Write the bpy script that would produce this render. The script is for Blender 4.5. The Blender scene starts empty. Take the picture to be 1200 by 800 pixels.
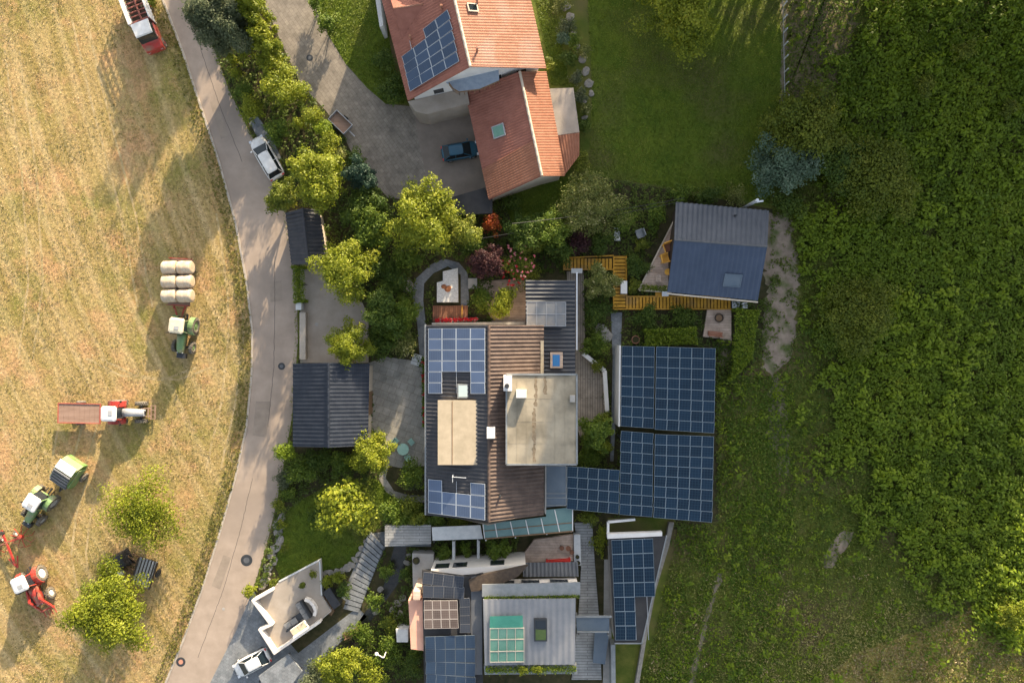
import bpy, math, random
import numpy as np
EXPO = 1.4
from mathutils import Vector, Matrix
random.seed(7)
S = 11.0; H = 72.7            # survey scale of the place (units per metre on plan) and flight height
SC = bpy.context.scene
COL = SC.collection
def W(px, py, z=0.0):
    k = (1 - z / H) / S
    return Vector(((px - 600) * k, (400 - py) * k, z))
WM = {}
# ------------------------------------------------------------------ objects
def tag(o, label=None, cat=None, group=None, kind=None):
    if label: o['label'] = label
    if cat: o['category'] = cat
    if group: o['group'] = group
    if kind: o['kind'] = kind
    return o
def thing(name, label, cat, loc=(0, 0, 0), rz=0.0, group=None):
    o = bpy.data.objects.new(name, None)
    o.empty_display_size = 0.2
    COL.objects.link(o)
    o.location = loc; o.rotation_euler = (0, 0, rz)
    WM[o] = Matrix.Translation(Vector(loc)) @ Matrix.Rotation(rz, 4, 'Z')
    return tag(o, label, cat, group)
def copy_tree(o, parent=None):
    c = o.copy(); COL.objects.link(c)
    if parent is not None:
        c.parent = parent
    for ch in o.children:
        copy_tree(ch, c)
    return c

class MB:
    def __init__(s):
        s.v = []; s.f = []; s.m = []; s.uv = []; s.cur = 0; s.smooth = False; s.sm = []
    def add(s, vs, fs, uvs=None):
        b = len(s.v)
        s.v.extend([Vector(p) for p in vs])
        for i, f in enumerate(fs):
            s.f.append([b + k for k in f]); s.m.append(s.cur); s.sm.append(s.smooth)
            s.uv.append(uvs[i] if uvs else None)
        return s
    def box(s, c, size, rz=0.0, rx=0.0, ry=0.0, taper=1.0):
        hx, hy, hz = [q / 2 for q in size]
        R = Matrix.Rotation(rz, 3, 'Z') @ Matrix.Rotation(ry, 3, 'Y') @ Matrix.Rotation(rx, 3, 'X')
        vs = []
        for z in (-1, 1):
            t = 1.0 if z < 0 else taper
            for x, y in ((-1, -1), (1, -1), (1, 1), (-1, 1)):
                vs.append(Vector(c) + R @ Vector((x * hx * t, y * hy * t, z * hz)))
        return s.add(vs, [(3, 2, 1, 0), (4, 5, 6, 7), (0, 1, 5, 4), (1, 2, 6, 5), (2, 3, 7, 6), (3, 0, 4, 7)])
    def bar(s, a, b, w, h=None, up=(0, 0, 1)):
        a = Vector(a); b = Vector(b); h = h or w
        d = (b - a).normalized(); u = Vector(up)
        if abs(d.dot(u)) > .95: u = Vector((1, 0, 0))
        x = d.cross(u).normalized() * (w / 2); y = x.cross(d).normalized() * (h / 2)
        vs = [a - x - y, a + x - y, a + x + y, a - x + y, b - x - y, b + x - y, b + x + y, b - x + y]
        return s.add(vs, [(0, 1, 2, 3), (7, 6, 5, 4), (0, 4, 5, 1), (1, 5, 6, 2), (2, 6, 7, 3), (3, 7, 4, 0)])
    def prism(s, pts, z0, z1):
        """pts: world xy list, z1 scalar or per-point list"""
        n = len(pts)
        a = sum(pts[i][0] * pts[(i + 1) % n][1] - pts[(i + 1) % n][0] * pts[i][1] for i in range(n))
        if a < 0: pts = pts[::-1]
        if a < 0 and isinstance(z1, (list, tuple)): z1 = list(z1)[::-1]
        if not isinstance(z1, (list, tuple)): z1 = [z1] * n
        vs = [(p[0], p[1], z0) for p in pts] + [(p[0], p[1], z1[i]) for i, p in enumerate(pts)]
        fs = [tuple(range(n - 1, -1, -1)), tuple(range(n, 2 * n))]
        fs += [(i, (i + 1) % n, n + (i + 1) % n, n + i) for i in range(n)]
        return s.add(vs, fs)
    def slab(s, pxs, z0, z1):
        return s.prism([W(x, y, z1) for x, y in pxs], z0, z1)
    def cyl(s, a, b, r0, r1=None, n=12, caps=True):
        a = Vector(a); b = Vector(b); r1 = r0 if r1 is None else r1
        d = (b - a).normalized()
        u = Vector((0, 0, 1)) if abs(d.z) < .9 else Vector((1, 0, 0))
        x = d.cross(u).normalized(); y = d.cross(x)
        vs = []
        for p, r in ((a, r0), (b, r1)):
            for i in range(n):
                t = 2 * math.pi * i / n
                vs.append(p + x * (r * math.cos(t)) + y * (r * math.sin(t)))
        fs = [(i, n + i, n + (i + 1) % n, (i + 1) % n) for i in range(n)]
        if caps: fs += [tuple(range(n)), tuple(range(2 * n - 1, n - 1, -1))]
        return s.add(vs, fs)
    def tube(s, pts, r, n=6):
        pts = [Vector(p) for p in pts]
        rr = r if isinstance(r, (list, tuple)) else [r] * len(pts)
        rings = []; vs = []
        for i, p in enumerate(pts):
            d = (pts[min(i + 1, len(pts) - 1)] - pts[max(i - 1, 0)]).normalized()
            u = Vector((0, 0, 1)) if abs(d.z) < .9 else Vector((1, 0, 0))
            x = d.cross(u).normalized(); y = d.cross(x)
            for k in range(n):
                t = 2 * math.pi * k / n
                vs.append(p + x * (rr[i] * math.cos(t)) + y * (rr[i] * math.sin(t)))
        fs = []
        for i in range(len(pts) - 1):
            for k in range(n):
                fs.append((i * n + k, (i + 1) * n + k, (i + 1) * n + (k + 1) % n, i * n + (k + 1) % n))
        fs += [tuple(range(n)), tuple(range(len(pts) * n - 1, (len(pts) - 1) * n - 1, -1))]
        return s.add(vs, fs)
    def torus(s, c, axis, R, r, n=20, m=8, squash=1.0):
        axis = Vector(axis).normalized()
        u = Vector((0, 0, 1)) if abs(axis.z) < .9 else Vector((1, 0, 0))
        x = axis.cross(u).normalized(); y = axis.cross(x)
        vs = []
        for i in range(n):
            t = 2 * math.pi * i / n; d = x * math.cos(t) + y * math.sin(t)
            for k in range(m):
                q = 2 * math.pi * k / m
                vs.append(Vector(c) + d * (R + r * math.cos(q)) + axis * (r * squash * math.sin(q)))
        fs = [(i * m + k, ((i + 1) % n) * m + k, ((i + 1) % n) * m + (k + 1) % m, i * m + (k + 1) % m) for i in range(n) for k in range(m)]
        return s.add(vs, fs)
    def loft(s, rings, cap=True):
        n = len(rings[0]); vs = [p for r in rings for p in r]
        fs = [(i * n + k, i * n + (k + 1) % n, (i + 1) * n + (k + 1) % n, (i + 1) * n + k) for i in range(len(rings) - 1) for k in range(n)]
        if cap: fs += [tuple(range(n - 1, -1, -1)), tuple(range((len(rings) - 1) * n, len(rings) * n))]
        return s.add(vs, fs)
    def dome(s, c, rx, ry, rz, n=14, m=5, zmin=0.0):
        vs = []; c = Vector(c)
        for j in range(m):
            a = math.asin(zmin) + (math.pi / 2 - math.asin(zmin)) * j / m
            for i in range(n):
                t = 2 * math.pi * i / n
                vs.append(c + Vector((rx * math.cos(a) * math.cos(t), ry * math.cos(a) * math.sin(t), rz * math.sin(a))))
        vs.append(c + Vector((0, 0, rz)))
        fs = [(j * n + i, j * n + (i + 1) % n, (j + 1) * n + (i + 1) % n, (j + 1) * n + i) for j in range(m - 1) for i in range(n)]
        fs += [((m - 1) * n + i, (m - 1) * n + (i + 1) % n, m * n) for i in range(n)]
        fs.append(tuple(range(n - 1, -1, -1)))
        return s.add(vs, fs)
    def sheet(s, A, B, C, D, pitch=.36, amp=.03, thick=.12, course=None, step=.02):
        """corrugated or tiled slope: A-B along the ridge, D-C along the eave, waves run A->D"""
        A, B, C, D = [Vector(q) for q in (A, B, C, D)]
        N = (B - A).cross(D - A).normalized()
        if N.z < 0: N = -N
        nw = max(1, round((B - A).length / pitch)); nu = nw * 6
        if course:
            nc = max(1, round((D - A).length / course)); vl = []
            for i in range(nc):
                vl += [(i / nc, 0.0), ((i + .97) / nc, step)]
            vl[-1] = (1.0, step)
        else:
            vl = [(0, 0), (1, 0)]
        vs = []
        for v, off in vl:
            L = A.lerp(D, v); R = B.lerp(C, v)
            for i in range(nu + 1):
                u = i / nu
                ph = math.sin(2 * math.pi * u * nw)
                vs.append(L.lerp(R, u) + N * (amp * (1 + ph) + off))
        w = nu + 1; nv = len(vl)
        fs = [(j * w + i, j * w + i + 1, (j + 1) * w + i + 1, (j + 1) * w + i) for j in range(nv - 1) for i in range(nu)]
        b = len(vs)
        vs += [A - N * thick, B - N * thick, C - N * thick, D - N * thick]
        fs.append((b + 3, b + 2, b + 1, b))
        fs.append(tuple([b] + [b + 1] + [i for i in range(nu, -1, -1)]))
        fs.append(tuple([b + 3] + [(nv - 1) * w + i for i in range(nu + 1)] + [b + 2]))
        fs.append(tuple([b] + [j * w for j in range(nv)] + [b + 3]))
        fs.append(tuple([b + 1, b + 2] + [j * w + nu for j in range(nv - 1, -1, -1)]))
        return s.add(vs, fs)
    def build(s, name, mats, parent=None, local=False):
        if not isinstance(mats, (list, tuple)): mats = [mats]
        me = bpy.data.meshes.new(name)
        o = bpy.data.objects.new(name, me)
        vs = s.v
        if parent is not None:
            m = WM[parent]; WM[o] = m
            if not local:
                mi = m.inverted(); vs = [mi @ p for p in vs]
        else:
            xs = [p.x for p in vs]; ys = [p.y for p in vs]; zs = [p.z for p in vs]
            base = Vector(((min(xs) + max(xs)) / 2, (min(ys) + max(ys)) / 2, min(zs)))
            o.location = base; vs = [p - base for p in vs]
            WM[o] = Matrix.Translation(base)
        me.from_pydata([tuple(p) for p in vs], [], s.f)
        for m_ in mats: me.materials.append(m_)
        me.polygons.foreach_set('material_index', s.m)
        me.polygons.foreach_set('use_smooth', s.sm)
        if any(u for u in s.uv):
            ul = me.uv_layers.new(name='UVMap'); k = 0
            for fi, f in enumerate(s.f):
                for j in range(len(f)):
                    if s.uv[fi]: ul.data[k].uv = s.uv[fi][j]
                    k += 1
        me.update()
        COL.objects.link(o)
        if parent is not None: o.parent = parent
        return o

# ------------------------------------------------------------------ materials
MATS = {}
def nodes(name):
    m = bpy.data.materials.new(name); m.use_nodes = True
    nt = m.node_tree; b = nt.nodes['Principled BSDF']
    return m, nt, b
def c4(c): return (c[0], c[1], c[2], 1.0)
def mat(name, c1, c2=None, scale=3.0, rough=.7, bump=0.0, metal=0.0, spec=.4, detail=6.0, bscale=None, lo=.35, hi=.65, stretch=None, c3=None, s3=.3):
    if name in MATS: return MATS[name]
    m, nt, b = nodes(name); N = nt.nodes; L = nt.links
    b.inputs['Roughness'].default_value = rough; b.inputs['Metallic'].default_value = metal
    b.inputs['Specular IOR Level'].default_value = spec
    b.inputs['Base Color'].default_value = c4(c1)
    if c2 or bump:
        geo = N.new('ShaderNodeNewGeometry'); mp = N.new('ShaderNodeMapping')
        L.new(geo.outputs['Position'], mp.inputs['Vector'])
        if stretch: mp.inputs['Scale'].default_value = stretch
    if c2:
        no = N.new('ShaderNodeTexNoise'); no.inputs['Scale'].default_value = scale; no.inputs['Detail'].default_value = detail
        no.inputs['Roughness'].default_value = .65
        L.new(mp.outputs[0], no.inputs['Vector'])
        cr = N.new('ShaderNodeValToRGB'); cr.color_ramp.elements[0].position = lo; cr.color_ramp.elements[1].position = hi
        cr.color_ramp.elements[0].color = c4(c1); cr.color_ramp.elements[1].color = c4(c2)
        L.new(no.outputs['Fac'], cr.inputs['Fac']); out = cr.outputs['Color']
        if c3:
            n3 = N.new('ShaderNodeTexNoise'); n3.inputs['Scale'].default_value = s3; n3.inputs['Detail'].default_value = 4
            L.new(mp.outputs[0], n3.inputs['Vector'])
            r3 = N.new('ShaderNodeMapRange'); r3.inputs['From Min'].default_value = .48; r3.inputs['From Max'].default_value = .68
            L.new(n3.outputs['Fac'], r3.inputs['Value'])
            mx = N.new('ShaderNodeMix'); mx.data_type = 'RGBA'
            L.new(r3.outputs[0], mx.inputs['Factor']); L.new(out, mx.inputs['A']); mx.inputs['B'].default_value = c4(c3)
            out = mx.outputs['Result']
        L.new(out, b.inputs['Base Color'])
    if bump:
        n2 = N.new('ShaderNodeTexNoise'); n2.inputs['Scale'].default_value = bscale or scale * 4; n2.inputs['Detail'].default_value = 5
        L.new(mp.outputs[0], n2.inputs['Vector'])
        bp = N.new('ShaderNodeBump'); bp.inputs['Strength'].default_value = bump; bp.inputs['Distance'].default_value = .05
        L.new(n2.outputs['Fac'], bp.inputs['Height']); L.new(bp.outputs[0], b.inputs['Normal'])
    MATS[name] = m
    return m
def leafmat(name, a, b_, c=None, trans=.3):
    """colour differs from leaf to leaf"""
    if name in MATS: return MATS[name]
    m, nt, b = nodes(name); N = nt.nodes; L = nt.links
    at = N.new('ShaderNodeAttribute'); at.attribute_name = 'rnd'
    cr = N.new('ShaderNodeValToRGB'); e = cr.color_ramp.elements
    e[0].color = c4(a); e[0].position = .1; e[1].color = c4(b_); e[1].position = .75 if c else .95
    if c:
        x = e.new(.97); x.color = c4(c)
    L.new(at.outputs['Fac'], cr.inputs['Fac'])
    L.new(cr.outputs[0], b.inputs['Base Color'])
    b.inputs['Roughness'].default_value = .55; b.inputs['Specular IOR Level'].default_value = .25
    tr = N.new('ShaderNodeBsdfTranslucent'); hs = N.new('ShaderNodeHueSaturation')
    hs.inputs['Hue'].default_value = .5; hs.inputs['Value'].default_value = 1.25; hs.inputs['Saturation'].default_value = 1.05
    L.new(cr.outputs[0], hs.inputs['Color']); L.new(hs.outputs[0], tr.inputs['Color'])
    mx = N.new('ShaderNodeMixShader'); mx.inputs[0].default_value = trans
    L.new(b.outputs[0], mx.inputs[1]); L.new(tr.outputs[0], mx.inputs[2])
    L.new(mx.outputs[0], N['Material Output'].inputs['Surface'])
    MATS[name] = m
    return m
def glassmat(name, col, rough=.06, spec=.8):
    return mat(name, col, rough=rough, spec=spec)
def brickmat(name, c1, c2, mortar, sx, sy, rot=0.0, msize=.03, rough=.85, bump=.3, offset=.5):
    if name in MATS: return MATS[name]
    m, nt, b = nodes(name); N = nt.nodes; L = nt.links
    geo = N.new('ShaderNodeNewGeometry'); mp = N.new('ShaderNodeMapping'); mp.inputs['Rotation'].default_value = (0, 0, rot)
    L.new(geo.outputs['Position'], mp.inputs['Vector'])
    br = N.new('ShaderNodeTexBrick'); br.inputs['Scale'].default_value = 1.0
    br.inputs['Brick Width'].default_value = sx; br.inputs['Row Height'].default_value = sy; br.inputs['Mortar Size'].default_value = msize * min(sx, sy)
    br.offset = offset; br.inputs['Bias'].default_value = 0.0
    br.inputs['Color1'].default_value = c4(c1); br.inputs['Color2'].default_value = c4(c2); br.inputs['Mortar'].default_value = c4(mortar)
    L.new(mp.outputs[0], br.inputs['Vector'])
    no = N.new('ShaderNodeTexNoise'); no.inputs['Scale'].default_value = .9; no.inputs['Detail'].default_value = 8; no.inputs['Roughness'].default_value = .7
    L.new(geo.outputs['Position'], no.inputs['Vector'])
    mr = N.new('ShaderNodeMapRange'); mr.inputs['From Min'].default_value = .3; mr.inputs['From Max'].default_value = .7
    mr.inputs['To Min'].default_value = .62; mr.inputs['To Max'].default_value = 1.25
    L.new(no.outputs['Fac'], mr.inputs['Value'])
    mx = N.new('ShaderNodeMix'); mx.data_type = 'RGBA'; mx.blend_type = 'MULTIPLY'; mx.inputs['Factor'].default_value = 1
    L.new(br.outputs['Color'], mx.inputs['A']); L.new(mr.outputs[0], mx.inputs['B'])
    L.new(mx.outputs['Result'], b.inputs['Base Color']); b.inputs['Roughness'].default_value = rough
    bp = N.new('ShaderNodeBump'); bp.inputs['Strength'].default_value = bump; bp.inputs['Distance'].default_value = .02; bp.invert = True
    L.new(br.outputs['Fac'], bp.inputs['Height']); L.new(bp.outputs[0], b.inputs['Normal'])
    MATS[name] = m
    return m
def panelmat(name, cell, line, frame, nx=6, ny=6, fr=.045):
    """photovoltaic module: frame, cell grid and slightly uneven cell tone, from the module's own UV"""
    if name in MATS: return MATS[name]
    m, nt, b = nodes(name); N = nt.nodes; L = nt.links
    uv = N.new('ShaderNodeUVMap'); uv.uv_map = 'UVMap'; sp = N.new('ShaderNodeSeparateXYZ'); L.new(uv.outputs[0], sp.inputs[0])
    def mth(op, a, v=None, c=None):
        n = N.new('ShaderNodeMath'); n.operation = op
        for i, q in enumerate((a, v, c)):
            if q is None: continue
            if isinstance(q, (int, float)): n.inputs[i].default_value = q
            else: L.new(q, n.inputs[i])
        return n.outputs[0]
    def edge(x, w):   # 1 near 0 or 1
        return mth('GREATER_THAN', mth('ABSOLUTE', mth('SUBTRACT', x, .5)), .5 - w)
    fx = edge(sp.outputs[0], fr); fy = edge(sp.outputs[1], fr); F = mth('MAXIMUM', fx, fy)
    gx = edge(mth('FRACT', mth('MULTIPLY', sp.outputs[0], nx)), .05); gy = edge(mth('FRACT', mth('MULTIPLY', sp.outputs[1], ny)), .05)
    G = mth('MAXIMUM', gx, gy)
    no = N.new('ShaderNodeTexNoise'); no.inputs['Scale'].default_value = .8; geo = N.new('ShaderNodeNewGeometry'); L.new(geo.outputs['Position'], no.inputs['Vector'])
    oi = N.new('ShaderNodeObjectInfo')
    var = mth('ADD', mth('MULTIPLY', no.outputs['Fac'], .7), mth('MULTIPLY', oi.outputs['Random'], .6))
    cm = N.new('ShaderNodeMix'); cm.data_type = 'RGBA'; L.new(var, cm.inputs['Factor'])
    cm.inputs['A'].default_value = c4([q * .6 for q in cell]); cm.inputs['B'].default_value = c4([q * 1.35 for q in cell])
    m1 = N.new('ShaderNodeMix'); m1.data_type = 'RGBA'; L.new(G, m1.inputs['Factor']); L.new(cm.outputs['Result'], m1.inputs['A']); m1.inputs['B'].default_value = c4(line)
    m2 = N.new('ShaderNodeMix'); m2.data_type = 'RGBA'; L.new(F, m2.inputs['Factor']); L.new(m1.outputs['Result'], m2.inputs['A']); m2.inputs['B'].default_value = c4(frame)
    L.new(m2.outputs['Result'], b.inputs['Base Color'])
    b.inputs['Roughness'].default_value = .2; b.inputs['Specular IOR Level'].default_value = .32
    MATS[name] = m
    return m
# ------------------------------------------------------------------ noise helpers
def vnoise(x, y, seed=0):
    x = np.asarray(x, float); y = np.asarray(y, float)
    xi = np.floor(x).astype(np.int64); yi = np.floor(y).astype(np.int64); xf = x - xi; yf = y - yi
    def h(a, b):
        n = (a * 374761393 + b * 668265263 + seed * 974634777) & 0xFFFFFFFF
        n = ((n ^ (n >> 13)) * 1274126177) & 0xFFFFFFFF
        return ((n ^ (n >> 16)) & 0xFFFF) / 65535.0
    u = xf * xf * (3 - 2 * xf); v = yf * yf * (3 - 2 * yf)
    return (h(xi, yi) * (1 - u) + h(xi + 1, yi) * u) * (1 - v) + (h(xi, yi + 1) * (1 - u) + h(xi + 1, yi + 1) * u) * v
def fbm(x, y, seed=0): return (vnoise(x, y, seed) + .5 * vnoise(2 * x, 2 * y, seed + 1) + .25 * vnoise(4 * x, 4 * y, seed + 2)) / 1.75
def inpoly(x, y, poly):
    r = np.zeros(len(x), bool); n = len(poly); j = n - 1
    for i in range(n):
        xi, yi = poly[i][0], poly[i][1]; xj, yj = poly[j][0], poly[j][1]
        if yi != yj:
            r ^= ((yi > y) != (yj > y)) & (x < (xj - xi) * (y - yi) / (yj - yi) + xi)
        j = i
    return r
def leafmesh(P, Nn, size, rng, rnd=None, asp=.55, T=None):
    n = len(P)
    Nn = Nn / np.maximum(np.linalg.norm(Nn, axis=1, keepdims=True), 1e-6)
    if T is None:
        T = rng.normal(size=(n, 3))
    T = T - Nn * (T * Nn).sum(1, keepdims=True); T /= np.maximum(np.linalg.norm(T, axis=1, keepdims=True), 1e-6)
    B = np.cross(Nn, T); s = np.asarray(size).reshape(-1, 1) * np.ones((n, 1))
    fold = Nn * s * .12
    V = np.empty((n, 4, 3))
    V[:, 0] = P - T * s * .5; V[:, 1] = P + B * s * asp * .5 + fold; V[:, 2] = P + T * s * .5; V[:, 3] = P - B * s * asp * .5 + fold
    return V.reshape(-1, 3), (rng.random(n) if rnd is None else rnd)
def npobj(name, V, rnd, mats, parent=None, extra=None, world=True):
    """V: (4n,3) quads; extra: MB with other geometry (stems), material slot 1"""
    nq = len(V) // 4
    me = bpy.data.meshes.new(name); o = bpy.data.objects.new(name, me)
    if parent is not None:
        mi = np.array(WM[parent].inverted()); V = V @ mi[:3, :3].T + mi[:3, 3]; WM[o] = WM[parent]
    else:
        base = np.array([V[:, 0].mean(), V[:, 1].mean(), max(0.0, V[:, 2].min())]); V = V - base
        o.location = base; WM[o] = Matrix.Translation(Vector(base))
    ev = []; ef = []
    if extra is not None:
        mi = WM[o].inverted()
        ev = [tuple(mi @ p) for p in extra.v]; ef = extra.f
    nv = len(V) + len(ev); loops = np.concatenate([np.arange(len(V))] + [np.array(f) + len(V) for f in ef]).astype(np.int32)
    cnt = np.array([4] * nq + [len(f) for f in ef], np.int32)
    me.vertices.add(nv); me.loops.add(len(loops)); me.polygons.add(len(cnt))
    VV = np.concatenate([V, np.array(ev).reshape(-1, 3)]) if len(ev) else V
    me.vertices.foreach_set('co', VV.astype(np.float32).ravel())
    me.loops.foreach_set('vertex_index', loops)
    st = np.concatenate([[0], np.cumsum(cnt)[:-1]]).astype(np.int32)
    me.polygons.foreach_set('loop_start', st)
    me.polygons.foreach_set('loop_total', cnt)
    if not isinstance(mats, (list, tuple)): mats = [mats]
    for m in mats: me.materials.append(m)
    mi_ = np.zeros(len(cnt), np.int32); mi_[nq:] = min(1, len(mats) - 1)
    me.polygons.foreach_set('material_index', mi_)
    a = me.attributes.new('rnd', 'FLOAT', 'FACE')
    a.data.foreach_set('value', np.concatenate([rnd, np.zeros(len(cnt) - nq)]).astype(np.float32))
    me.update(calc_edges=True)
    COL.objects.link(o)
    if parent is not None: o.parent = parent
    return o
# ------------------------------------------------------------------ light and camera
SUN_AZ = math.atan2(.34, .94); SUN_EL = math.radians(16.0)      # azimuth clockwise from +Y (photo top)
w = bpy.data.worlds.new('World'); SC.world = w; w.use_nodes = True
nt = w.node_tree; bg = nt.nodes['Background']; sky = nt.nodes.new('ShaderNodeTexSky'); sky.sky_type = 'NISHITA'
sky.sun_disc = False; sky.sun_elevation = SUN_EL; sky.sun_rotation = SUN_AZ; sky.air_density = 1.0; sky.dust_density = 2.5; sky.ozone_density = 1.0
hsv = nt.nodes.new('ShaderNodeHueSaturation'); hsv.inputs['Saturation'].default_value = .55
nt.links.new(sky.outputs[0], hsv.inputs['Color']); nt.links.new(hsv.outputs[0], bg.inputs[0]); bg.inputs[1].default_value = .15
sl = bpy.data.lights.new('sun', 'SUN'); sl.energy = 5.0; sl.angle = math.radians(.6); sl.color = (1.0, .82, .58)
so = bpy.data.objects.new('sun', sl); COL.objects.link(so)
sd = Vector((math.sin(SUN_AZ) * math.cos(SUN_EL), math.cos(SUN_AZ) * math.cos(SUN_EL), math.sin(SUN_EL)))
so.rotation_euler = sd.to_track_quat('Z', 'Y').to_euler(); so.location = sd * 150
cam = bpy.data.cameras.new('camera'); co = bpy.data.objects.new('camera', cam); COL.objects.link(co)
co.location = (0, 0, H); cam.sensor_width = 36; cam.lens = 18 * H / (600 / S); cam.clip_end = 4000; cam.clip_start = .5
SC.camera = co
SC.view_settings.view_transform = 'Standard'; SC.view_settings.look = 'None'; SC.view_settings.gamma = 1; SC.view_settings.exposure = EXPO
SC.view_settings.use_curve_mapping = False
SC.cycles.max_bounces = 6; SC.cycles.use_denoising = True

# ------------------------------------------------------------------ materials
M = {}
M['soil'] = mat('garden_soil', (.035, .038, .016), (.075, .062, .032), 1.2, .95, .5, spec=.1)
M['rough_grass'] = mat('rough_grass', (.06, .09, .014), (.13, .135, .03), .55, .95, .6, spec=.1, bscale=9, c3=(.13, .10, .05), s3=.12)
M['lawn'] = mat('lawn', (.07, .11, .012), (.12, .155, .018), .45, .95, .5, spec=.1, bscale=14, c3=(.10, .10, .03), s3=.16)
M['asphalt'] = mat('asphalt', (.30, .24, .19), (.38, .305, .245), .5, .9, .25, spec=.15, bscale=30, c3=(.265, .215, .175), s3=.14)
M['kerb'] = mat('kerb_stone', (.34, .30, .25), (.44, .38, .31), 2, .9, .2)
M['cobble'] = brickmat('cobbles', (.20, .17, .135), (.25, .215, .17), (.12, .10, .08), .55, .38, rot=math.radians(55))
M['brownpave'] = mat('brown_paving', (.19, .155, .125), (.25, .205, .165), .5, .9, .2)
M['pinkpave'] = mat('pale_gravel_paving', (.30, .255, .205), (.38, .325, .27), .6, .95, .3, bscale=40)
M['greypave'] = brickmat('grey_flagstones', (.245, .235, .205), (.31, .29, .25), (.20, .18, .14), .8, .8, rot=.35, offset=.3)
M['slate'] = brickmat('blue_grey_setts', (.165, .18, .19), (.215, .225, .235), (.12, .125, .13), .34, .34, rot=math.radians(28))
M['greyboards'] = brickmat('grey_boards', (.25, .255, .25), (.30, .30, .29), (.13, .13, .125), 3.2, .30, msize=.10)
M['greyboards_v'] = brickmat('grey_boards_across', (.25, .255, .25), (.30, .30, .29), (.13, .13, .125), 3.2, .30, rot=math.pi / 2, msize=.10)
M['woodboards'] = brickmat('weathered_boards', (.26, .22, .175), (.32, .27, .215), (.15, .125, .10), 4, .26, msize=.12)
M['woodboards_v'] = brickmat('weathered_boards_across', (.26, .22, .175), (.32, .27, .215), (.15, .125, .10), 4, .26, rot=math.pi / 2, msize=.12)
M['pinkboards'] = brickmat('pinkish_boards', (.48, .36, .275), (.55, .42, .33), (.36, .26, .19), 4, .28, msize=.06)
M['ochre'] = mat('ochre_timber', (.36, .18, .012), (.52, .27, .025), 1.6, .75, .2, c3=(.28, .16, .04), s3=.7)
M['redwood'] = brickmat('red_brown_decking', (.20, .085, .045), (.25, .11, .06), (.12, .05, .03), 4, .2, rot=math.pi / 2, msize=.1)
M['slateroof'] = mat('dark_slate_tiles', (.014, .019, .030), (.026, .032, .045), 1.4, .6, .15, spec=.25)
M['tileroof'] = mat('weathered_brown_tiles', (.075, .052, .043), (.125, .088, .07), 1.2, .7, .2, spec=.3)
M['darktile'] = mat('charcoal_and_shaded_tiles', (.036, .038, .046), (.06, .058, .062), 1.2, .65, .15, spec=.3)
M['redtile'] = mat('terracotta_tiles', (.265, .12, .075), (.33, .16, .105), 1.5, .8, .25, spec=.25, c3=(.32, .185, .14), s3=.35)
M['redtile2'] = mat('orange_terracotta_tiles', (.25, .105, .06), (.315, .14, .085), 1.5, .8, .25, spec=.25)
M['rosetile'] = mat('dusky_terracotta_tiles', (.255, .10, .07), (.33, .135, .095), 1.3, .8, .25, spec=.25)
M['navyroof'] = mat('navy_seamed_metal', (.030, .048, .085), (.042, .062, .105), .7, .4, .05, spec=.5)
M['greyroof'] = mat('pale_grey_seamed_metal', (.20, .205, .215), (.25, .25, .255), .6, .5, .05, spec=.4)
M['steelroof'] = mat('grey_seamed_metal', (.075, .08, .09), (.11, .112, .115), .7, .5, .05, spec=.5)
M['felt'] = mat('beige_roofing_felt', (.27, .235, .175), (.38, .33, .245), .5, .9, .3, spec=.2, detail=9, c3=(.19, .165, .12), s3=.4)
M['felt2'] = mat('sandy_roofing_felt', (.36, .30, .21), (.45, .37, .265), .9, .9, .2, spec=.2)
M['bitumen'] = mat('black_bitumen', (.022, .022, .024), (.04, .038, .038), .8, .75, .2)
M['white'] = mat('white_render', (.62, .60, .57), (.70, .68, .65), .8, .8, .1, spec=.2)
M['whitewarm'] = mat('warm_white_render', (.66, .61, .55), (.73, .68, .62), .8, .8, .1, spec=.2)
M['pinkwall'] = mat('salmon_render', (.62, .33, .23), (.70, .39, .28), .7, .85, .15, spec=.2)
M['creamwall'] = mat('cream_render', (.52, .44, .34), (.60, .51, .40), .7, .85, .15, spec=.2)
M['concrete'] = mat('concrete', (.30, .285, .26), (.38, .36, .33), 1.2, .9, .2)
M['zinc'] = mat('zinc', (.20, .215, .22), (.27, .28, .28), 1.5, .5, .05, metal=.2)
M['steel'] = mat('galvanised_steel', (.45, .46, .47), rough=.4, metal=.6)
M['aluminium'] = mat('pale_aluminium', (.62, .64, .66), rough=.4, metal=.2)
M['darksteel'] = mat('dark_steel', (.045, .048, .052), rough=.5, metal=.3)
M['glass'] = glassmat('window_glass', (.018, .024, .03))
M['carglass'] = mat('tinted_car_glass', (.008, .014, .018), rough=.12, spec=.3)
M['blueglass'] = glassmat('blue_glass', (.03, .17, .42), .1)
M['tealglass'] = mat('teal_glass_roofing', (.10, .185, .18), (.14, .235, .22), .5, .12, 0, spec=.7)
M['paleglass'] = mat('dusty_grey_glass', (.15, .165, .18), (.26, .235, .21), .5, .2, 0, spec=.6)
M['greenglass'] = mat('mint_green_glazing', (.11, .25, .18), (.17, .33, .245), .6, .18, 0, spec=.6)
M['greensheet'] = mat('jade_green_blind', (.05, .23, .165), (.07, .28, .20), 1, .5, .1)
M['slateglass'] = mat('slate_blue_glass', (.075, .105, .14), (.11, .14, .17), .5, .15, 0, spec=.7)
M['timber'] = mat('brown_timber', (.16, .095, .05), (.23, .14, .075), 3, .8, .2)
M['darktimber'] = mat('dark_timber', (.04, .028, .02), (.07, .05, .034), 3, .8, .2)
M['bark'] = mat('bark', (.075, .055, .038), (.13, .10, .07), 4, .95, .5, stretch=(1, 1, .2))
M['rock'] = mat('limestone', (.19, .175, .15), (.29, .265, .23), 2.2, .9, .6)
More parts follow.
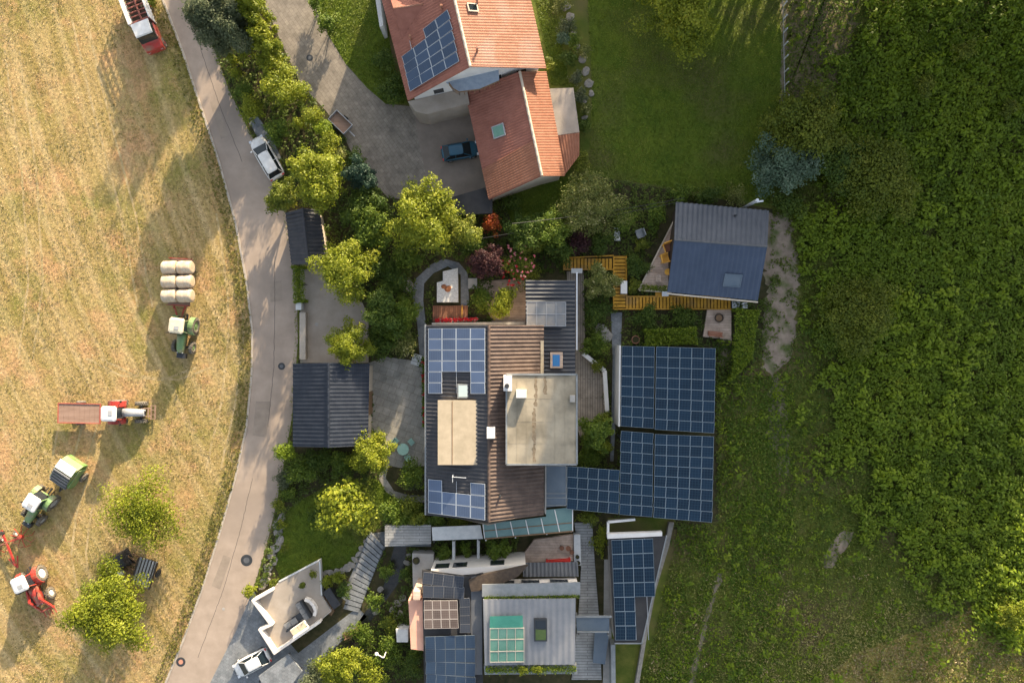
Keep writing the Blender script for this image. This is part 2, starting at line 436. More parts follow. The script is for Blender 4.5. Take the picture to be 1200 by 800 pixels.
M['bare'] = mat('bare_earth', (.20, .155, .115), (.30, .235, .18), 1.1, .95, .5, bscale=14, c3=(.085, .105, .03), s3=.7)
M['path'] = mat('trodden_path', (.16, .135, .09), (.24, .20, .14), .9, .95, .5, bscale=14)
M['water'] = mat('dark_stream_water', (.015, .016, .013), (.035, .032, .026), 1.5, .12, .3, spec=.6, bscale=6)
M['redpaint'] = mat('red_paint', (.43, .03, .022), (.33, .055, .04), 3, .45, 0, spec=.4, c3=(.28, .15, .09), s3=1.3)
M['greenpaint'] = mat('light_green_paint', (.13, .22, .085), (.17, .27, .115), 2, .5, 0, spec=.4, c3=(.24, .22, .12), s3=1.3)
M['limepaint'] = mat('lime_green_paint', (.10, .19, .05), (.14, .24, .07), 2, .5, 0, spec=.4, c3=(.22, .20, .10), s3=1.3)
M['whitepaint'] = mat('white_paint', (.72, .71, .69), (.60, .58, .54), 2, .35, 0, spec=.5)
M['creampaint'] = mat('cream_paint', (.70, .62, .45), (.62, .52, .36), 4, .5, 0)
M['greypaint'] = mat('grey_paint', (.30, .31, .32), (.38, .38, .38), 2, .45, 0)
M['bluecar'] = mat('petrol_blue_paint', (.012, .075, .12), (.016, .085, .135), 1, .22, 0, spec=.6)
M['blackplastic'] = mat('black_plastic', (.015, .015, .016), rough=.5)
M['rubber'] = mat('rubber', (.022, .021, .02), (.05, .045, .038), 5, .9, .3)
M['dustyrubber'] = mat('dusty_rubber', (.07, .062, .05), (.19, .165, .13), 5, .9, .3)
M['bedbrown'] = mat('rusty_brown_boards', (.24, .15, .105), (.32, .21, .155), 1.5, .85, .2, stretch=(.3, 3, 1))
M['bale'] = mat('wrapped_hay', (.42, .33, .22), (.58, .49, .37), 4, .85, .5, stretch=(3, 1, 1), c3=(.46, .33, .21), s3=1.0)
M['redplastic'] = mat('red_plastic', (.55, .03, .02), rough=.45)
M['yellowwood'] = mat('amber_wood', (.75, .36, .05), (.82, .44, .08), 3, .55, .1)
M['turquoise'] = mat('pale_turquoise_paint', (.25, .42, .35), (.31, .48, .41), 2, .5, .1)
M['cushion'] = mat('grey_fabric', (.20, .195, .185), (.27, .26, .245), 5, .95, .3)
M['sand'] = mat('beige_fabric', (.50, .41, .28), (.56, .46, .33), 5, .95, .2)
M['greywhite'] = mat('chalky_grey', (.50, .51, .50), (.60, .60, .58), 2, .7, .2)
M['tarp'] = mat('black_tarpaulin', (.02, .021, .024), (.04, .04, .042), 2, .5, .5)
M['pv'] = panelmat('solar_cells_dark', (.006, .020, .040), (.028, .055, .08), (.24, .30, .34), 4, 4, .02)
M['pvblue'] = panelmat('solar_cells_blue', (.075, .105, .17), (.115, .15, .225), (.50, .53, .56), 6, 10, .028)
M['pvnavy'] = panelmat('solar_cells_navy', (.030, .052, .095), (.05, .075, .12), (.40, .42, .44), 6, 6, .026)
M['pvblack'] = panelmat('solar_cells_black', (.030, .036, .048), (.06, .062, .07), (.14, .14, .145), 4, 4, .025)
M['lm_yellow'] = leafmat('leaves_yellow_green', (.07, .10, .010), (.18, .205, .02), (.28, .28, .04))
M['lm_lime'] = leafmat('leaves_lime', (.10, .135, .010), (.245, .27, .018), (.35, .345, .04))
M['lm_mid'] = leafmat('leaves_mid_green', (.055, .10, .010), (.14, .195, .020), (.22, .26, .035))
M['lm_dark'] = leafmat('leaves_dark_green', (.038, .075, .010), (.095, .14, .018), (.15, .19, .025))
M['lm_grey'] = leafmat('leaves_grey_green', (.06, .08, .035), (.13, .15, .075), (.24, .24, .14))
M['lm_blue'] = leafmat('leaves_blue_green', (.06, .105, .06), (.13, .19, .12), (.2, .25, .17))
M['lm_red'] = leafmat('leaves_red', (.22, .03, .012), (.40, .10, .02), (.50, .24, .03))
M['lm_purple'] = leafmat('leaves_purple', (.035, .014, .016), (.08, .03, .03), (.12, .05, .04))
M['lm_flower'] = leafmat('leaves_and_pale_flowers', (.09, .12, .025), (.22, .225, .055), (.58, .52, .26))
M['lm_hedge'] = leafmat('leaves_fresh_hedge', (.08, .13, .008), (.18, .24, .014), (.25, .29, .03))
M['lm_conifer'] = leafmat('needles', (.012, .035, .020), (.03, .06, .035), (.05, .09, .05), .15)
M['petal_pink'] = leafmat('petals_pink', (.55, .12, .14), (.65, .22, .22), (.75, .45, .38), .2)
M['petal_red'] = leafmat('petals_red', (.40, .012, .02), (.5, .03, .04), None, .2)
M['petal_white'] = leafmat('petals_white', (.55, .55, .42), (.7, .7, .6), None, .2)
M['hay'] = leafmat('dry_stubble', (.30, .225, .10), (.43, .335, .175), (.56, .46, .28), .25)
M['haygreen'] = leafmat('regrowth', (.12, .125, .025), (.22, .20, .05), None, .3)
M['grass'] = leafmat('grass_blades', (.08, .125, .012), (.16, .205, .02), (.26, .25, .05), .3)
M['drygrass'] = leafmat('meadow_blades', (.065, .11, .012), (.155, .195, .026), (.30, .275, .09), .3)
M['herb'] = leafmat('meadow_herbs', (.08, .135, .006), (.205, .27, .012), (.34, .37, .022), .3)
M['herb_deep'] = leafmat('meadow_herbs_deep', (.065, .115, .006), (.165, .225, .012), (.29, .32, .024), .3)
M['lush'] = leafmat('lush_track_grass', (.07, .145, .012), (.145, .22, .02), (.25, .29, .05), .3)
M['cover'] = leafmat('bed_planting', (.045, .08, .010), (.11, .15, .022), (.21, .23, .05), .3)

# ------------------------------------------------------------------ ground sheets
def ground(name, poly, m, z, label=None):
    """flat sheet from plan outline (px), closed prism 3 mm thick so it butts cleanly"""
    b = MB(); pts = [W(x, y, 0) for x, y in poly]
    b.add([(p.x, p.y, z) for p in pts], [tuple(range(len(pts)))])
    a = sum(pts[i].x * pts[(i + 1) % len(pts)].y - pts[(i + 1) % len(pts)].x * pts[i].y for i in range(len(pts)))
    if a < 0: b.f[0] = b.f[0][::-1]
    o = b.build(name, m); tag(o, kind='structure')
    return o
b = MB(); b.add([(-1500, -1500, 0), (1500, -1500, 0), (1500, 1500, 0), (-1500, 1500, 0)], [(0, 1, 2, 3)])
tag(b.build('ground', M['rough_grass']), kind='structure')
# hayfield with swath lines that follow the road, carried by its own UVs
ROAD_L = [(150, -260), (178, -80), (192, 0), (215, 60), (233, 115), (258, 190), (277, 260), (290, 330), (297, 390), (296, 440), (290, 500), (277, 560), (260, 620), (238, 690), (216, 750), (195, 800), (150, 900), (60, 1080)]
ROAD_R = [(195, -260), (222, -80), (232, 0), (252, 60), (268, 105), (290, 150), (312, 190), (332, 235), (342, 290), (348, 340), (349, 400), (346, 440), (342, 490), (333, 540), (324, 590), (312, 640), (297, 690), (276, 740), (246, 800), (200, 900), (115, 1080)]
def xat(line, y):
    for (x0, y0), (x1, y1) in zip(line, line[1:]):
        if y0 <= y <= y1: return x0 + (x1 - x0) * (y - y0) / (y1 - y0)
    return line[-1][0] if y > line[-1][1] else line[0][0]
HAY = [(-400, -260)] + ROAD_L + [(-400, 1080)]
b = MB(); ny = 60; nx = 40
for j in range(ny + 1):
    y = -260 + 1340 * j / ny; xr = xat(ROAD_L, y)
    for i in range(nx + 1):
        x = -700 + (xr + 700) * i / nx; p = W(x, y); b.v.append(Vector((p.x, p.y, .004)))
for j in range(ny):
    for i in range(nx):
        k = j * (nx + 1) + i; b.f.append([k + nx + 1, k + nx + 2, k + 1, k]); b.m.append(0); b.sm.append(False); b.uv.append(None)
def flow(px, py):
    # across-swath coordinate: lines run parallel to the mean road direction, bending at the foot of the field
    t = np.clip((py - 380) / 330, 0, 1); t = t * t * (3 - 2 * t)
    return (px - .36 * py - .00028 * (py - 200) ** 2) / S
for k, f in enumerate(b.f):
    b.uv[k] = []
    for q in f:
        p = b.v[q]; px = p.x * S + 600; py = 400 - p.y * S
        b.uv[k].append((float(flow(px, py)), py / S))
def haymat():
    m, nt, bs = nodes('mown_hay'); N = nt.nodes; L = nt.links
    uv = N.new('ShaderNodeUVMap'); uv.uv_map = 'UVMap'; mp = N.new('ShaderNodeMapping'); mp.inputs['Scale'].default_value = (.62, .022, 1); L.new(uv.outputs[0], mp.inputs[0])
    geo = N.new('ShaderNodeNewGeometry')
    def noise(vec, sc, d, r=.6):
        n = N.new('ShaderNodeTexNoise'); n.inputs['Scale'].default_value = sc; n.inputs['Detail'].default_value = d; n.inputs['Roughness'].default_value = r; L.new(vec, n.inputs['Vector']); return n.outputs['Fac']
    def ramp(f, lo, hi, a, c):
        r = N.new('ShaderNodeValToRGB'); r.color_ramp.elements[0].position = lo; r.color_ramp.elements[1].position = hi; r.color_ramp.elements[0].color = c4(a); r.color_ramp.elements[1].color = c4(c); L.new(f, r.inputs[0]); return r.outputs[0]
    def mix(f, a, c):
        x = N.new('ShaderNodeMix'); x.data_type = 'RGBA'
        L.new(f, x.inputs['Factor']); L.new(a, x.inputs['A'])
        if isinstance(c, tuple): x.inputs['B'].default_value = c4(c)
        else: L.new(c, x.inputs['B'])
        return x.outputs['Result']
    s1 = noise(mp.outputs[0], 1.0, 5, .7)
    base = ramp(s1, .36, .66, (.27, .20, .062), (.485, .35, .168))
    big = noise(geo.outputs['Position'], .12, 6, .65)
    fb = N.new('ShaderNodeMapRange'); fb.inputs['From Min'].default_value = .47; fb.inputs['From Max'].default_value = .66; fb.inputs['To Max'].default_value = .85; L.new(big, fb.inputs[0])
    c = mix(fb.outputs[0], base, (.205, .195, .045))
    b2 = noise(geo.outputs['Position'], .21, 7, .7)
    f2 = N.new('ShaderNodeMapRange'); f2.inputs['From Min'].default_value = .50; f2.inputs['From Max'].default_value = .64; f2.inputs['To Max'].default_value = .8; L.new(b2, f2.inputs[0])
    c = mix(f2.outputs[0], c, (.48, .28, .14))
    wv = N.new('ShaderNodeTexWave'); wv.inputs['Scale'].default_value = .11; wv.inputs['Distortion'].default_value = 5.0; wv.inputs['Detail'].default_value = 4; wv.inputs['Detail Scale'].default_value = .12; L.new(uv.outputs[0], wv.inputs['Vector'])
    fw = N.new('ShaderNodeMapRange'); fw.inputs['From Min'].default_value = .72; fw.inputs['From Max'].default_value = .98; fw.inputs['To Max'].default_value = .2; L.new(wv.outputs['Fac'], fw.inputs[0])
    c = mix(fw.outputs[0], c, (.60, .47, .27))
    fine = noise(geo.outputs['Position'], 2.6, 8, .8)
    ff = N.new('ShaderNodeMapRange'); ff.inputs['From Min'].default_value = .36; ff.inputs['From Max'].default_value = .64; ff.inputs['To Min'].default_value = .62; ff.inputs['To Max'].default_value = 1.3; L.new(fine, ff.inputs[0])
    x = N.new('ShaderNodeMix'); x.data_type = 'RGBA'; x.blend_type = 'MULTIPLY'; x.inputs['Factor'].default_value = 1; L.new(c, x.inputs['A']); L.new(ff.outputs[0], x.inputs['B'])
    L.new(x.outputs['Result'], bs.inputs['Base Color']); bs.inputs['Roughness'].default_value = .95; bs.inputs['Specular IOR Level'].default_value = .1
    bp = N.new('ShaderNodeBump'); bp.inputs['Strength'].default_value = .7; bp.inputs['Distance'].default_value = .12
    L.new(noise(geo.outputs['Position'], 3.5, 8, .75), bp.inputs['Height']); L.new(bp.outputs[0], bs.inputs['Normal'])
    return m
tag(b.build('hayfield', haymat()), kind='structure')
# road as a strip
def strip(name, A, Bn, m, z, kind='structure', sub=1):
    b = MB(); n = len(A)
    for (x0, y0), (x1, y1) in zip(A, Bn):
        p, q = W(x0, y0), W(x1, y1); b.v += [Vector((p.x, p.y, z)), Vector((q.x, q.y, z))]
    for i in range(n - 1):
        b.f.append([2 * i + 2, 2 * i + 3, 2 * i + 1, 2 * i]); b.m.append(0); b.sm.append(False); b.uv.append(None)
    o = b.build(name, m)
    return tag(o, kind=kind) if kind else o
ys = sorted(set([y for _, y in ROAD_L] + [y for _, y in ROAD_R]))
strip('road', [(xat(ROAD_L, y), y) for y in ys], [(xat(ROAD_R, y), y) for y in ys], M['asphalt'], .014)
def poly_strip(name, pts, wpx, m, z):
    A_ = []; B_ = []
    for i, (x, y) in enumerate(pts):
        x0, y0 = pts[max(0, i - 1)]; x1, y1 = pts[min(len(pts) - 1, i + 1)]; l = math.hypot(x1 - x0, y1 - y0) or 1; nx_, ny_ = -(y1 - y0) / l, (x1 - x0) / l
        A_.append((x + nx_ * wpx / 2, y + ny_ * wpx / 2)); B_.append((x - nx_ * wpx / 2, y - ny_ * wpx / 2))
    b = MB()
    for (x0, y0), (x1, y1) in zip(A_, B_):
        p, q = W(x0, y0), W(x1, y1); b.v += [Vector((p.x, p.y, z)), Vector((q.x, q.y, z))]
    for i in range(len(pts) - 1): b.f.append([2 * i, 2 * i + 1, 2 * i + 3, 2 * i + 2]); b.m.append(0); b.sm.append(False); b.uv.append(None)
    return tag(b.build(name, m), kind='structure')
TRK = mat('wheel_flattened_straw', (.47, .36, .20), (.30, .225, .09), 1.4, .95, .4, spec=.1, bscale=12)
zt = .0055
for pts in ([(262, 250), (270, 300), (276, 350), (276, 400), (268, 470), (250, 550)], [(60, 500), (54, 530), (50, 560)], [(106, 495), (98, 525), (90, 548)], [(170, 360), (150, 250), (118, 130), (92, 20)], [(110, 420), (150, 440), (200, 445), (240, 430)], [(100, 700), (92, 650), (98, 600), (112, 560)], [(30, 420), (42, 330), (34, 200), (14, 60)]):
    for off in (-8.5, 8.5):
        rg_ = random.Random(int(pts[0][0] + off)); n_ = 40; out = []
        for i in range(n_ + 1):
            t = i / n_ * (len(pts) - 1); k = min(int(t), len(pts) - 2); f = t - k
            f2_ = f; x = pts[k][0] * (1 - f2_) + pts[k + 1][0] * f2_ + off + rg_.uniform(-.5, .5); y = pts[k][1] * (1 - f2_) + pts[k + 1][1] * f2_; out.append((x, y))
        poly_strip('wheel_track', out, 2.6, TRK, zt); zt += .0001
RP = mat('asphalt_patch', (.24, .195, .155), (.30, .245, .195), .9, .9, .3, spec=.15, bscale=30)
for q in ([(246, 120), (254, 117), (268, 160), (259, 163)], [(316, 330), (330, 329), (331, 352), (317, 354)], [(262, 650), (271, 653), (258, 690), (248, 686)], [(300, 470), (318, 470), (312, 512), (296, 510)]):
    b = MB(); pts_ = [W(x, y) for x, y in q]; b.add([(p.x, p.y, .0165) for p in pts_][::-1], [(0, 1, 2, 3)]); tag(b.build('road_patch', RP), kind='structure')
CRK = mat('tar_seam', (.07, .06, .05), (.11, .09, .075), 3, .8)
for pts in ([(222, 10), (236, 60), (256, 120), (284, 190)], [(322, 300), (322, 360), (321, 430), (314, 500)], [(296, 560), (282, 620), (262, 690), (232, 770)]):
    rg_ = random.Random(int(pts[0][0])); out = []
    for i in range(61):
        t = i / 60 * (len(pts) - 1); k = min(int(t), len(pts) - 2); f = t - k; out.append((pts[k][0] * (1 - f) + pts[k + 1][0] * f + rg_.uniform(-.35, .35), pts[k][1] * (1 - f) + pts[k + 1][1] * f))
    poly_strip('road_seam', out, .55, CRK, .018)
kb = MB()
for i in range(len(ys) - 1):
    a = W(xat(ROAD_L, ys[i]) - 1, ys[i]); c = W(xat(ROAD_L, ys[i + 1]) - 1, ys[i + 1]); a.z = c.z = .03
    kb.bar(a, c, .22, .1)
tag(kb.build('kerb', M['kerb']), kind='structure')
# beds, lawns, courts, terraces
BED = [(252, 60), (225, -60), (300, -60), (312, 10), (335, 62), (352, 98), (382, 130), (402, 158), (420, 195), (455, 232), (530, 236), (560, 240), (640, 215), (690, 205), (800, 225), (905, 245), (905, 400), (842, 470), (842, 610), (790, 620), (745, 800), (740, 860), (300, 860), (262, 790), (300, 690), (314, 640), (326, 590), (335, 540), (344, 490), (348, 440), (351, 400), (350, 340), (344, 290), (334, 235), (314, 190), (292, 150), (270, 105)]
ground('garden_bed', BED, M['soil'], .006)
ground('lawn', [(362, -60), (372, 5), (385, 42), (405, 75), (430, 103), (452, 122), (478, 122), (460, 70), (440, -60)], M['lawn'], .010)
ground('lawn', [(622, -60), (628, 0), (640, 60), (646, 100), (668, 100), (655, 40), (645, -60)], M['lawn'], .010)
ground('lawn', [(686, -60), (694, 100), (690, 205), (800, 222), (900, 240), (918, 190), (916, 90), (922, -60)], M['lawn'], .010)
ground('lawn', [(336, 600), (345, 590), (372, 575), (392, 560), (440, 560), (462, 580), (450, 605), (430, 640), (415, 662), (380, 668), (330, 680), (322, 662)], M['lawn'], .010)
ground('lawn', [(580, 210), (600, 262), (690, 262), (690, 205), (664, 208), (640, 208)], M['lawn'], .009)
ground('driveway', [(300, -60), (312, 10), (335, 62), (352, 98), (382, 130), (402, 158), (420, 195), (455, 232), (505, 236), (490, 160), (484, 125), (452, 122), (430, 103), (405, 75), (385, 42), (372, 5), (362, -60)], M['cobble'], .018)
ground('court', [(484, 125), (490, 160), (505, 236), (575, 240), (548, 105)], M['brownpave'], .022)
ground('court', [(352, 305), (388, 308), (402, 340), (425, 355), (432, 372), (432, 425), (352, 425)], M['pinkpave'], .018)
ground('patio', [(432, 425), (452, 418), (482, 422), (490, 430), (500, 430), (502, 545), (470, 548), (455, 545), (452, 560), (462, 575), (480, 580), (500, 580), (500, 588), (472, 588), (452, 576), (444, 560), (446, 540), (434, 528)], M['greypave'], .018)
ground('garden_path', [(492, 420), (489, 380), (483, 345), (487, 327), (505, 310), (520, 303), (538, 308), (548, 320), (550, 360), (540, 360), (540, 322), (525, 312), (508, 320), (497, 332), (496, 352), (499, 380), (500, 420)], M['slate'], .018)
ground('verge', [(300, 150), (318, 190), (334, 238), (342, 236), (330, 190), (312, 150)], M['rough_grass'], .016)
ground('parking_bay', [(288, 140), (296, 150), (316, 192), (330, 186), (318, 160), (302, 136)], M['slate'], .020)
ground('parking_area', [(297, 690), (276, 740), (246, 800), (225, 850), (380, 850), (368, 790), (350, 765), (318, 728), (304, 704)], M['slate'], .018)
ground('walkway', [(345, 768), (418, 712), (400, 700), (432, 625), (505, 615), (505, 640), (452, 640), (420, 712), (430, 722), (360, 790)], M['slate'], .020)
ground('stream', [(462, 640), (476, 640), (474, 672), (462, 690), (432, 730), (415, 770), (404, 768), (420, 728), (450, 685)], M['water'], .02)
ground('walkway', [(716, 366), (729, 366), (727, 420), (722, 480), (719, 540), (715, 540), (717, 470), (718, 420)], M['slate'], .020)
ground('terrace', [(664, 318), (684, 318), (686, 412), (706, 440), (708, 484), (690, 505), (680, 512), (676, 500)], M['woodboards_v'], .03)
ground('terrace', [(555, 330), (618, 326), (618, 380), (575, 380), (575, 372)], M['pinkboards'], .03)
ground('hardstanding', [(708, 655), (716, 655), (720, 850), (706, 850)], M['concrete'], .016)
ground('rough_strip', [(712, 606), (792, 606), (745, 850), (720, 850)], M['rough_grass'], .017)
# trodden earth on the right, ragged outlines
def ragged(name, poly, m, z, amp=4, seed=1):
    rg = random.Random(seed); out = []
    n = len(poly)
    for i in range(n):
        (x0, y0), (x1, y1) = poly[i], poly[(i + 1) % n]
        k = max(1, int(math.hypot(x1 - x0, y1 - y0) / 4))
        for j in range(k):
            t = j / k; out.append((x0 + (x1 - x0) * t + rg.uniform(-amp, amp), y0 + (y1 - y0) * t + rg.uniform(-amp, amp) * .6))
    return ground(name, out, m, z)
ragged('bare_earth', [(896, 250), (926, 252), (932, 290), (936, 340), (932, 390), (922, 425), (905, 440), (893, 430), (896, 380), (900, 340), (893, 300)], M['bare'], .013, 4)
ragged('bare_earth', [(985, 622), (1000, 623), (997, 634), (982, 655), (976, 666), (964, 664), (966, 648), (976, 634)], M['bare'], .013, 1.5, 2)
ragged('field_track', [(905, 440), (915, 440), (925, 520), (922, 560), (905, 540), (898, 500)], M['path'], .012, 5, 3)
ragged('field_track', [(842, 672), (848, 672), (838, 700), (828, 730), (818, 780), (806, 850), (800, 850), (812, 775), (823, 728), (832, 700)], M['path'], .012, 2, 4)
ragged('field_track', [(915, 0), (920, 0), (922, 60), (920, 120), (914, 122), (916, 60)], M['path'], .015, 1.5, 5)
ragged('bare_earth', [(845, 372), (858, 400), (856, 425), (845, 430), (842, 400)], M['bare'], .012, 3, 6)
ragged('dry_patch', [(930, 830), (1000, 765), (1090, 735), (1130, 715), (1175, 690), (1230, 670), (1230, 830)], mat('golden_turf', (.23, .185, .045), (.36, .28, .085), .5, .95, .5, bscale=9), .0128, 2.5, 8)
ragged('dry_patch', [(920, -40), (1000, -40), (1005, 40), (985, 90), (965, 125), (930, 130), (922, 80)], mat('dry_turf', (.13, .105, .05), (.20, .155, .085), .8, .95, .5, bscale=9), .0125, 7, 7)
# ------------------------------------------------------------------ building helpers
def V(x, y, z): return W(x, y, z)
def ctr(pxs, z=0):
    return W(sum(p[0] for p in pxs) / len(pxs), sum(p[1] for p in pxs) / len(pxs), z)
def inset(pts, d):
    c = sum((Vector((p.x, p.y, 0)) for p in pts), Vector()) / len(pts); out = []
    for p in pts:
        v = Vector((p.x, p.y, 0)) - c; l = v.length
        q = c + v * max(.1, (l - d) / l); out.append(Vector((q.x, q.y, p.z)))
    return out
def window(parent, c, right, w, h, n, frame=None, t=.07, pane=None):
    """frame with a pane sub-part standing a little proud of the wall; right and n are unit vectors"""
    frame = frame or M['white']; c = Vector(c); right = Vector(right).normalized(); n = Vector(n).normalized(); up = n.cross(right).normalized()
    if up.z < -.01: up = -up
    b = MB(); q = c + n * .03
    for s in (-1, 1):
        b.bar(q + right * (s * w / 2) - up * (h / 2), q + right * (s * w / 2) + up * (h / 2), t, .08, up=n)
        b.bar(q - right * (w / 2 - t / 2) + up * (s * (h / 2 - t / 2)), q + right * (w / 2 - t / 2) + up * (s * (h / 2 - t / 2)), .08, t, up=n)
    o = b.build('window', frame, parent)
    g = MB(); q = c + n * .02; r = right * (w / 2 - t * .6); u = up * (h / 2 - t * .6); d = n * .012
    g.add([q - r - u - d, q + r - u - d, q + r + u - d, q - r + u - d, q - r - u + d, q + r - u + d, q + r + u + d, q - r + u + d], [(3, 2, 1, 0), (4, 5, 6, 7), (0, 1, 5, 4), (1, 2, 6, 5), (2, 3, 7, 6), (3, 0, 4, 7)])
    g.build('pane', pane or M['glass'], o)
    return o
def gable(parent, L0, L1, R0, R1, E0, E1, zl, zr, ze, roofm, wallm, pitch=.36, amp=.03, course=None, ins=.45, z0=0.0, ridge=True, roofm2=None, cap=None):
    l0, l1 = V(*L0, zl), V(*L1, zl); r0, r1 = V(*R0, zr), V(*R1, zr); e0, e1 = V(*E0, ze), V(*E1, ze)
    b = MB(); b.sheet(r0, r1, l1, l0, pitch, amp, .14, course)
    b.build('roof_slope', roofm, parent)
    b = MB(); b.sheet(r0, r1, e1, e0, pitch, amp, .14, course); b.build('roof_slope', roofm2 or roofm, parent)
    if ridge:
        b = MB(); n = max(4, int((r1 - r0).length / .4)); b.tube([r0.lerp(r1, i / n) + Vector((0, 0, .04 + (.03 if i % 2 else 0))) for i in range(n + 1)], .13, 8); b.build('ridge_cap', cap or roofm, parent)
    P = inset([l0, l1, r1, e1, e0, r0], ins)
    P = [l0, l1, r1, e1, e0, r0]
    # walls: shrink in from the eaves and verges
    ax = (r1 - r0).normalized(); ax.z = 0
    def shr(p, s, other, zz):
        q = p + ax * (s * ins); d = Vector((other.x - p.x, other.y - p.y, 0)); d = d - ax * d.dot(ax); q = q + d.normalized() * ins
        return Vector((q.x, q.y, zz))
    slopeL = (zr - zl) / max(.1, (Vector((r0.x - l0.x, r0.y - l0.y, 0)) - ax * Vector((r0.x - l0.x, r0.y - l0.y, 0)).dot(ax)).length)
    slopeE = (zr - ze) / max(.1, (Vector((r0.x - e0.x, r0.y - e0.y, 0)) - ax * Vector((r0.x - e0.x, r0.y - e0.y, 0)).dot(ax)).length)
    a0 = shr(l0, 1, r0, zl + slopeL * ins - .16); a1 = shr(l1, -1, r1, a0.z); c0 = shr(e0, 1, r0, ze + slopeE * ins - .16); c1 = shr(e1, -1, r1, c0.z)
    m0 = r0 + ax * ins; m1 = r1 - ax * ins; m0.z = m1.z = zr - .2
    b = MB(); b.prism([a0, a1, m1, c1, c0, m0], z0, [a0.z, a1.z, m1.z, c1.z, c0.z, m0.z]); b.build('wall', wallm, parent)
    return a0, a1, m1, c1, c0, m0
def flat(parent, name, pxs, z0, z1, m, sub=None):
    b = MB(); b.slab(pxs, z0, z1); return b.build(name, m, parent)
def pv(name, label, quad, nc, nr, m, group=None, cells=None, tilt=0, gap=.02, rails=True, cat='solar panels'):
    """quad: four world corners TL TR BR BL; every module a child sharing one mesh"""
    TL, TR, BR, BL = [Vector(q) for q in quad]
    c = (TL + TR + BR + BL) / 4
    t = thing(name, label, cat, (c.x, c.y, min(q.z for q in quad)), 0, group)
    u = ((TR - TL) + (BR - BL)) / (2 * nc); v = ((BL - TL) + (BR - TR)) / (2 * nr)
    w_, h_ = u.length - gap, v.length - gap
    b = MB(); hx, hy = w_ / 2, h_ / 2
    vs = [(-hx, -hy, -.02), (hx, -hy, -.02), (hx, hy, -.02), (-hx, hy, -.02), (-hx, -hy, .02), (hx, -hy, .02), (hx, hy, .02), (-hx, hy, .02)]
    fs = [(3, 2, 1, 0), (4, 5, 6, 7), (0, 1, 5, 4), (1, 2, 6, 5), (2, 3, 7, 6), (3, 0, 4, 7)]
    z = [(0, 0)] * 4
    b.add(vs, fs, [z, [(0, 0), (1, 0), (1, 1), (0, 1)], z, z, z, z])
    first = None; mi = WM[t].inverted()
    for j in range(nr):
        for i in range(nc):
            if cells and not cells(i, j): continue
            s, r = (i + .5) / nc, (j + .5) / nr
            p = TL.lerp(TR, s).lerp(BL.lerp(BR, s), r)
            du = (TR - TL).lerp(BR - BL, r).normalized(); dv = -(BL - TL).lerp(BR - TR, s).normalized()
            n = du.cross(dv).normalized(); dv = n.cross(du)
            mt = Matrix((( du.x, dv.x, n.x, p.x), (du.y, dv.y, n.y, p.y), (du.z, dv.z, n.z, p.z), (0, 0, 0, 1)))
            if first is None:
                o = b.build('solar_module', m, t, local=True); first = o
            else:
                o = first.copy(); COL.objects.link(o); o.parent = t
            o.matrix_basis = mi @ mt
    if rails:
        b = MB(); n = u.cross(v).normalized(); n = n if n.z > 0 else -n
        for s in (.2, .5, .8):
            b.bar(TL.lerp(TR, s) - n * .06, BL.lerp(BR, s) - n * .06, .05)
        b.build('mounting_rail', M['steel'], t)
    return t
def lerpq(A, B, C, D, s, t, lift=.0):
    """point on a slope given ridge A-B, eave D-C; s along, t down"""
    A, B, C, D = [Vector(q) for q in (A, B, C, D)]
    n = (B - A).cross(D - A).normalized(); n = n if n.z > 0 else -n
    return A.lerp(B, s).lerp(D.lerp(C, s), t) + n * lift
def on_plane(px, py, A, B, D, lift=0.0):
    """point of the slope A,B,D seen at plan position px,py"""
    A, B, D = Vector(A), Vector(B), Vector(D); n = (B - A).cross(D - A).normalized(); n = n if n.z > 0 else -n
    z = 4.0
    for _ in range(25):
        p = W(px, py, z); z = A.z - (n.x * (p.x - A.x) + n.y * (p.y - A.y)) / n.z
    return W(px, py, z) + n * lift

# ------------------------------------------------------------------ red roofed house
h = thing('house', 'large house with terracotta roof, white gable balcony and a lower red roofed wing', 'house', W(560, 60))
L0, L1, R0, R1, E0, E1 = (428, -76), (478, 118), (505, -119), (551, 78), (595, -118), (640, 80)
zl, zr = 5.2, 9.9
a0, a1, m1, c1, c0, m0 = gable(h, L0, L1, R0, R1, E0, E1, zl, zr, zl, M['rosetile'], M['white'], .27, .017, .34, .6, roofm2=M['redtile'], cap=M['creamwall'])
gd = (c1 - a1); gd.z = 0; gd.normalize(); gn = Vector((gd.y, -gd.x, 0))
if gn.y > 0: gn = -gn
for s in (.2, .42, .66, .86):
    p = a1.lerp(c1, s); p.z = 4.3
    window(h, p, gd, 1.1, 1.3, gn)
b = MB(); ra, rb, fs, fn = V(461, 10, 7.7), V(496, 5, 7.9), V(471, 46, 5.95), V(455, -10, 6.0)
b.add([ra, rb, fs, fn], [(0, 1, 2), (1, 0, 3), (0, 2, 3), (1, 2, 3)])
d = b.build('dormer', M['rosetile'], h)
b = MB(); b.tube([ra, rb], .09, 6); b.build('ridge_cap', M['redtile'], d)
flat(h, 'porch', [(478, 119), (547, 103), (550, 121), (500, 134), (487, 131)], 0, 3.5, M['pinkpave'])
bal = flat(h, 'balcony', [(522, 96), (550, 84), (584, 79), (585, 94), (562, 104), (538, 107), (531, 103)], 5.9, 6.05, mat('blue_grey_floor', (.26, .32, .40), (.34, .40, .47), 2))
b = MB(); rp = [V(526, 97, 6.9), V(531, 104, 6.9), V(538, 108, 6.9), V(562, 105, 6.9), V(585, 95, 6.9)]
for p, q in zip(rp, rp[1:]):
    b.bar(p, q, .09)
    for k in range(5):
        x = p.lerp(q, k / 4); b.bar((x.x, x.y, 6.05), x, .05)
b.build('railing', M['timber'], bal)
